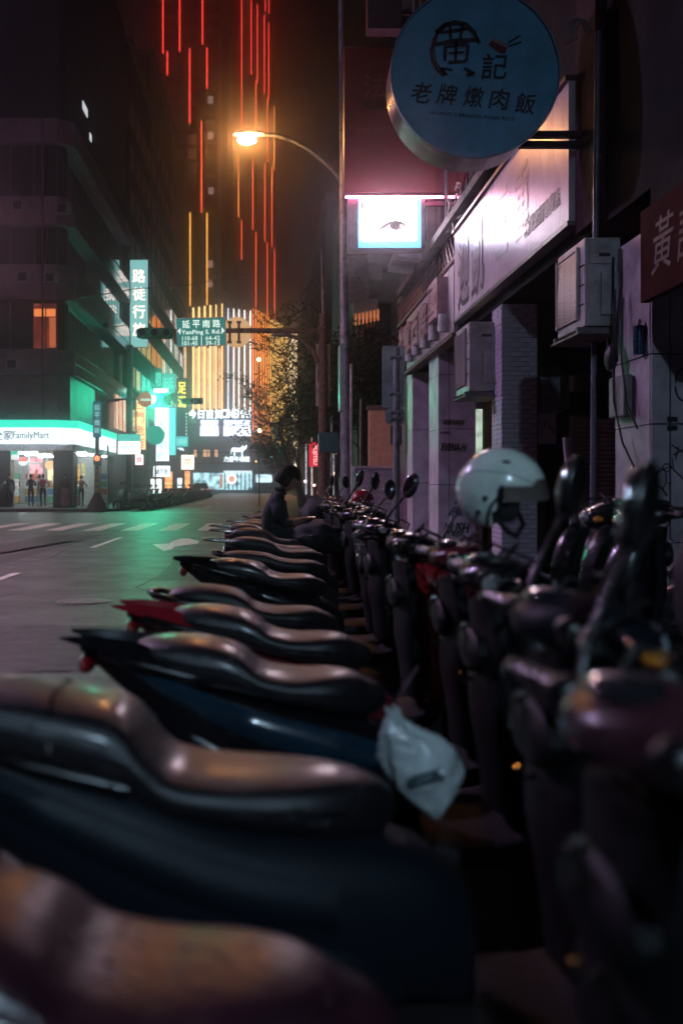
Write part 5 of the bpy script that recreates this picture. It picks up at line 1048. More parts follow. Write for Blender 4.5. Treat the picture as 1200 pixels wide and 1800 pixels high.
def wheel_mesh(Rw, rt_):
    t_ = torus(MB(), (0, 0, 0), Rw - rt_, rt_, 30, 10).mesh("tyre", 60)
    m_ = torus(MB(), (0, 0, 0), Rw - 2 * rt_ + .004, .014, 30, 8, rz_=2.2)
    for k in range(5):
        a = R(72 * k + 10); m_.box(.02, Rw - 2 * rt_, -.02, .02, -.012, .012, M=Matrix.Rotation(-a, 4, 'Y'))
    m_.cyl((0, -.045, 0), (0, .045, 0), .035, .035, 14); m_.cyl((0, -.055, 0), (0, -.05, 0), .085, .085, 20)
    return t_, m_.mesh("rim", 40)
SM['tyre'], SM['rim'] = wheel_mesh(.235, .048)
mb = torus(MB(), (1.50, 0, .235), .262, .030, 16, 10, a0=25, a1=150, rz_=2.3); SM['front_fender'] = mb.mesh("front_fender", 60)
SM['fork'] = MB().tube([(1.50, -.065, .235), (1.32, -.06, .62)], .017, 8).tube([(1.50, .065, .235), (1.32, .06, .62)], .017, 8).mesh("fork", 60)
SM['floorboard'] = hull([(.80, .15, .34, .24), (.95, .175, .325, .25), (1.10, .18, .325, .25), (1.20, .17, .36, .27), (1.24, .15, .42, .32)], e=.4, top=.4, n=16, sub=2).mesh("floorboard", 45)
def zring(z, x0, x1, w, e=.7, n=20):
    xc, h = (x0 + x1) / 2, (x1 - x0) / 2
    return [Vector((xc + h * math.copysign(abs(math.cos(t)) ** .8, math.cos(t)), w * math.copysign(abs(math.sin(t)) ** e, math.sin(t)), z)) for t in [2 * math.pi * k / n for k in range(n)]]
apr = smooth_st([(.36, 1.17, 1.27, .13), (.46, 1.16, 1.33, .17), (.60, 1.15, 1.39, .20), (.74, 1.13, 1.38, .195), (.86, 1.12, 1.32, .165), (.93, 1.11, 1.25, .12)])
SM['front_apron'] = MB().loft([zring(*a) for a in apr]).mesh("front_apron", 50)
SM['apron_nose'] = MB().loft([[Vector((x, y * w, z)) for y, z, x in ((-1, zb, xb), (-.5, zb + .015, xb + .035), (0, zb + .02, xb + .05), (.5, zb + .015, xb + .035), (1, zb, xb), (.6, zb - .02, xb - .05), (-.6, zb - .02, xb - .05))] for xb, zb, w in smooth_st([(1.30, .92, .03), (1.37, .84, .075), (1.41, .72, .09), (1.42, .60, .075), (1.38, .50, .03)])]).mesh("apron_nose", 50)
SM['inner_shield'] = MB().loft([[Vector((x - .055 * math.cos(R(a)) + .03, w * math.sin(R(a)), z)) for a in range(-90, 91, 18)] + [Vector((x - .035 * math.cos(R(a)) + .045, w * .92 * math.sin(R(a)), z)) for a in range(90, -91, -18)] for z, x, w in smooth_st([(.38, 1.13, .15), (.50, 1.12, .175), (.62, 1.10, .19), (.74, 1.10, .185), (.84, 1.10, .165), (.93, 1.09, .11)])]).mesh("inner_shield", 40)
SM['glove_box'] = MB().loft([[Vector((x, w * math.cos(t), z + h * math.sin(t))) for t in [2 * math.pi * k / 16 for k in range(16)]] for x, w, z, h in ((1.10, .12, .80, .055), (1.065, .125, .80, .06), (1.055, .11, .80, .05), (1.053, .02, .80, .01))]).mesh("glove_box", 40)
SM['handlebar_cover'] = hull([(1.04, .05, 1.02, .98), (1.08, .12, 1.045, .955), (1.14, .17, 1.055, .935), (1.20, .16, 1.04, .92), (1.26, .11, 1.01, .91), (1.29, .05, .985, .93)], e=.8, top=.7, n=20).mesh("handlebar_cover", 50)
SM['instrument'] = MB().ell((1.10, 0, 1.045), (.045, .08, .018), 16, 8).mesh("instrument", 60)
SM['headlight'] = MB().ell((1.275, 0, .96), (.03, .085, .04), 18, 10).mesh("headlight", 60)
SM['handlebar'] = MB().tube([(1.10, -.20, 1.0), (1.14, -.10, .99), (1.14, .10, .99), (1.10, .20, 1.0)], .012, 8).cyl((1.15, 0, .80), (1.14, 0, .99), .025, .022, 12).mesh("handlebar", 60)
for sy, tg in ((-1, "r"), (1, "l")):
    g = MB().tube([(1.105, sy * .19, 1.0), (1.07, sy * .315, 1.005)], [.017, .0175], 12); g.cyl((1.068, sy * .318, 1.005), (1.063, sy * .335, 1.006), .02, .016, 12); SM['grip' + tg] = g.mesh("grip", 50)
    SM['lever' + tg] = MB().tube([(1.13, sy * .17, 1.005), (1.165, sy * .20, 1.0), (1.15, sy * .27, .995), (1.125, sy * .325, .99), (1.12, sy * .335, .99)], [.009, .008, .006, .006, .009], 7).mesh("brake_lever", 60)
    SM['switch' + tg] = hull([(1.06, .004, 1.02, .99), (1.075, .028, 1.028, .975), (1.12, .028, 1.03, .97), (1.135, .01, 1.02, .98)], n=12, sub=1)
    SM['switch' + tg] = MB().add([(v[0], v[1] + sy * .165, v[2]) for v in SM['switch' + tg].v], SM['switch' + tg].f).mesh("switch_housing", 50)
    SM['indicator' + tg] = MB().ell((1.235, sy * .145, .955), (.028, .035, .018), 12, 8).mesh("indicator", 60)
    SM['stalk' + tg] = MB().tube([(1.11, sy * .175, 1.02), (1.125, sy * .19, 1.07), (1.17, sy * .225, 1.14), (1.205, sy * .25, 1.185)], [.009, .007, .006, .008], 7).mesh("mirror_stalk", 60)
SM['mirror'] = MB().ell((0, 0, 0), (.020, .045, .072), 20, 10).mesh("mirror", 60)
SM['mirror_glass'] = MB().ell((-.008, 0, 0), (.014, .039, .064), 20, 10).mesh("mirror_glass", 60)
mb = MB()
for sy in (-1, 1):
    mb.tube([(1.13, sy * .17, 1.0), (1.20, sy * .20, 1.06), (1.27, sy * .13, 1.03), (1.25, sy * .06, .93)], .005, 5).tube([(1.12, sy * .16, .985), (1.17, sy * .23, .95), (1.19, sy * .15, .86), (1.17, sy * .07, .82)], .004, 5)
mb.tube([(1.10, -.15, 1.01), (1.19, -.05, 1.09), (1.20, .06, 1.08), (1.16, .14, 1.0)], .004, 5)
SM['cables'] = mb.mesh("cables", 60)
SM['tag'] = MB().cyl((1.06, .03, .86), (1.045, .03, .86), .012, .012, 10).box(1.036, 1.044, .022, .038, .80, .855).mesh("key_tag", 40)
SM['stand'] = MB().tube([(.62, -.08, .22), (.56, -.12, .02), (.54, -.15, .01)], .011, 6).tube([(.62, .08, .22), (.56, .12, .02), (.54, .15, .01)], .011, 6).mesh("centre_stand", 60)
SM['helmet_hook'] = MB().tube([(1.08, 0, .72), (1.05, 0, .71), (1.04, 0, .735)], .006, 6).mesh("hook", 60)

def wx(x):
    "proportions: short rear half, handlebars a little further forward"
    if x < .86: return .86 - (.86 - x) * .8
    return x + .08 * min(1, (x - .86) / .14)
for k_, m_ in SM.items():
    if k_ in ("tyre", "rim", "mirror", "mirror_glass", "number_plate"): continue
    for v in m_.vertices: v.co.x = wx(v.co.x)
SM['seat_high'] = hull([(-.02, .05, .895, .85), (.06, .11, .905, .82), (.2, .138, .895, .78), (.33, .148, .872, .75), (.41, .152, .852, .72), (.455, .153, .800, .70), (.50, .153, .757, .68), (.60, .148, .742, .66), (.72, .132, .738, .64), (.80, .10, .732, .62), (.86, .055, .715, .62), (.885, .028, .698, .635), (.895, .008, .678, .655)], e=.66, top=.66, n=28).mesh("seat", 50)
pip = MB()
for sy in (-1, 1): pip.tube([(x, sy * (w + .002), (zt + zb) / 2 + .006) for x, w, zt, zb in smooth_st([(.06, .11, .905, .82), (.2, .138, .895, .78), (.33, .148, .872, .75), (.41, .152, .852, .72), (.455, .153, .800, .70), (.50, .153, .757, .68), (.60, .148, .742, .66), (.72, .132, .738, .64), (.80, .10, .732, .62)])], 0.0035, 5)
pip.tube([(.30, -.149, .80), (.295, -.13, .862), (.29, -.06, .885), (.29, .06, .885), (.295, .13, .862), (.30, .149, .80)], .003, 5)
SM['piping_high'] = pip.mesh("piping", 60)
SM['body_high'] = hull([(-.10, .03, .86, .80), (.02, .08, .855, .74), (.16, .12, .82, .64), (.30, .148, .78, .54), (.46, .170, .735, .44), (.62, .175, .675, .39), (.78, .158, .645, .35), (.94, .115, .60, .33), (1.03, .06, .52, .31)], e=.7, top=.6, n=26).mesh("body", 50)
for sy, tg in ((-1, "r"), (1, "l")): SM["side_panel_high" + tg] = panel(sy, [(.02, .08, .855, .74), (.16, .12, .82, .64), (.30, .148, .78, .54), (.46, .170, .735, .44), (.62, .175, .675, .39), (.78, .158, .645, .35)], (.42, .80)).mesh("side_panel", 40)
seatm = mat("wet_black_seat", (0.009, 0.008, 0.011), coat=0.55, crough=0.2, rough=0.38, var=0.25, scale=14, bump=0.3, bscale=260, drops=1.0, dscale=48, spec=0.8, rvar=0.1)
seat2 = mat("charcoal_seat", (0.012, 0.010, 0.012), rough=0.42, var=0.25, scale=14, bump=0.3, bscale=220, drops=0.6, dscale=80, spec=0.6, rvar=0.1)
gloss = lambda n, c, **k: mat(n, c, rough=k.pop("rough", 0.22), var=0.15, scale=5, drops=k.pop("drops", 0.3), dscale=110, coat=k.pop("coat", 0.7), **k)
BM = {"black": gloss("black_paint", (0.005, 0.005, 0.007), coat=0.4), "red": gloss("red_paint", (0.32, 0.012, 0.022)), "blue": gloss("petrol_blue_paint", (0.010, 0.032, 0.052)), "navy": gloss("navy_paint", (0.004, 0.007, 0.012), rough=0.55, coat=0.0, spec=0.25),
      "silver": gloss("silver_paint", (0.28, 0.28, 0.29), metal=0.5), "white": gloss("white_paint", (0.5, 0.48, 0.48)), "maroon": gloss("maroon_paint_gloss", (0.10, 0.012, 0.02)), "grey": gloss("graphite_paint", (0.025, 0.025, 0.028), metal=0.3),
      "burgundy": gloss("wet_burgundy_paint", (0.05, 0.015, 0.022), rough=0.3, drops=0.9)}
rubber = mat("tyre_rubber", (0.02, 0.02, 0.02), rough=0.8, var=0.3, scale=20)
chrome = mat("worn_chrome", (0.55, 0.53, 0.52), rough=0.2, metal=1.0, var=0.2, scale=20)
mirrorm = mat("mirror_silver", (0.7, 0.7, 0.72), rough=0.06, metal=1.0, var=0.05, drops=0.6, dscale=120)
blackg = mat("wet_black_plastic", (0.007, 0.007, 0.008), rough=0.28, var=0.2, scale=10, drops=0.4, dscale=100, spec=0.6)
tail_l = mat("red_lens", (0.30, 0.01, 0.01), rough=0.12, var=0.1, coat=1); amber_l = mat("amber_lens", (0.6, 0.22, 0.03), rough=0.12, var=0.1, coat=1)
clear_l = mat("headlight_lens", (0.45, 0.47, 0.5), rough=0.08, var=0.1, coat=1, metal=0.4)
platem = mat("plate_white", (0.42, 0.42, 0.40), rough=0.4, var=0.3)
floorm = mat("ribbed_floor", (0.012, 0.011, 0.012), rough=0.6, var=0.3, bump=0.4, spec=0.3)
mattebk = mat("matte_black_plastic", (0.005, 0.005, 0.006), rough=0.6, var=0.3, spec=0.3)

def scooter(label, X, D, rz=0.0, apron=None, body="black", accent=None, lower="black", seat="seat", seatmat=None, sport=False, rack=False, steer=0.0, mroll=(20, -15), group="scooters parked in a row along the kerb", detail=True, scale=1.0, drop=0.0, lean=0.0):
    t = thing("parked_scooter", label, "scooter", (X, D, 0.002 + drop), rz, group)
    if lean: t.rotation_euler = (R(lean), 0, rz)
    t.scale = (scale,) * 3
    b = BM[body]; a = BM[accent or body]; lo = BM[lower]; sfx = "_sport" if sport else ""
    s_ = inst(SM[seat], "seat", t, mat_=seatmat or seatm)
    if detail and seat in ("seat", "seat_high"): inst(SM['piping' if seat == "seat" else 'piping_high'], "piping", s_, mat_=blackg)
    inst(SM['body_high' if seat == "seat_high" else 'body' + sfx], "body", t, mat_=b)
    for g in "rl" if seat == "seat_high" else "":
        inst(SM["side_panel_high" + g], "side_panel", t, mat_=a)
    for g in "rl" if seat != "seat_high" else "": inst(SM["side_panel" + sfx + g], "side_panel", t, mat_=a)
    inst(SM['engine'], "engine", t, mat_=mat("engine_metal", (0.10, 0.10, 0.10), rough=0.5, metal=0.5))
    inst(SM['front_apron'], "front_apron", t, mat_=BM[apron] if apron else b)
    for x in (wx(.26), wx(1.50)):
        w = inst(SM['tyre'], "wheel", t, (x, 0, .235), mat_=rubber); 
        if detail: inst(SM['rim'], "rim", w, mat_=steel)
    inst(SM['front_fender'], "front_fender", t, mat_=a); inst(SM['floorboard'], "floorboard", t, mat_=floorm)
    hb_ = bpy.data.objects.new("handlebars", None); COL.objects.link(hb_); hb_.parent = t; hb_.location = (1.23, 0, 0); hb_.rotation_euler = (0, 0, R(steer)); off = (-1.23, 0, 0)
    inst(SM['handlebar_cover'], "cover", hb_, off, mat_=b if not rack else blackg)
    for k, g in enumerate("rl"):
        inst(SM['grip' + g], "grip", hb_, off, mat_=blackg if not sport else mat("grey_grip", (0.20, 0.19, 0.20), rough=0.4))
        sy = -1 if g == "r" else 1
        if mroll[k] is not None:
            inst(SM['mirror'], "mirror", hb_, (1.235 - 1.15, sy * .275, 1.245), rot=(R(mroll[k]), R(8), R(-sy * 38)), mat_=blackg)
            if detail: inst(SM['mirror_glass'], "mirror_glass", hb_, (1.2275 - 1.15, sy * .275, 1.245), rot=(R(mroll[k]), R(8), R(-sy * 38)), mat_=mirrorm)
            inst(SM['stalk' + g], "mirror_stalk", hb_, off, mat_=blackg)
    inst(SM['headlight'], "headlight", hb_, off, mat_=clear_l)
    if not detail: return t
    inst(SM['lower_r'], "lower_panel", t, mat_=lo); inst(SM['lower_l'], "lower_panel", t, mat_=lo)
    if sport: inst(SM['tail_wings'], "tail_wings", t, mat_=a if accent == "red" else b)
    inst(SM['tail_light'], "tail_light", t, (-.08 if sport else 0, 0, .045 if sport else 0), mat_=tail_l)
    inst(SM['luggage_rack' if rack else 'grab_rail'], "luggage_rack" if rack else "grab_rail", t, mat_=chrome if rack else blackg)
    inst(SM['number_plate'], "number_plate", t, (wx(.03), 0, .46), rot=(0, R(-22), 0), mat_=platem); inst(SM['rear_fender'], "rear_fender", t, mat_=blackg)
    ex = inst(SM['exhaust'], "exhaust", t, mat_=steel); inst(SM['heat_shield'], "heat_shield", ex, mat_=chrome)
    inst(SM['fork'], "fork", t, mat_=steel); inst(SM['apron_nose'], "apron_nose", t, mat_=a if sport else blackg); inst(SM['inner_shield'], "inner_shield", t, mat_=mattebk); inst(SM['glove_box'], "glove_box", t, mat_=mattebk); inst(SM['cables'], "cables", hb_, off, mat_=mattebk); inst(SM['tag'], "key_tag", t, mat_=chrome)
    inst(SM['stand'], "centre_stand", t, mat_=steel); inst(SM['helmet_hook'], "hook", t, mat_=chrome)
    inst(SM['handlebar'], "bar", hb_, off, mat_=chrome); inst(SM['instrument'], "instrument", hb_, off, mat_=mat("instrument_glass", (0.02, 0.02, 0.025), rough=0.08, coat=1))
    for g in "rl":
        inst(SM['lever' + g], "brake_lever", hb_, off, mat_=chrome); inst(SM['switch' + g], "switch_housing", hb_, off, mat_=blackg); inst(SM['indicator' + g], "indicator", hb_, off, mat_=amber_l)
    return t
near = [
    ("blurred burgundy scooter filling the bottom left corner, closest to the camera", -0.77, 1.10, 2, dict(body="burgundy", seatmat=mat("wet_burgundy_seat", (0.040, 0.010, 0.018), rough=0.34, var=0.35, scale=9, bump=0.3, bscale=40, drops=1.0, dscale=38, spec=0.8), drop=-0.03)),
    ("big blurred black scooter with a wet pale shining seat, second from the bottom", -0.665, 1.80, 1, dict(body="navy", seat="seat_high", mroll=(None, -10), lower="navy")),
    ("black scooter with a petrol blue side panel and pointed tail, below two wet seats", -0.59, 2.74, 0, dict(body="black", accent="blue", seat="seat", sport=True, mroll=(None, None), steer=-3)),
    ("red scooter with a forked red tail and a wet two level seat", -0.56, 3.45, -2, dict(body="maroon", accent="red", sport=True, mroll=(None, 18), steer=4)),
    ("black scooter with amber tail lights just behind the red forked tail", -0.62, 4.15, 1, dict(body="black", seatmat=seat2, mroll=(None, None), seat="seat", steer=-6, apron="red")),
    ("black scooter with glossy layered fairing and chrome pipes at the row's gap", -0.57, 5.62, 1, dict(mroll=(20, None), body="black", accent="black", sport=True, steer=5)),
    ("scooter with a thin red edged tail above the black layered fairing", -0.52, 6.18, -1, dict(mroll=(None, None), body="black", accent="red", sport=True, seatmat=seat2, steer=-8)),
    ("dark scooter with charcoal seat directly behind the red edged one", -0.50, 6.82, 0, dict(mroll=(-12, None), body="grey", seatmat=seat2, seat="seat_flat", steer=4)),
    ("navy scooter with a blue leg shield, in front of the seated person's row", -0.50, 7.5, 1, dict(mroll=(None, 10), body="navy", seat="seat", seatmat=seat2, rack=True, steer=-4)),
    ("dark scooter with a flat pale edged seat, next but one to the seated person", -0.52, 8.15, 0, dict(mroll=(None, None), body="black", seatmat=seat2, seat="seat_flat", steer=9)),
    ("dark scooter right beside the seated person's own, on the camera side", -0.53, 8.75, -1, dict(mroll=(14, None), body="grey", rack=True, steer=-10, seatmat=seat2)),
    ("black scooter on which the person in the dark shirt is sitting", -0.53, 9.38, 0, dict(mroll=(None, None), body="black", seat="seat_flat", steer=0)),
    ("scooter with a silver tail poking out left of the seated person", -0.60, 10.1, 1, dict(mroll=(None, None), body="silver", rack=True, steer=5)),
    ("red bodied scooter just past the seated person", -0.52, 10.8, 0, dict(mroll=(None, 22), body="red", steer=-8)),
    ("dark scooter two past the seated person", -0.50, 11.5, -1, dict(mroll=(None, None), body="grey", rack=True, steer=8)),
    ("black scooter carrying the red helmet past the seated person", -0.48, 12.2, 1, dict(mroll=(-20, None), body="black", steer=-5)),
    ("maroon scooter near the far end of the kerb row", -0.46, 12.9, 0, dict(mroll=(None, 15), body="maroon", steer=12)),
    ("navy scooter near the far end of the kerb row", -0.44, 13.6, 0, dict(mroll=(None, None), body="navy", steer=-12)),
]
for lab, X, D, rz, kw in near: kw.setdefault("scale", 1.0 if D < 5 else random.choice((.95, .98, 1.0, 1.03, 1.05))); scooter(lab, X, D, R(rz * 1.0 if D < 5 else rz * 3.5), **kw)
for i in range(4): scooter("dark scooter hidden in the crowd at the far end of the kerb row", -0.40 + 0.04 * i, 14.35 + 0.75 * i, R((i % 3) - 1), body=["black", "grey", "black", "silver"][i], steer=[10, -8, 4, -12][i], mroll=(None, None), group="scooters hidden at the end of the kerb row")
# scooters turned the other way on the pavement, their bars tangled with the row's
for i, (D, X, rz, bc, lab) in enumerate(((4.5, 3.02, 168, "black", "black scooter on the pavement facing the road, closest to the grey pillar"), (5.3, 3.0, 186, "grey", "graphite scooter on the pavement just beyond the black one facing the road"))):
    scooter(lab, X, D, R(rz), body=bc, steer=[18, -14, 10, -20, 12, -8][i], mroll=((None, None), (None, None), (None, None), (20, None))[i], drop=.12, group="scooters parked on the pavement", rack=i % 2 == 0, seatmat=seat2)
# far side row, noses to the left kerb
random.seed(11)
f0 = scooter("silver grey scooter leading the far row, front wheel towards the corner store", -5.7, 48.9, R(172), body="silver", accent="grey", group="scooters along the far left kerb", scale=1.08)
f1 = scooter("dark far scooter with a red seat cover, behind the silver leader", -5.5, 50.2, R(176), body="black", seatmat=mat("red_cover", (0.5, 0.05, 0.05), rough=0.5), group="scooters along the far left kerb")
ps = []
for k in range(46):
    D = 51.2 + k * 1.12 + random.uniform(-.15, .15); lab = "dark scooter packed in the row along the far left kerb"
    colk = random.choice(["black", "silver", "grey", "red", "silver", "maroon", "white"])
    if k < 3 or not ps: t = scooter(lab, -5.5, D, R(176), body=colk, group="scooters along the far left kerb", detail=k < 1); ps.append(t)
    else:
        t = copy_tree(ps[1 + k % 2]); t.location = (-5.5 + random.uniform(-.15, .15), D, 0.002); bm_ = BM[colk]
        for c in t.children:
            if c.name.split(".")[0] in ("body", "front_apron", "side_panel", "front_fender"): c.material_slots[0].link = 'OBJECT'; c.material_slots[0].material = bm_
    t.rotation_euler = (0, 0, R(180 + random.uniform(-14, 8)))

# ------------------------------------------------------------------ helmet hanging on the mirror, bag, red helmet
def helmet(name, label, c, Rr, m, faceang=0, tilt=-8, vis=True, group=None):
    t = thing(name, label, "helmet", c, R(faceang), group); t.rotation_euler = (R(6), R(-tilt), R(faceang))
    nu, nv = 48, 32; vs, fs = [], []; lin = []
    def keep(x, y, z):
        if z < -.78: return False
        if x > .30 and z < .30 - .15 * abs(y): return False
        if x > .05 and z < -.35 - .9 * (x - .05) * 0 and x > .05 + (z + .78) * .35: return False
        return True
    for j in range(nv + 1):
        ph = math.pi * j / nv
        for i in range(nu):
            t_ = 2 * math.pi * i / nu; x, y, z = math.sin(ph) * math.cos(t_), math.sin(ph) * math.sin(t_), math.cos(ph)
            vs.append((x, y, z))
    F = []
    for j in range(nv):
        for i in range(nu):
            q = (j * nu + i, j * nu + (i + 1) % nu, (j + 1) * nu + (i + 1) % nu, (j + 1) * nu + i)
            cx, cy, cz = [sum(vs[k][a] for k in q) / 4 for a in range(3)]
            if keep(cx, cy, cz): F.append(q)
    shp = lambda v: (v[0] * Rr * 1.10, v[1] * Rr * .92, v[2] * Rr * 1.06)
    mb = MB().add([shp(v) for v in vs], F); me = mb.mesh("shell", 60); bm_ = bmesh.new(); bm_.from_mesh(me); bmesh.ops.delete(bm_, geom=[v for v in bm_.verts if not v.link_faces], context='VERTS'); bmesh.ops.remove_doubles(bm_, verts=bm_.verts, dist=1e-5)
    for _ in range(2): bmesh.ops.smooth_vert(bm_, verts=[v for v in bm_.verts if v.is_boundary], factor=0.5, use_axis_x=True, use_axis_y=True, use_axis_z=True)
    bm_.normal_update(); bm_.to_mesh(me); bm_.free()
    o = obj("shell", me, m, t); sd = o.modifiers.new("thickness", 'SOLIDIFY'); sd.thickness = 0.012; sd.offset = 1
    l_ = MB().add([tuple(a * .955 for a in shp(v)) for v in vs], [q for q in F]).mesh("lining", 60); lo_ = obj("lining", l_, mat("helmet_lining", (0.015, 0.014, 0.016), rough=0.9), t); s2 = lo_.modifiers.new("thickness", 'SOLIDIFY'); s2.thickness = 0.025; s2.offset = -1
    if vis:
        vz = MB(); rings = []
        for a in range(-70, 71, 7):
            rings.append([Vector((Rr * (1.17 if k < 2 else 1.15) * math.cos(R(a)) * r2 + .004, Rr * .99 * math.sin(R(a)) * r2, Rr * zz)) for k, (zz, r2) in enumerate(((.42, .93), (-.12, 1.05), (-.12, 1.05), (.42, .93)))])
        mv = mat("smoked_visor", (0.30, 0.24, 0.22), rough=0.10, metal=0.5, var=0.2, drops=0.5, dscale=70, coat=1); obj("visor", vz.loft(rings), mv, t, world=False, smooth=60)
    for (x, z) in ((-.02, -.06), (-.22, -.42)):
        yy = -math.sqrt(max(0, 1 - x * x - z * z)) * Rr * .92 - .012
        obj("snap", MB().cyl((x * Rr * 1.1, yy, z * Rr * 1.06), (x * Rr * 1.1, yy - .006, z * Rr * 1.06), .008, .008, 12), black, t, world=False, smooth=40)
    tr = [(Rr * 1.115 * math.sin(R(a)) * .96, -Rr * .955 * math.cos(R(18 + abs(a) * .35)), Rr * (.62 + .30 * math.cos(R(a * 1.25)) - .35)) for a in range(-70, 71, 10)]
    seam = []
    for a in range(-68, 75, 6):
        x = math.sin(R(a)) * .92; z = .36 * math.cos(R(a * 1.1)) + .18; y = -math.sqrt(max(0.0, 1 - x * x - z * z)) if x * x + z * z < 1 else 0
        L_ = math.sqrt(x * x + y * y + z * z); seam.append((x / L_ * Rr * 1.10 * 1.088, y / L_ * Rr * .92 * 1.10, z / L_ * Rr * 1.06 * 1.085))
    obj("seam", MB().tube(seam, .0018, 5), mat("seam_grey", (0.12, 0.16, 0.15), rough=0.6), t, world=False, smooth=60)
    obj("vent", MB().ell((Rr * .35, -Rr * .62, Rr * .86), (.016, .007, .006), 10, 6), black, t, world=False, smooth=60)
    strap = MB().tube([(Rr * .15, -Rr * .80, -Rr * .55), (Rr * .45, -Rr * .6, -Rr * .95), (Rr * .5, -Rr * .1, -Rr * 1.15), (Rr * .45, Rr * .5, -Rr * .9), (Rr * .15, Rr * .8, -Rr * .55)], .008, 6)
    obj("strap", strap, black, t, world=False, smooth=60)
    obj("cheek_pad", MB().ell((Rr * .42, -Rr * .62, -Rr * .30), (Rr * .34, Rr * .16, Rr * .42), 14, 10), MC["helmet_lining"], t, world=False, smooth=60)
    obj("edge_trim", MB().tube([(Rr * .36, -Rr * .90, Rr * .30), (Rr * .30, -Rr * .95, Rr * .0), (Rr * .12, -Rr * .98, -Rr * .25), (Rr * .02, -Rr * .92, -Rr * .5), (-Rr * .05, -Rr * .75, -Rr * .80)], .006, 6), black, t, world=False, smooth=60)
    return t
whm = mat("white_helmet_shell", (0.82, 0.92, 0.84), rough=0.22, var=0.08, scale=6, drops=0.7, dscale=90, coat=0.6)
helmet("open_face_helmet", "wet white open face helmet hanging on a scooter mirror", P(880, 864, 3.12), 0.118, whm, faceang=-34, tilt=-4)
helmet("open_face_helmet", "red helmet left on a scooter between the lamp pole and the hoarding", P(637, 880, 12.2), 0.12, BM["red"], faceang=20, vis=False)
# crumpled plastic bag on the hook
bg = thing("plastic_bag", "crumpled pale blue plastic bag hanging from a scooter hook", "bag", P(735, 1255, 2.25)); c0 = P(738, 1345, 2.25); sB = 2.25 / 1750
rings = []
prof = [(-92, -48, 6), (-80, -46, 16), (-66, -36, 30), (-48, -14, 52), (-25, 0, 64), (0, 4, 66), (25, 8, 60), (50, 14, 46), (72, 22, 28), (88, 28, 10), (92, 29, 3)]
rb_ = random.Random(5)
from mathutils import noise
for (dy, cx, w) in smooth_st([tuple(map(float, p)) for p in prof], 6):
    rg = []
    for k in range(72):
        t = 2 * math.pi * k / 72; f = 1 + .09 * math.sin(3 * t + dy * .05) + .07 * math.sin(7 * t + dy * .03) * (1 if dy < 0 else .5) + .03 * rb_.uniform(-1, 1)
        f += .06 * (noise.noise(Vector((math.cos(t) * 2.2, math.sin(t) * 2.2, dy * .035)))) + .045 * noise.noise(Vector((math.cos(t) * 6, math.sin(t) * 6, dy * .10)))
        rg.append(Vector((c0.x + (cx + w * f * math.cos(t)) * sB, c0.y + .62 * w * f * math.sin(t) * sB, c0.z - (dy + 2.5 * math.sin(5 * t)) * sB)))
    rings.append(rg)
bagm = mat("plastic_film", (0.50, 0.56, 0.56), rough=0.30, var=0.35, scale=9, bump=1.0, bscale=14, spec=0.7)
obj("bag", MB().loft(rings), bagm, bg, smooth=60)
cr = MB()
for k in range(7):
    a = k * 52; x0 = -48 + 10 * math.cos(R(a)); cr.tube([(c0.x + (x0 + 6 * math.sin(k)) * sB, c0.y + .012 * math.sin(R(a)), c0.z + (96 + 4 * k % 9) * sB), (c0.x + (x0 * .9) * sB, c0.y + .016 * math.sin(R(a)), c0.z + 84 * sB), (c0.x + (-38 + 24 * math.cos(R(a))) * sB, c0.y + .02 * math.sin(R(a)), c0.z + 62 * sB)], [.003, .005, .002], 5)
obj("gathered_neck", cr, bagm, bg, smooth=60)
hn = MB().tube([c0 + Vector(((2 + 31 * math.cos(R(a))) * sB, -.060, (-8 + 6 * math.sin(R(a)) + 9 * math.cos(R(a))) * sB)) for a in range(0, 361, 18)], .0050, 7)
obj("handle_ring", hn, mat("dark_handle", (0.02, 0.05, 0.06), rough=0.4), bg, smooth=60)
obj("knot", MB().ell(c0 + Vector((31 * sB, -.064, 1 * sB)), (.010, .008, .010), 10, 6), bagm, bg, smooth=60)
hk = thing("bag_hook", "thin hook and cord from which the plastic bag hangs", "hook", P(692, 1240, 2.28)); obj("cord", MB().tube([P(690, 1255, 2.26), P(694, 1235, 2.30), P(735, 1170, 2.38)], .003, 5), black, hk, smooth=60)
# parked car at the far left
car = thing("parked_car", "white car parked past the far scooters, seen from behind", "car", (P(352, 0, 104).x, 104, 0.0)); cx = P(352, 0, 104).x
cb_ = MB().loft([[Vector((cx + x * 1.0, 104 + y, z)) for x, z in pr_] for y, pr_ in ((0, [(-.80, .25), (-.85, .7), (-.80, .95), (.80, .95), (.85, .7), (.80, .25)]), (.4, [(-.86, .22), (-.9, .7), (-.84, 1.0), (.84, 1.0), (.9, .7), (.86, .22)]), (4.0, [(-.86, .22), (-.9, .65), (-.82, .9), (.82, .9), (.9, .65), (.86, .22)]), (4.4, [(-.78, .3), (-.82, .6), (-.76, .8), (.76, .8), (.82, .6), (.78, .3)]))])
obj("body", cb_, BM["white"], car, smooth=30)
obj("cabin", MB().loft([[Vector((cx + x, 104 + y, z)) for x, z in pr_] for y, pr_ in ((.15, [(-.78, .98), (-.74, 1.05), (.74, 1.05), (.78, .98)]), (.6, [(-.80, .98), (-.66, 1.45), (.66, 1.45), (.80, .98)]), (2.4, [(-.80, .98), (-.66, 1.48), (.66, 1.48), (.80, .98)]), (3.2, [(-.78, .92), (-.74, .96), (.74, .96), (.78, .92)]))]), glass_dark, car, smooth=30)
obj("roof", MB().box(cx - .62, cx + .62, 104.7, 106.3, 1.485, 1.51), BM["white"], car)
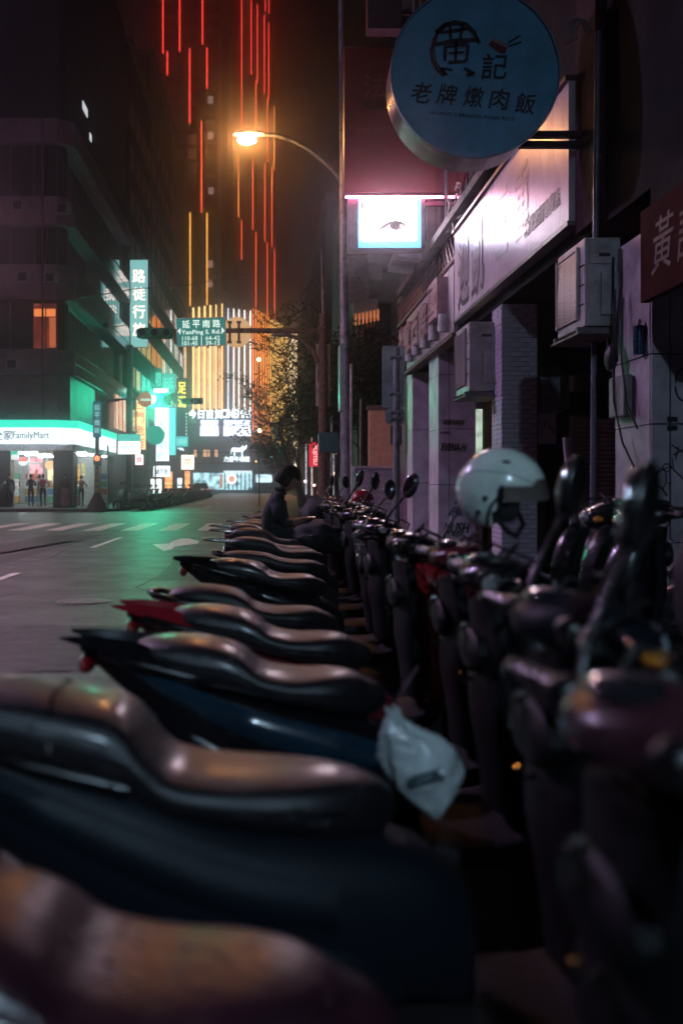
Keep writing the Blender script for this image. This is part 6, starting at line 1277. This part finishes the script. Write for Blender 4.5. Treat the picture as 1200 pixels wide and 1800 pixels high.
for sx in (-1, 1):
    obj("tail_lamp", MB().box(cx + sx * .80 - .1, cx + sx * .80 + .1, 103.96, 104.1, .68, .86), emis("car_tail_lamp", (1, .12, .06), 1.2), car)
    for yy in (.9, 3.5): obj("wheel", MB().cyl((cx + sx * .86, 104 + yy, .31), (cx + sx * .70, 104 + yy, .31), .31, .31, 16), rubber, car, smooth=40)
obj("headlight", MB().ell((cx + 1.15, 103.6, .75), (.09, .04, .07), 10, 6), emis("approaching_headlight", (.85, 1, .95), 30), car, smooth=60)

def drape(label, X, D, z, rx_, ry_, rz_, seed, m):
    t = thing("rain_cover", label, "cover", (X, D, z)); rings = []
    for j in range(15):
        ph = math.pi * j / 14; rg = []
        for k in range(36):
            a = 2 * math.pi * k / 36; v = Vector((math.sin(ph) * math.cos(a), math.sin(ph) * math.sin(a), math.cos(ph)))
            f = 1 + .28 * noise.noise(v * 1.7 + Vector((seed, 0, 0))) + .12 * noise.noise(v * 5 + Vector((0, seed, 0)))
            rg.append(Vector((v.x * rx_ * f, v.y * ry_ * f, v.z * rz_ * (f if v.z > 0 else 1.25))))
        rings.append(rg)
    obj("cloth", MB().loft(rings), m, t, world=False, smooth=70)
    obj("strap", MB().tube([(-rx_ * .9, -ry_ * .4, 0), (0, -ry_ * 1.06, rz_ * .2), (rx_ * .9, -ry_ * .4, .0)], .008, 5), blackg, t, world=False, smooth=60)
clothm = mat("dark_rain_cloth", (0.008, 0.009, 0.013), rough=0.75, var=0.3, scale=10, bump=0.5, bscale=18)
drape("dark cloth bundled over the bars right beside the seated person's knees", .46, 8.74, .80, .24, .22, .13, 1, clothm)
drape("dark cover over a scooter past the seated person", .62, 10.9, .92, .28, .26, .20, 12, clothm)
drape("dark bundled jacket blurred on the nearest scooters' bars at the right", .88, 1.95, 1.06, .075, .09, .15, 15, mat("dark_jacket_cloth", (0.05, 0.03, 0.04), rough=0.8, var=0.4, scale=10, bump=0.4, bscale=20))
# ================================================================== PEOPLE
def skin_mesh(nodes, edges, root, sub=2):
    "grow one continuous surface over a jointed skeleton"
    names = list(nodes); idx = {n: i for i, n in enumerate(names)}
    me = bpy.data.meshes.new("skeleton"); me.from_pydata([nodes[n][0] for n in names], [(idx[a], idx[b]) for a, b in edges], [])
    o = bpy.data.objects.new("skeleton", me); COL.objects.link(o)
    o.modifiers.new("skin", 'SKIN'); sv = me.skin_vertices[0].data
    for n in names:
        r = nodes[n][1]; sv[idx[n]].radius = r if isinstance(r, tuple) else (r, r); sv[idx[n]].use_root = (n == root)
    s_ = o.modifiers.new("sub", 'SUBSURF'); s_.levels = sub; s_.render_levels = sub
    dg = bpy.context.evaluated_depsgraph_get(); dg.update()
    out = bpy.data.meshes.new_from_object(o.evaluated_get(dg)); bpy.data.objects.remove(o); bpy.data.meshes.remove(me)
    out.polygons.foreach_set("use_smooth", [True] * len(out.polygons)); return out
def join_meshes(meshes, name):
    mb = MB()
    for me, mi in meshes: mb.add([tuple(v.co) for v in me.vertices], [tuple(p.vertices) for p in me.polygons], mi)
    out = mb.mesh(name, 75); return out
def color_faces(me, segs, mats):
    "material by nearest bone: segs = [(a, b, material index)]"
    me.materials.clear()
    for m in mats: me.materials.append(m)
    for p in me.polygons:
        c = p.center; best = (9, 0)
        for a, b, mi in segs:
            a, b = Vector(a), Vector(b); d = b - a; t = max(0, min(1, (c - a).dot(d) / max(d.length_squared, 1e-9))); dist = (a + d * t - c).length
            if mi == 0: dist *= 2.2
            if dist < best[0]: best = (dist, mi)
        p.material_index = best[1]
def head_mesh(c, s=1.0, pitch=0.0, yaw=0.0):
    "head facing +x: skull, jaw, brow, nose, lips, chin"
    M = Matrix.Rotation(yaw, 3, 'Z') @ Matrix.Rotation(pitch, 3, 'Y'); mb = MB(); nu, nv = 30, 24; rings = []
    for j in range(nv + 1):
        v = j / nv; ph = math.pi * v; ring_ = []
        for i in range(nu):
            t = 2 * math.pi * i / nu; x, y, z = math.sin(ph) * math.cos(t), math.sin(ph) * math.sin(t), math.cos(ph)
            px_, py_, pz = x * .096, y * .075, z * .118
            if z < 0: py_ *= 1 - .30 * (-z) ** 1.3; px_ = px_ * (1 - .25 * (-z) ** 1.5) + .018 * (-z)     # jaw narrows, chin forward
            f = max(0, x) ** 6 * max(0, 1 - abs(y) * 4)
            nose = math.exp(-((z + .20) / .16) ** 2) * math.exp(-(y / .16) ** 2) * (x > 0); brow = math.exp(-((z - .18) / .10) ** 2) * math.exp(-(y / .6) ** 2) * (x > 0)
            eye = math.exp(-((z - .02) / .09) ** 2) * math.exp(-((abs(y) - .36) / .14) ** 2) * (x > 0); lip = math.exp(-((z + .52) / .07) ** 2) * math.exp(-(y / .25) ** 2) * (x > 0); chin = math.exp(-((z + .85) / .12) ** 2) * math.exp(-(y / .3) ** 2) * (x > 0)
            px_ += .024 * nose + .006 * brow - .008 * eye + .007 * lip + .007 * chin
            ring_.append(Vector(c) + M @ (Vector((px_, py_, pz)) * s))
        rings.append(ring_)
    mb.loft(rings)
    for sy in (-1, 1): mb.ell(Vector(c) + M @ (Vector((-.005, sy * .076, -.01)) * s), (.018 * s, .008 * s, .030 * s), 10, 8, M=M)
    return mb.mesh("head", 80), M
def hair_mesh(c, s, M, shape="bob"):
    rings = []; nu, nv = 34, 20; rr_ = random.Random(3)
    for j in range(nv + 1):
        v = j / nv; ph = math.pi * (.0 + .66 * v); ring_ = []
        for i in range(nu):
            t = 2 * math.pi * i / nu; x, y, z = math.sin(ph) * math.cos(t), math.sin(ph) * math.sin(t), math.cos(ph)
            low = 1.0 if x < .35 else 0.0
            zz = z if (low or z > .28) else .28 + (z - .28) * .12
            if low and z < 0 and shape == "bob": zz = z * 1.55
            w = 1 + .025 * math.sin(11 * t + 2 * v) + .02 * math.sin(23 * t) + rr_.uniform(-.015, .015)
            ring_.append(Vector(c) + M @ (Vector((x * .106 * w - .008, y * .087 * w, zz * .124 + .006)) * s))
        rings.append(ring_)
    return MB().loft(rings).mesh("hair", 70)
skin = mat("skin_tone", (0.36, 0.20, 0.15), rough=0.5, var=0.1, scale=20); hair = mat("dark_hair", (0.022, 0.013, 0.010), rough=0.75, spec=0.2, var=0.4, scale=60, stretch=(1, 1, .1))
def person(label, loc, rz, J, mats, cols, headc, pitch=0.3, yaw=0.0, hs=1.0, hands=None, sub=2, group=None, extra=None, hairshape="bob"):
    """J: joints -> (position, radius); cols: limb -> material index (0 skin, 1 top, 2 legs, 3 shoes)"""
    t = thing("person", label, "person", loc, rz, group)
    E_ = [("pelvis", "belly"), ("belly", "chest"), ("chest", "neck0"), ("neck0", "neck1")]
    for s_ in "lr": E_ += [("chest", "sh" + s_), ("sh" + s_, "ua" + s_), ("ua" + s_, "el" + s_), ("el" + s_, "fa" + s_), ("fa" + s_, "wr" + s_), ("wr" + s_, "palm" + s_), ("pelvis", "hip" + s_), ("hip" + s_, "th" + s_), ("th" + s_, "kn" + s_), ("kn" + s_, "sn" + s_), ("sn" + s_, "an" + s_), ("an" + s_, "toe" + s_)]
    body = skin_mesh(J, E_, "pelvis", sub)
    segs = []
    for a, b in E_:
        k = a[:2] + ">" + b[:2]; key = {"pe": 2, "be": 1, "ch": 1, "ne": 0, "sh": 1, "ua": cols.get("ua", 0), "el": cols.get("fa", 0), "fa": cols.get("fa", 0), "wr": 0, "hi": 2, "th": 2, "kn": 2, "sn": 2, "an": 3}[a[:2]]
        if a == "pelvis" and b == "belly": key = 1
        segs.append((J[a][0], J[b][0], key))
    color_faces(body, segs, mats); bmi = [(body, 0)]
    hd, M = head_mesh(headc, hs, pitch, yaw)
    mb = MB(); mb.add([tuple(v.co) for v in body.vertices], [tuple(p.vertices) for p in body.polygons]); mb.mi = [p.material_index for p in body.polygons]
    mb.add([tuple(v.co) for v in hd.vertices], [tuple(p.vertices) for p in hd.polygons], 0)
    for hm_ in (hands or []):
        mb.add([tuple(v.co) for v in hm_.vertices], [tuple(p.vertices) for p in hm_.polygons], 0)
    me = mb.mesh("body", 80)
    for m in mats: me.materials.append(m)
    o = bpy.data.objects.new("body", me); COL.objects.link(o); o.parent = t
    h_ = hair_mesh(headc, hs, M, hairshape); h_.materials.append(hair); ho = bpy.data.objects.new("hair", h_); COL.objects.link(ho); ho.parent = t
    return t, M
# --- the seated person, head bowed over the hands (local origin under the seat; faces +x)
def hand(palm, dirv, up, side):
    "palm with four unequal curled fingers and a thumb, held round a phone"
    d = Vector(dirv).normalized(); u = Vector(up).normalized(); l = d.cross(u).normalized() * side; p = Vector(palm); out = []
    nodes = {"w": (p - d * .045, (.022, .018)), "p": (p, (.030, .016)), "k": (p + d * .03, (.030, .014))}
    out.append(skin_mesh(nodes, [("w", "p"), ("p", "k")], "p", 1))
    for k, (o_, L_) in enumerate(((-.027, .070), (-.009, .078), (.009, .073), (.026, .058))):
        a = p + d * .025 + l * o_; n_ = {"a": (a, .009), "b": (a + d * L_ * .42 + u * .006, .0085), "c": (a + d * L_ * .70 - u * .014, .008), "e": (a + d * L_ * .72 - u * .036, .007)}
        out.append(skin_mesh(n_, [("a", "b"), ("b", "c"), ("c", "e")], "a", 1))
    a = p - d * .02 + l * -.026; n_ = {"a": (a, .011), "b": (a + d * .03 - l * .022 - u * .004, .0105), "c": (a + d * .062 - l * .022 - u * .018, .009)}
    out.append(skin_mesh(n_, [("a", "b"), ("b", "c")], "a", 1)); return out
Js = {"pelvis": ((-.02, 0, .83), (.15, .12)), "belly": ((-.03, 0, .96), (.13, .11)), "chest": ((.03, 0, 1.10), (.15, .115)), "neck0": ((.075, 0, 1.205), .058), "neck1": ((.125, 0, 1.26), .048)}
for s_, y in (("l", 1), ("r", -1)):
    Js.update({"sh" + s_: ((.055, y * .155, 1.145), .066), "ua" + s_: ((.07, y * .195, 1.05), .058), "el" + s_: ((.115, y * .205, .915), .042), "fa" + s_: ((.20, y * .165, .93), .038), "wr" + s_: ((.285, y * .095, .955), .026), "palm" + s_: ((.315, y * .072, .965), .026),
               "hip" + s_: ((.03, y * .095, .82), .105), "th" + s_: ((.22, y * .13, .83), .085), "kn" + s_: ((.44, y * .15, .80), .062), "sn" + s_: ((.47, y * .15, .60), .055), "an" + s_: ((.47, y * .15, .40), .040), "toe" + s_: ((.60, y * .16, .365), .036)})
Js = {k: (v[0], v[1]) for k, v in Js.items()}
hds = []
for y in (1, -1): hds += hand((.325, y * .065, .968), (.95, -y * .35, .10), (0, 0, 1), -y)
topm = mat("dark_teal_shirt", (0.012, 0.020, 0.026), rough=0.8, var=0.3, scale=10, bump=0.4, bscale=14); trous = mat("black_trousers", (0.014, 0.014, 0.018), rough=0.8, var=0.3, scale=10, bump=0.4, bscale=14); shoe = mat("shoe", (0.05, 0.045, 0.045), rough=0.5)
PX = 0.04; PY = 9.38
pt_, M = person("person with a brown bob sitting on a scooter, head bowed over a phone", (PX, PY, -0.03), 0, Js, [skin, topm, trous, shoe], {"ua": 1, "fa": 0}, (.160, 0, 1.345), pitch=R(32), hs=1.02, hands=hds)
slv = MB()
for y in (-1, 1): slv.tube([(.06, y * .185, 1.12), (.075, y * .205, 1.03), (.098, y * .212, .965)], [.078, .072, .066], 14, caps=False)
so = obj("sleeve", slv, topm, pt_, world=False, smooth=70); so.modifiers.new("t", 'SOLIDIFY').thickness = .006
obj("collar", torus(MB(), (0, 0, 0), .055, .012, 20, 8, rz_=1.0).mesh("collar", 70), topm, pt_).matrix_local = Matrix.Translation((.085, 0, 1.225)) @ Matrix.Rotation(R(30), 4, 'Y') @ Matrix.Rotation(R(90), 4, 'X')
ph = thing("phone", "small phone held low in the seated person's hands", "phone", (PX + .375, PY, .955)); obj("case", MB().box(-.035, .04, -.06, .06, -.012, -.003), black, ph, world=False, bevel=.003); obj("screen", MB().box(-.030, .035, -.055, .055, -.0029, -.0015), emis("phone_screen_fill", (1.0, 0.55, 0.5), 1.2), ph, world=False)  # screen glow added to light the face and hands
# --- people by the corner store
def standing(label, px, D, rz, top, leg, arms="down", skirt=False, hm=1.68, lean=0, bag=None, stride=.0, longhair=False, sleeves=1, shoe_=shoe, group=None):
    k = hm / 1.70; J = {"pelvis": ((0, 0, .92), (.14, .11)), "belly": ((0, 0, 1.08), (.125, .10)), "chest": ((lean * .02, 0, 1.28), (.15, .11)), "neck0": ((lean * .03, 0, 1.42), .055), "neck1": ((lean * .04, 0, 1.49), .048)}
    for s_, y in (("l", 1), ("r", -1)):
        if arms == "down" or (arms == "hip" and y > 0): A_ = [((.0, y * .16, 1.36), .062), ((-.01, y * .215, 1.24), .052), ((-.03, y * .245, 1.08), .042), ((.0, y * .25, .96), .037), ((.03, y * .25, .85), .027), ((.045, y * .245, .78), .026)]
        elif arms == "phone": A_ = [((.0, y * .16, 1.36), .062), ((.0, y * .21, 1.24), .052), ((.02, y * .23, 1.10), .042), ((.12, y * .17, 1.13), .037), ((.20, y * .08, 1.18), .027), ((.235, y * .05, 1.20), .026)]
        else: A_ = [((.0, y * .16, 1.36), .062), ((.0, y * .24, 1.25), .052), ((-.03, y * .36, 1.13), .042), ((.03, y * .30, 1.07), .037), ((.08, y * .20, 1.03), .027), ((.09, y * .15, 1.01), .026)]
        for n_, v in zip(("sh", "ua", "el", "fa", "wr", "palm"), A_): J[n_ + s_] = v
        f = stride * y
        for n_, v in zip(("hip", "th", "kn", "sn", "an", "toe"), [((0, y * .09, .88), .095), ((f * .4, y * .10, .70), .078), ((f * .8, y * .10, .48), .055), ((f * .7, y * .10, .30), .05), ((f * .9 - .01, y * .10, .07), .036), ((f * .9 + .12, y * .11, .035), .034)]): J[n_ + s_] = v
    J = {n_: (tuple(c * k for c in v[0]), tuple(r * k for r in v[1]) if isinstance(v[1], tuple) else v[1] * k) for n_, v in J.items()}
    t, M_ = person(label, (P(px, 0, D).x, D, 0.15), rz, J, [skin, top, leg, shoe_], {"ua": 1, "fa": 1 if sleeves else 0}, (.03 * k + lean * .02, 0, 1.585 * k), pitch=R(12 if arms == "phone" else 2), hs=k, sub=1, hairshape="bob" if longhair else "short")
    if skirt: obj("skirt", MB().loft([[Vector((r * math.cos(a) * (1 + .04 * math.sin(6 * a)), r * 1.15 * math.sin(a) * (1 + .04 * math.sin(6 * a)), z)) for a in [2 * math.pi * i / 24 for i in range(24)]] for r, z in ((.14, .98), (.17, .80), (.19, .5), (.20, .10))]), leg, t, world=False, smooth=60)
    if bag: obj("backpack", MB().ell((-.17, 0, 1.22), (.09, .15, .20), 14, 10), bag, t, world=False, smooth=60)
    return t
cl = lambda n, c: mat(n, c, rough=0.8, var=0.3, scale=8)
standing("person in dark clothes standing by the store's left pillar at the picture's edge", 17, 48.6, R(-70), cl("dark_coat", (.03, .02, .025)), cl("dark_jeans", (.02, .02, .03)), arms="down", hm=1.66)
standing("person in a dark jacket with hands together before the store doors", 55, 50.9, R(100), cl("slate_jacket", (.05, .05, .07)), cl("grey_slacks", (.06, .06, .07)), arms="phone", bag=cl("dark_bag", (.02, .02, .03)), hm=1.66)
standing("person in a pale shirt behind the red backpack wearer", 69, 51.6, R(60), cl("pale_shirt", (.45, .45, .42)), cl("pale_trousers", (.35, .35, .35)), arms="phone", hm=1.62, sleeves=0)
standing("person in black with a red backpack and an elbow out", 76, 50.6, R(95), cl("grey_tee", (.30, .28, .28)), cl("black_slacks", (.015, .015, .018)), arms="hip", bag=cl("red_bag", (.45, .05, .08)), hm=1.66, sleeves=0)
standing("person in a dark red top and long pale skirt standing at the kerb", 115, 47.6, R(-100), cl("maroon_top", (.09, .02, .03)), cl("mauve_skirt", (.22, .13, .15)), arms="hip", skirt=True, hm=1.62, longhair=True)
standing("person in a checked orange coat standing in the shop light past the corner pillar", 143, 52.3, R(80), mat("checked_coat", (.45, .22, .10), rough=.8, var=.9, scale=16, stretch=(1, 1, 2.5)), cl("dark_leggings", (.02, .02, .02)), arms="hip", hm=1.62, longhair=True)

# ================================================================== TREES
def tree(label, loc, H, spread, trunk_r, seed, nleaf, lsz, levels=4, droop=.0, clus=.22, rmin=.006, bare=False, tilt=(0, 0), leafm=None, first=.35, barkm=None):
    r_ = random.Random(seed); t = thing("tree", label, "tree", loc); mb = MB(); tips = []
    def grow(p, d, L_, r, lv):
        pts = [p]; rs = [r]; q = p.copy(); dd = d.copy(); n_ = 4
        for i in range(n_):
            dd = (dd + Vector((r_.uniform(-.22, .22), r_.uniform(-.22, .22), r_.uniform(-.10, .16) - droop * (levels - lv) * .25))).normalized(); q = q + dd * L_ / n_; pts.append(q.copy()); rs.append(max(rmin, r * (1 - .16 * (i + 1))))
            if lv <= 1: tips.append((q.copy(), dd.copy()))
        mb.tube(pts, rs, 7 if lv >= levels - 1 else 4)
        if lv == 0: return
        for k in range(r_.choice((2, 3, 3)) + (1 if lv >= levels - 1 else 0)):
            i = r_.randint(2, n_); a = r_.uniform(0, 6.283); out = Vector((math.cos(a) * spread, math.sin(a) * spread, r_.uniform(.15, .7)))
            grow(pts[i], (dd * .55 + out * .75).normalized(), L_ * r_.uniform(.58, .80), rs[i] * .62, lv - 1)
    grow(Vector((0, 0, 0)), Vector((tilt[0], tilt[1], 1)).normalized(), H * first, trunk_r, levels)
    obj("trunk", mb, barkm or mat("bark", (0.06, 0.045, 0.04), rough=.9, var=.5, scale=12), t, world=False, smooth=60)
    lv_ = MB(); vs, fs = [], []
    for k in range(nleaf):
        p, d = r_.choice(tips); c = p + Vector((r_.gauss(0, clus), r_.gauss(0, clus), r_.gauss(0, clus * .7))) * (lsz / .12) ** .5; a = Vector((r_.uniform(-1, 1), r_.uniform(-1, 1), r_.uniform(-.8, .3))).normalized(); b = a.cross(Vector((r_.uniform(-1, 1), r_.uniform(-1, 1), r_.uniform(-1, 1)))).normalized()
        L_ = lsz * r_.uniform(.6, 1.3); i0 = len(vs); vs += [c, c + a * L_ * .5 + b * L_ * .22, c + a * L_, c + a * L_ * .5 - b * L_ * .22]; fs.append((i0, i0 + 1, i0 + 2, i0 + 3))
    lv_.v = [tuple(v) for v in vs]; lv_.f = fs; lv_.mi = [0] * len(fs); me = bpy.data.meshes.new("crown"); me.from_pydata(lv_.v, [], lv_.f)
    o = obj("crown", me, leafm or mat("night_foliage", (0.045, 0.06, 0.03), rough=.6, var=.5, scale=3), t, world=False); return t
tree("bare feathery tree with thin drooping branches in front of the striped building", (1.9, 47, 0), 10.4, 1.15, .15, 21, 1300, .18, clus=.12, rmin=.016, levels=5, tilt=(-.32, 0), first=.40, droop=.05)
tree("second thin branched tree lower behind the bare feathery one", (1.9, 58, 0), 9.5, 1.1, .14, 5, 1500, .2, clus=.14, rmin=.018, levels=5, tilt=(-.14, 0), first=.36)
tree("dense dark street tree between the lamp pole and the side wall", (3.6, 34.0, 0.1), 7.9, .85, .15, 9, 15000, .15, levels=5, tilt=(-.06, 0), first=.36)
tree("dark street tree just beyond the mast arm pole", (2.9, 39.0, 0.1), 7.0, .75, .13, 14, 8500, .15, levels=5, tilt=(-.12, 0), first=.36)
tree("low dark street tree in front of the distant shops on the right", (2.6, 66, 0), 7.4, 1.0, .14, 31, 3000, .24, levels=4, tilt=(-.16, 0), first=.38)
# lights far down the right pavement, behind trees and poles
for i, (px, py, D, c, s__) in enumerate(((536, 846, 70, (1, .85, .8), 6), (552, 853, 62, (1, .45, .5), 5), (566, 838, 80, (.9, .95, 1), 6), (575, 858, 55, (1, .8, .7), 6), (589, 832, 45, (1, .7, .5), 3), (544, 824, 90, (.8, .95, 1), 4), (560, 866, 60, (1, .3, .35), 5), (528, 858, 90, (1, .95, .9), 5), (447, 758, 140, (.8, .95, 1), 3), (456, 757, 62, (1, .8, .5), 8), (455, 632, 62, (1, .62, .35), 10), (450, 811, 120, (1, .55, .15), 3))):
    t = thing("distant_lamp", "small distant light number %s down the right side" % "" if False else ["pale pink light low behind the trees", "pink light beside the bare trunk", "cool white light higher behind the trees", "warm light just above the seated person's scooter", "faint orange light by the lamp pole", "pale blue light under the tree crown", "red tail light low in the far traffic", "white light beside the seated person's face", "cool light on the striped building's flank", "warm lamp before the building's dark storeys", "orange street lamp seen through the bare branches", "orange traffic light before the meat restaurant"][i], "lamp", P(px, py, D))
    r0 = .075 if i < 9 else .11
    obj("bulb", MB().ell((0, 0, 0), (r0, r0 * .6, r0), 10, 8), emis("distant_%d" % i, c, s__), t, world=False, smooth=60)
    obj("stem", MB().cyl((0, 0.05, -P(px, py, D).z + 0.0), (0, 0.05, -r0), .03, .025, 6), MC["grey_steel"], t, world=False)
for i, (px, D, h, c, lab) in enumerate(((538, 72, 4.2, (.9, .9, 1), "tall dim lit strip between the far trees, leftmost"), (548, 66, 5.0, (1, .75, .7), "tall dim lit strip second from the left between the far trees"), (571, 64, 4.5, (1, .65, .6), "dim lit strip just left of the mast pole"), (585, 52, 5.2, (.9, .8, .85), "dim lit strip between the mast pole and the lamp pole"), (592, 44, 3.4, (1, .6, .6), "short dim lit strip against the lamp pole"))):
    t = thing("lit_strip", lab, "sign", (P(px, 0, D).x, D, 0)); obj("strip", MB().box(-.05, .05, 0, .08, .6, h), emis("far_strip_%d" % i, c, .8, pattern=(3, tuple(v * .1 for v in c), (1, 1, 2))), t, world=False); obj("foot", MB().box(-.06, .06, -.01, .09, 0, .6), steel, t, world=False)

# ================================================================== ADDED MIST IN PLACE OF LENS BLOOM
hz = obj("haze", MB().box(-75, 75, -45, 400, -1.2, 125), None or mat("haze_dummy", (0, 0, 0)), None)
hz.data.materials.clear(); hm_ = bpy.data.materials.new("bloom_mist"); hm_.use_nodes = True; nt = hm_.node_tree; nt.nodes.clear()
ho_ = nt.nodes.new("ShaderNodeOutputMaterial"); hv = nt.nodes.new("ShaderNodeVolumePrincipled"); nt.links.new(hv.outputs[0], ho_.inputs["Volume"])
hv.inputs["Color"].default_value = (0.92, 0.88, 0.95, 1); hv.inputs["Density"].default_value = HAZE; hv.inputs["Anisotropy"].default_value = 0.966
hz.data.materials.append(hm_); hz["kind"] = "stuff"; hz["label"] = "thin mist added in place of lens bloom round the lamps"
if HAZE == 0: bpy.data.objects.remove(hz)
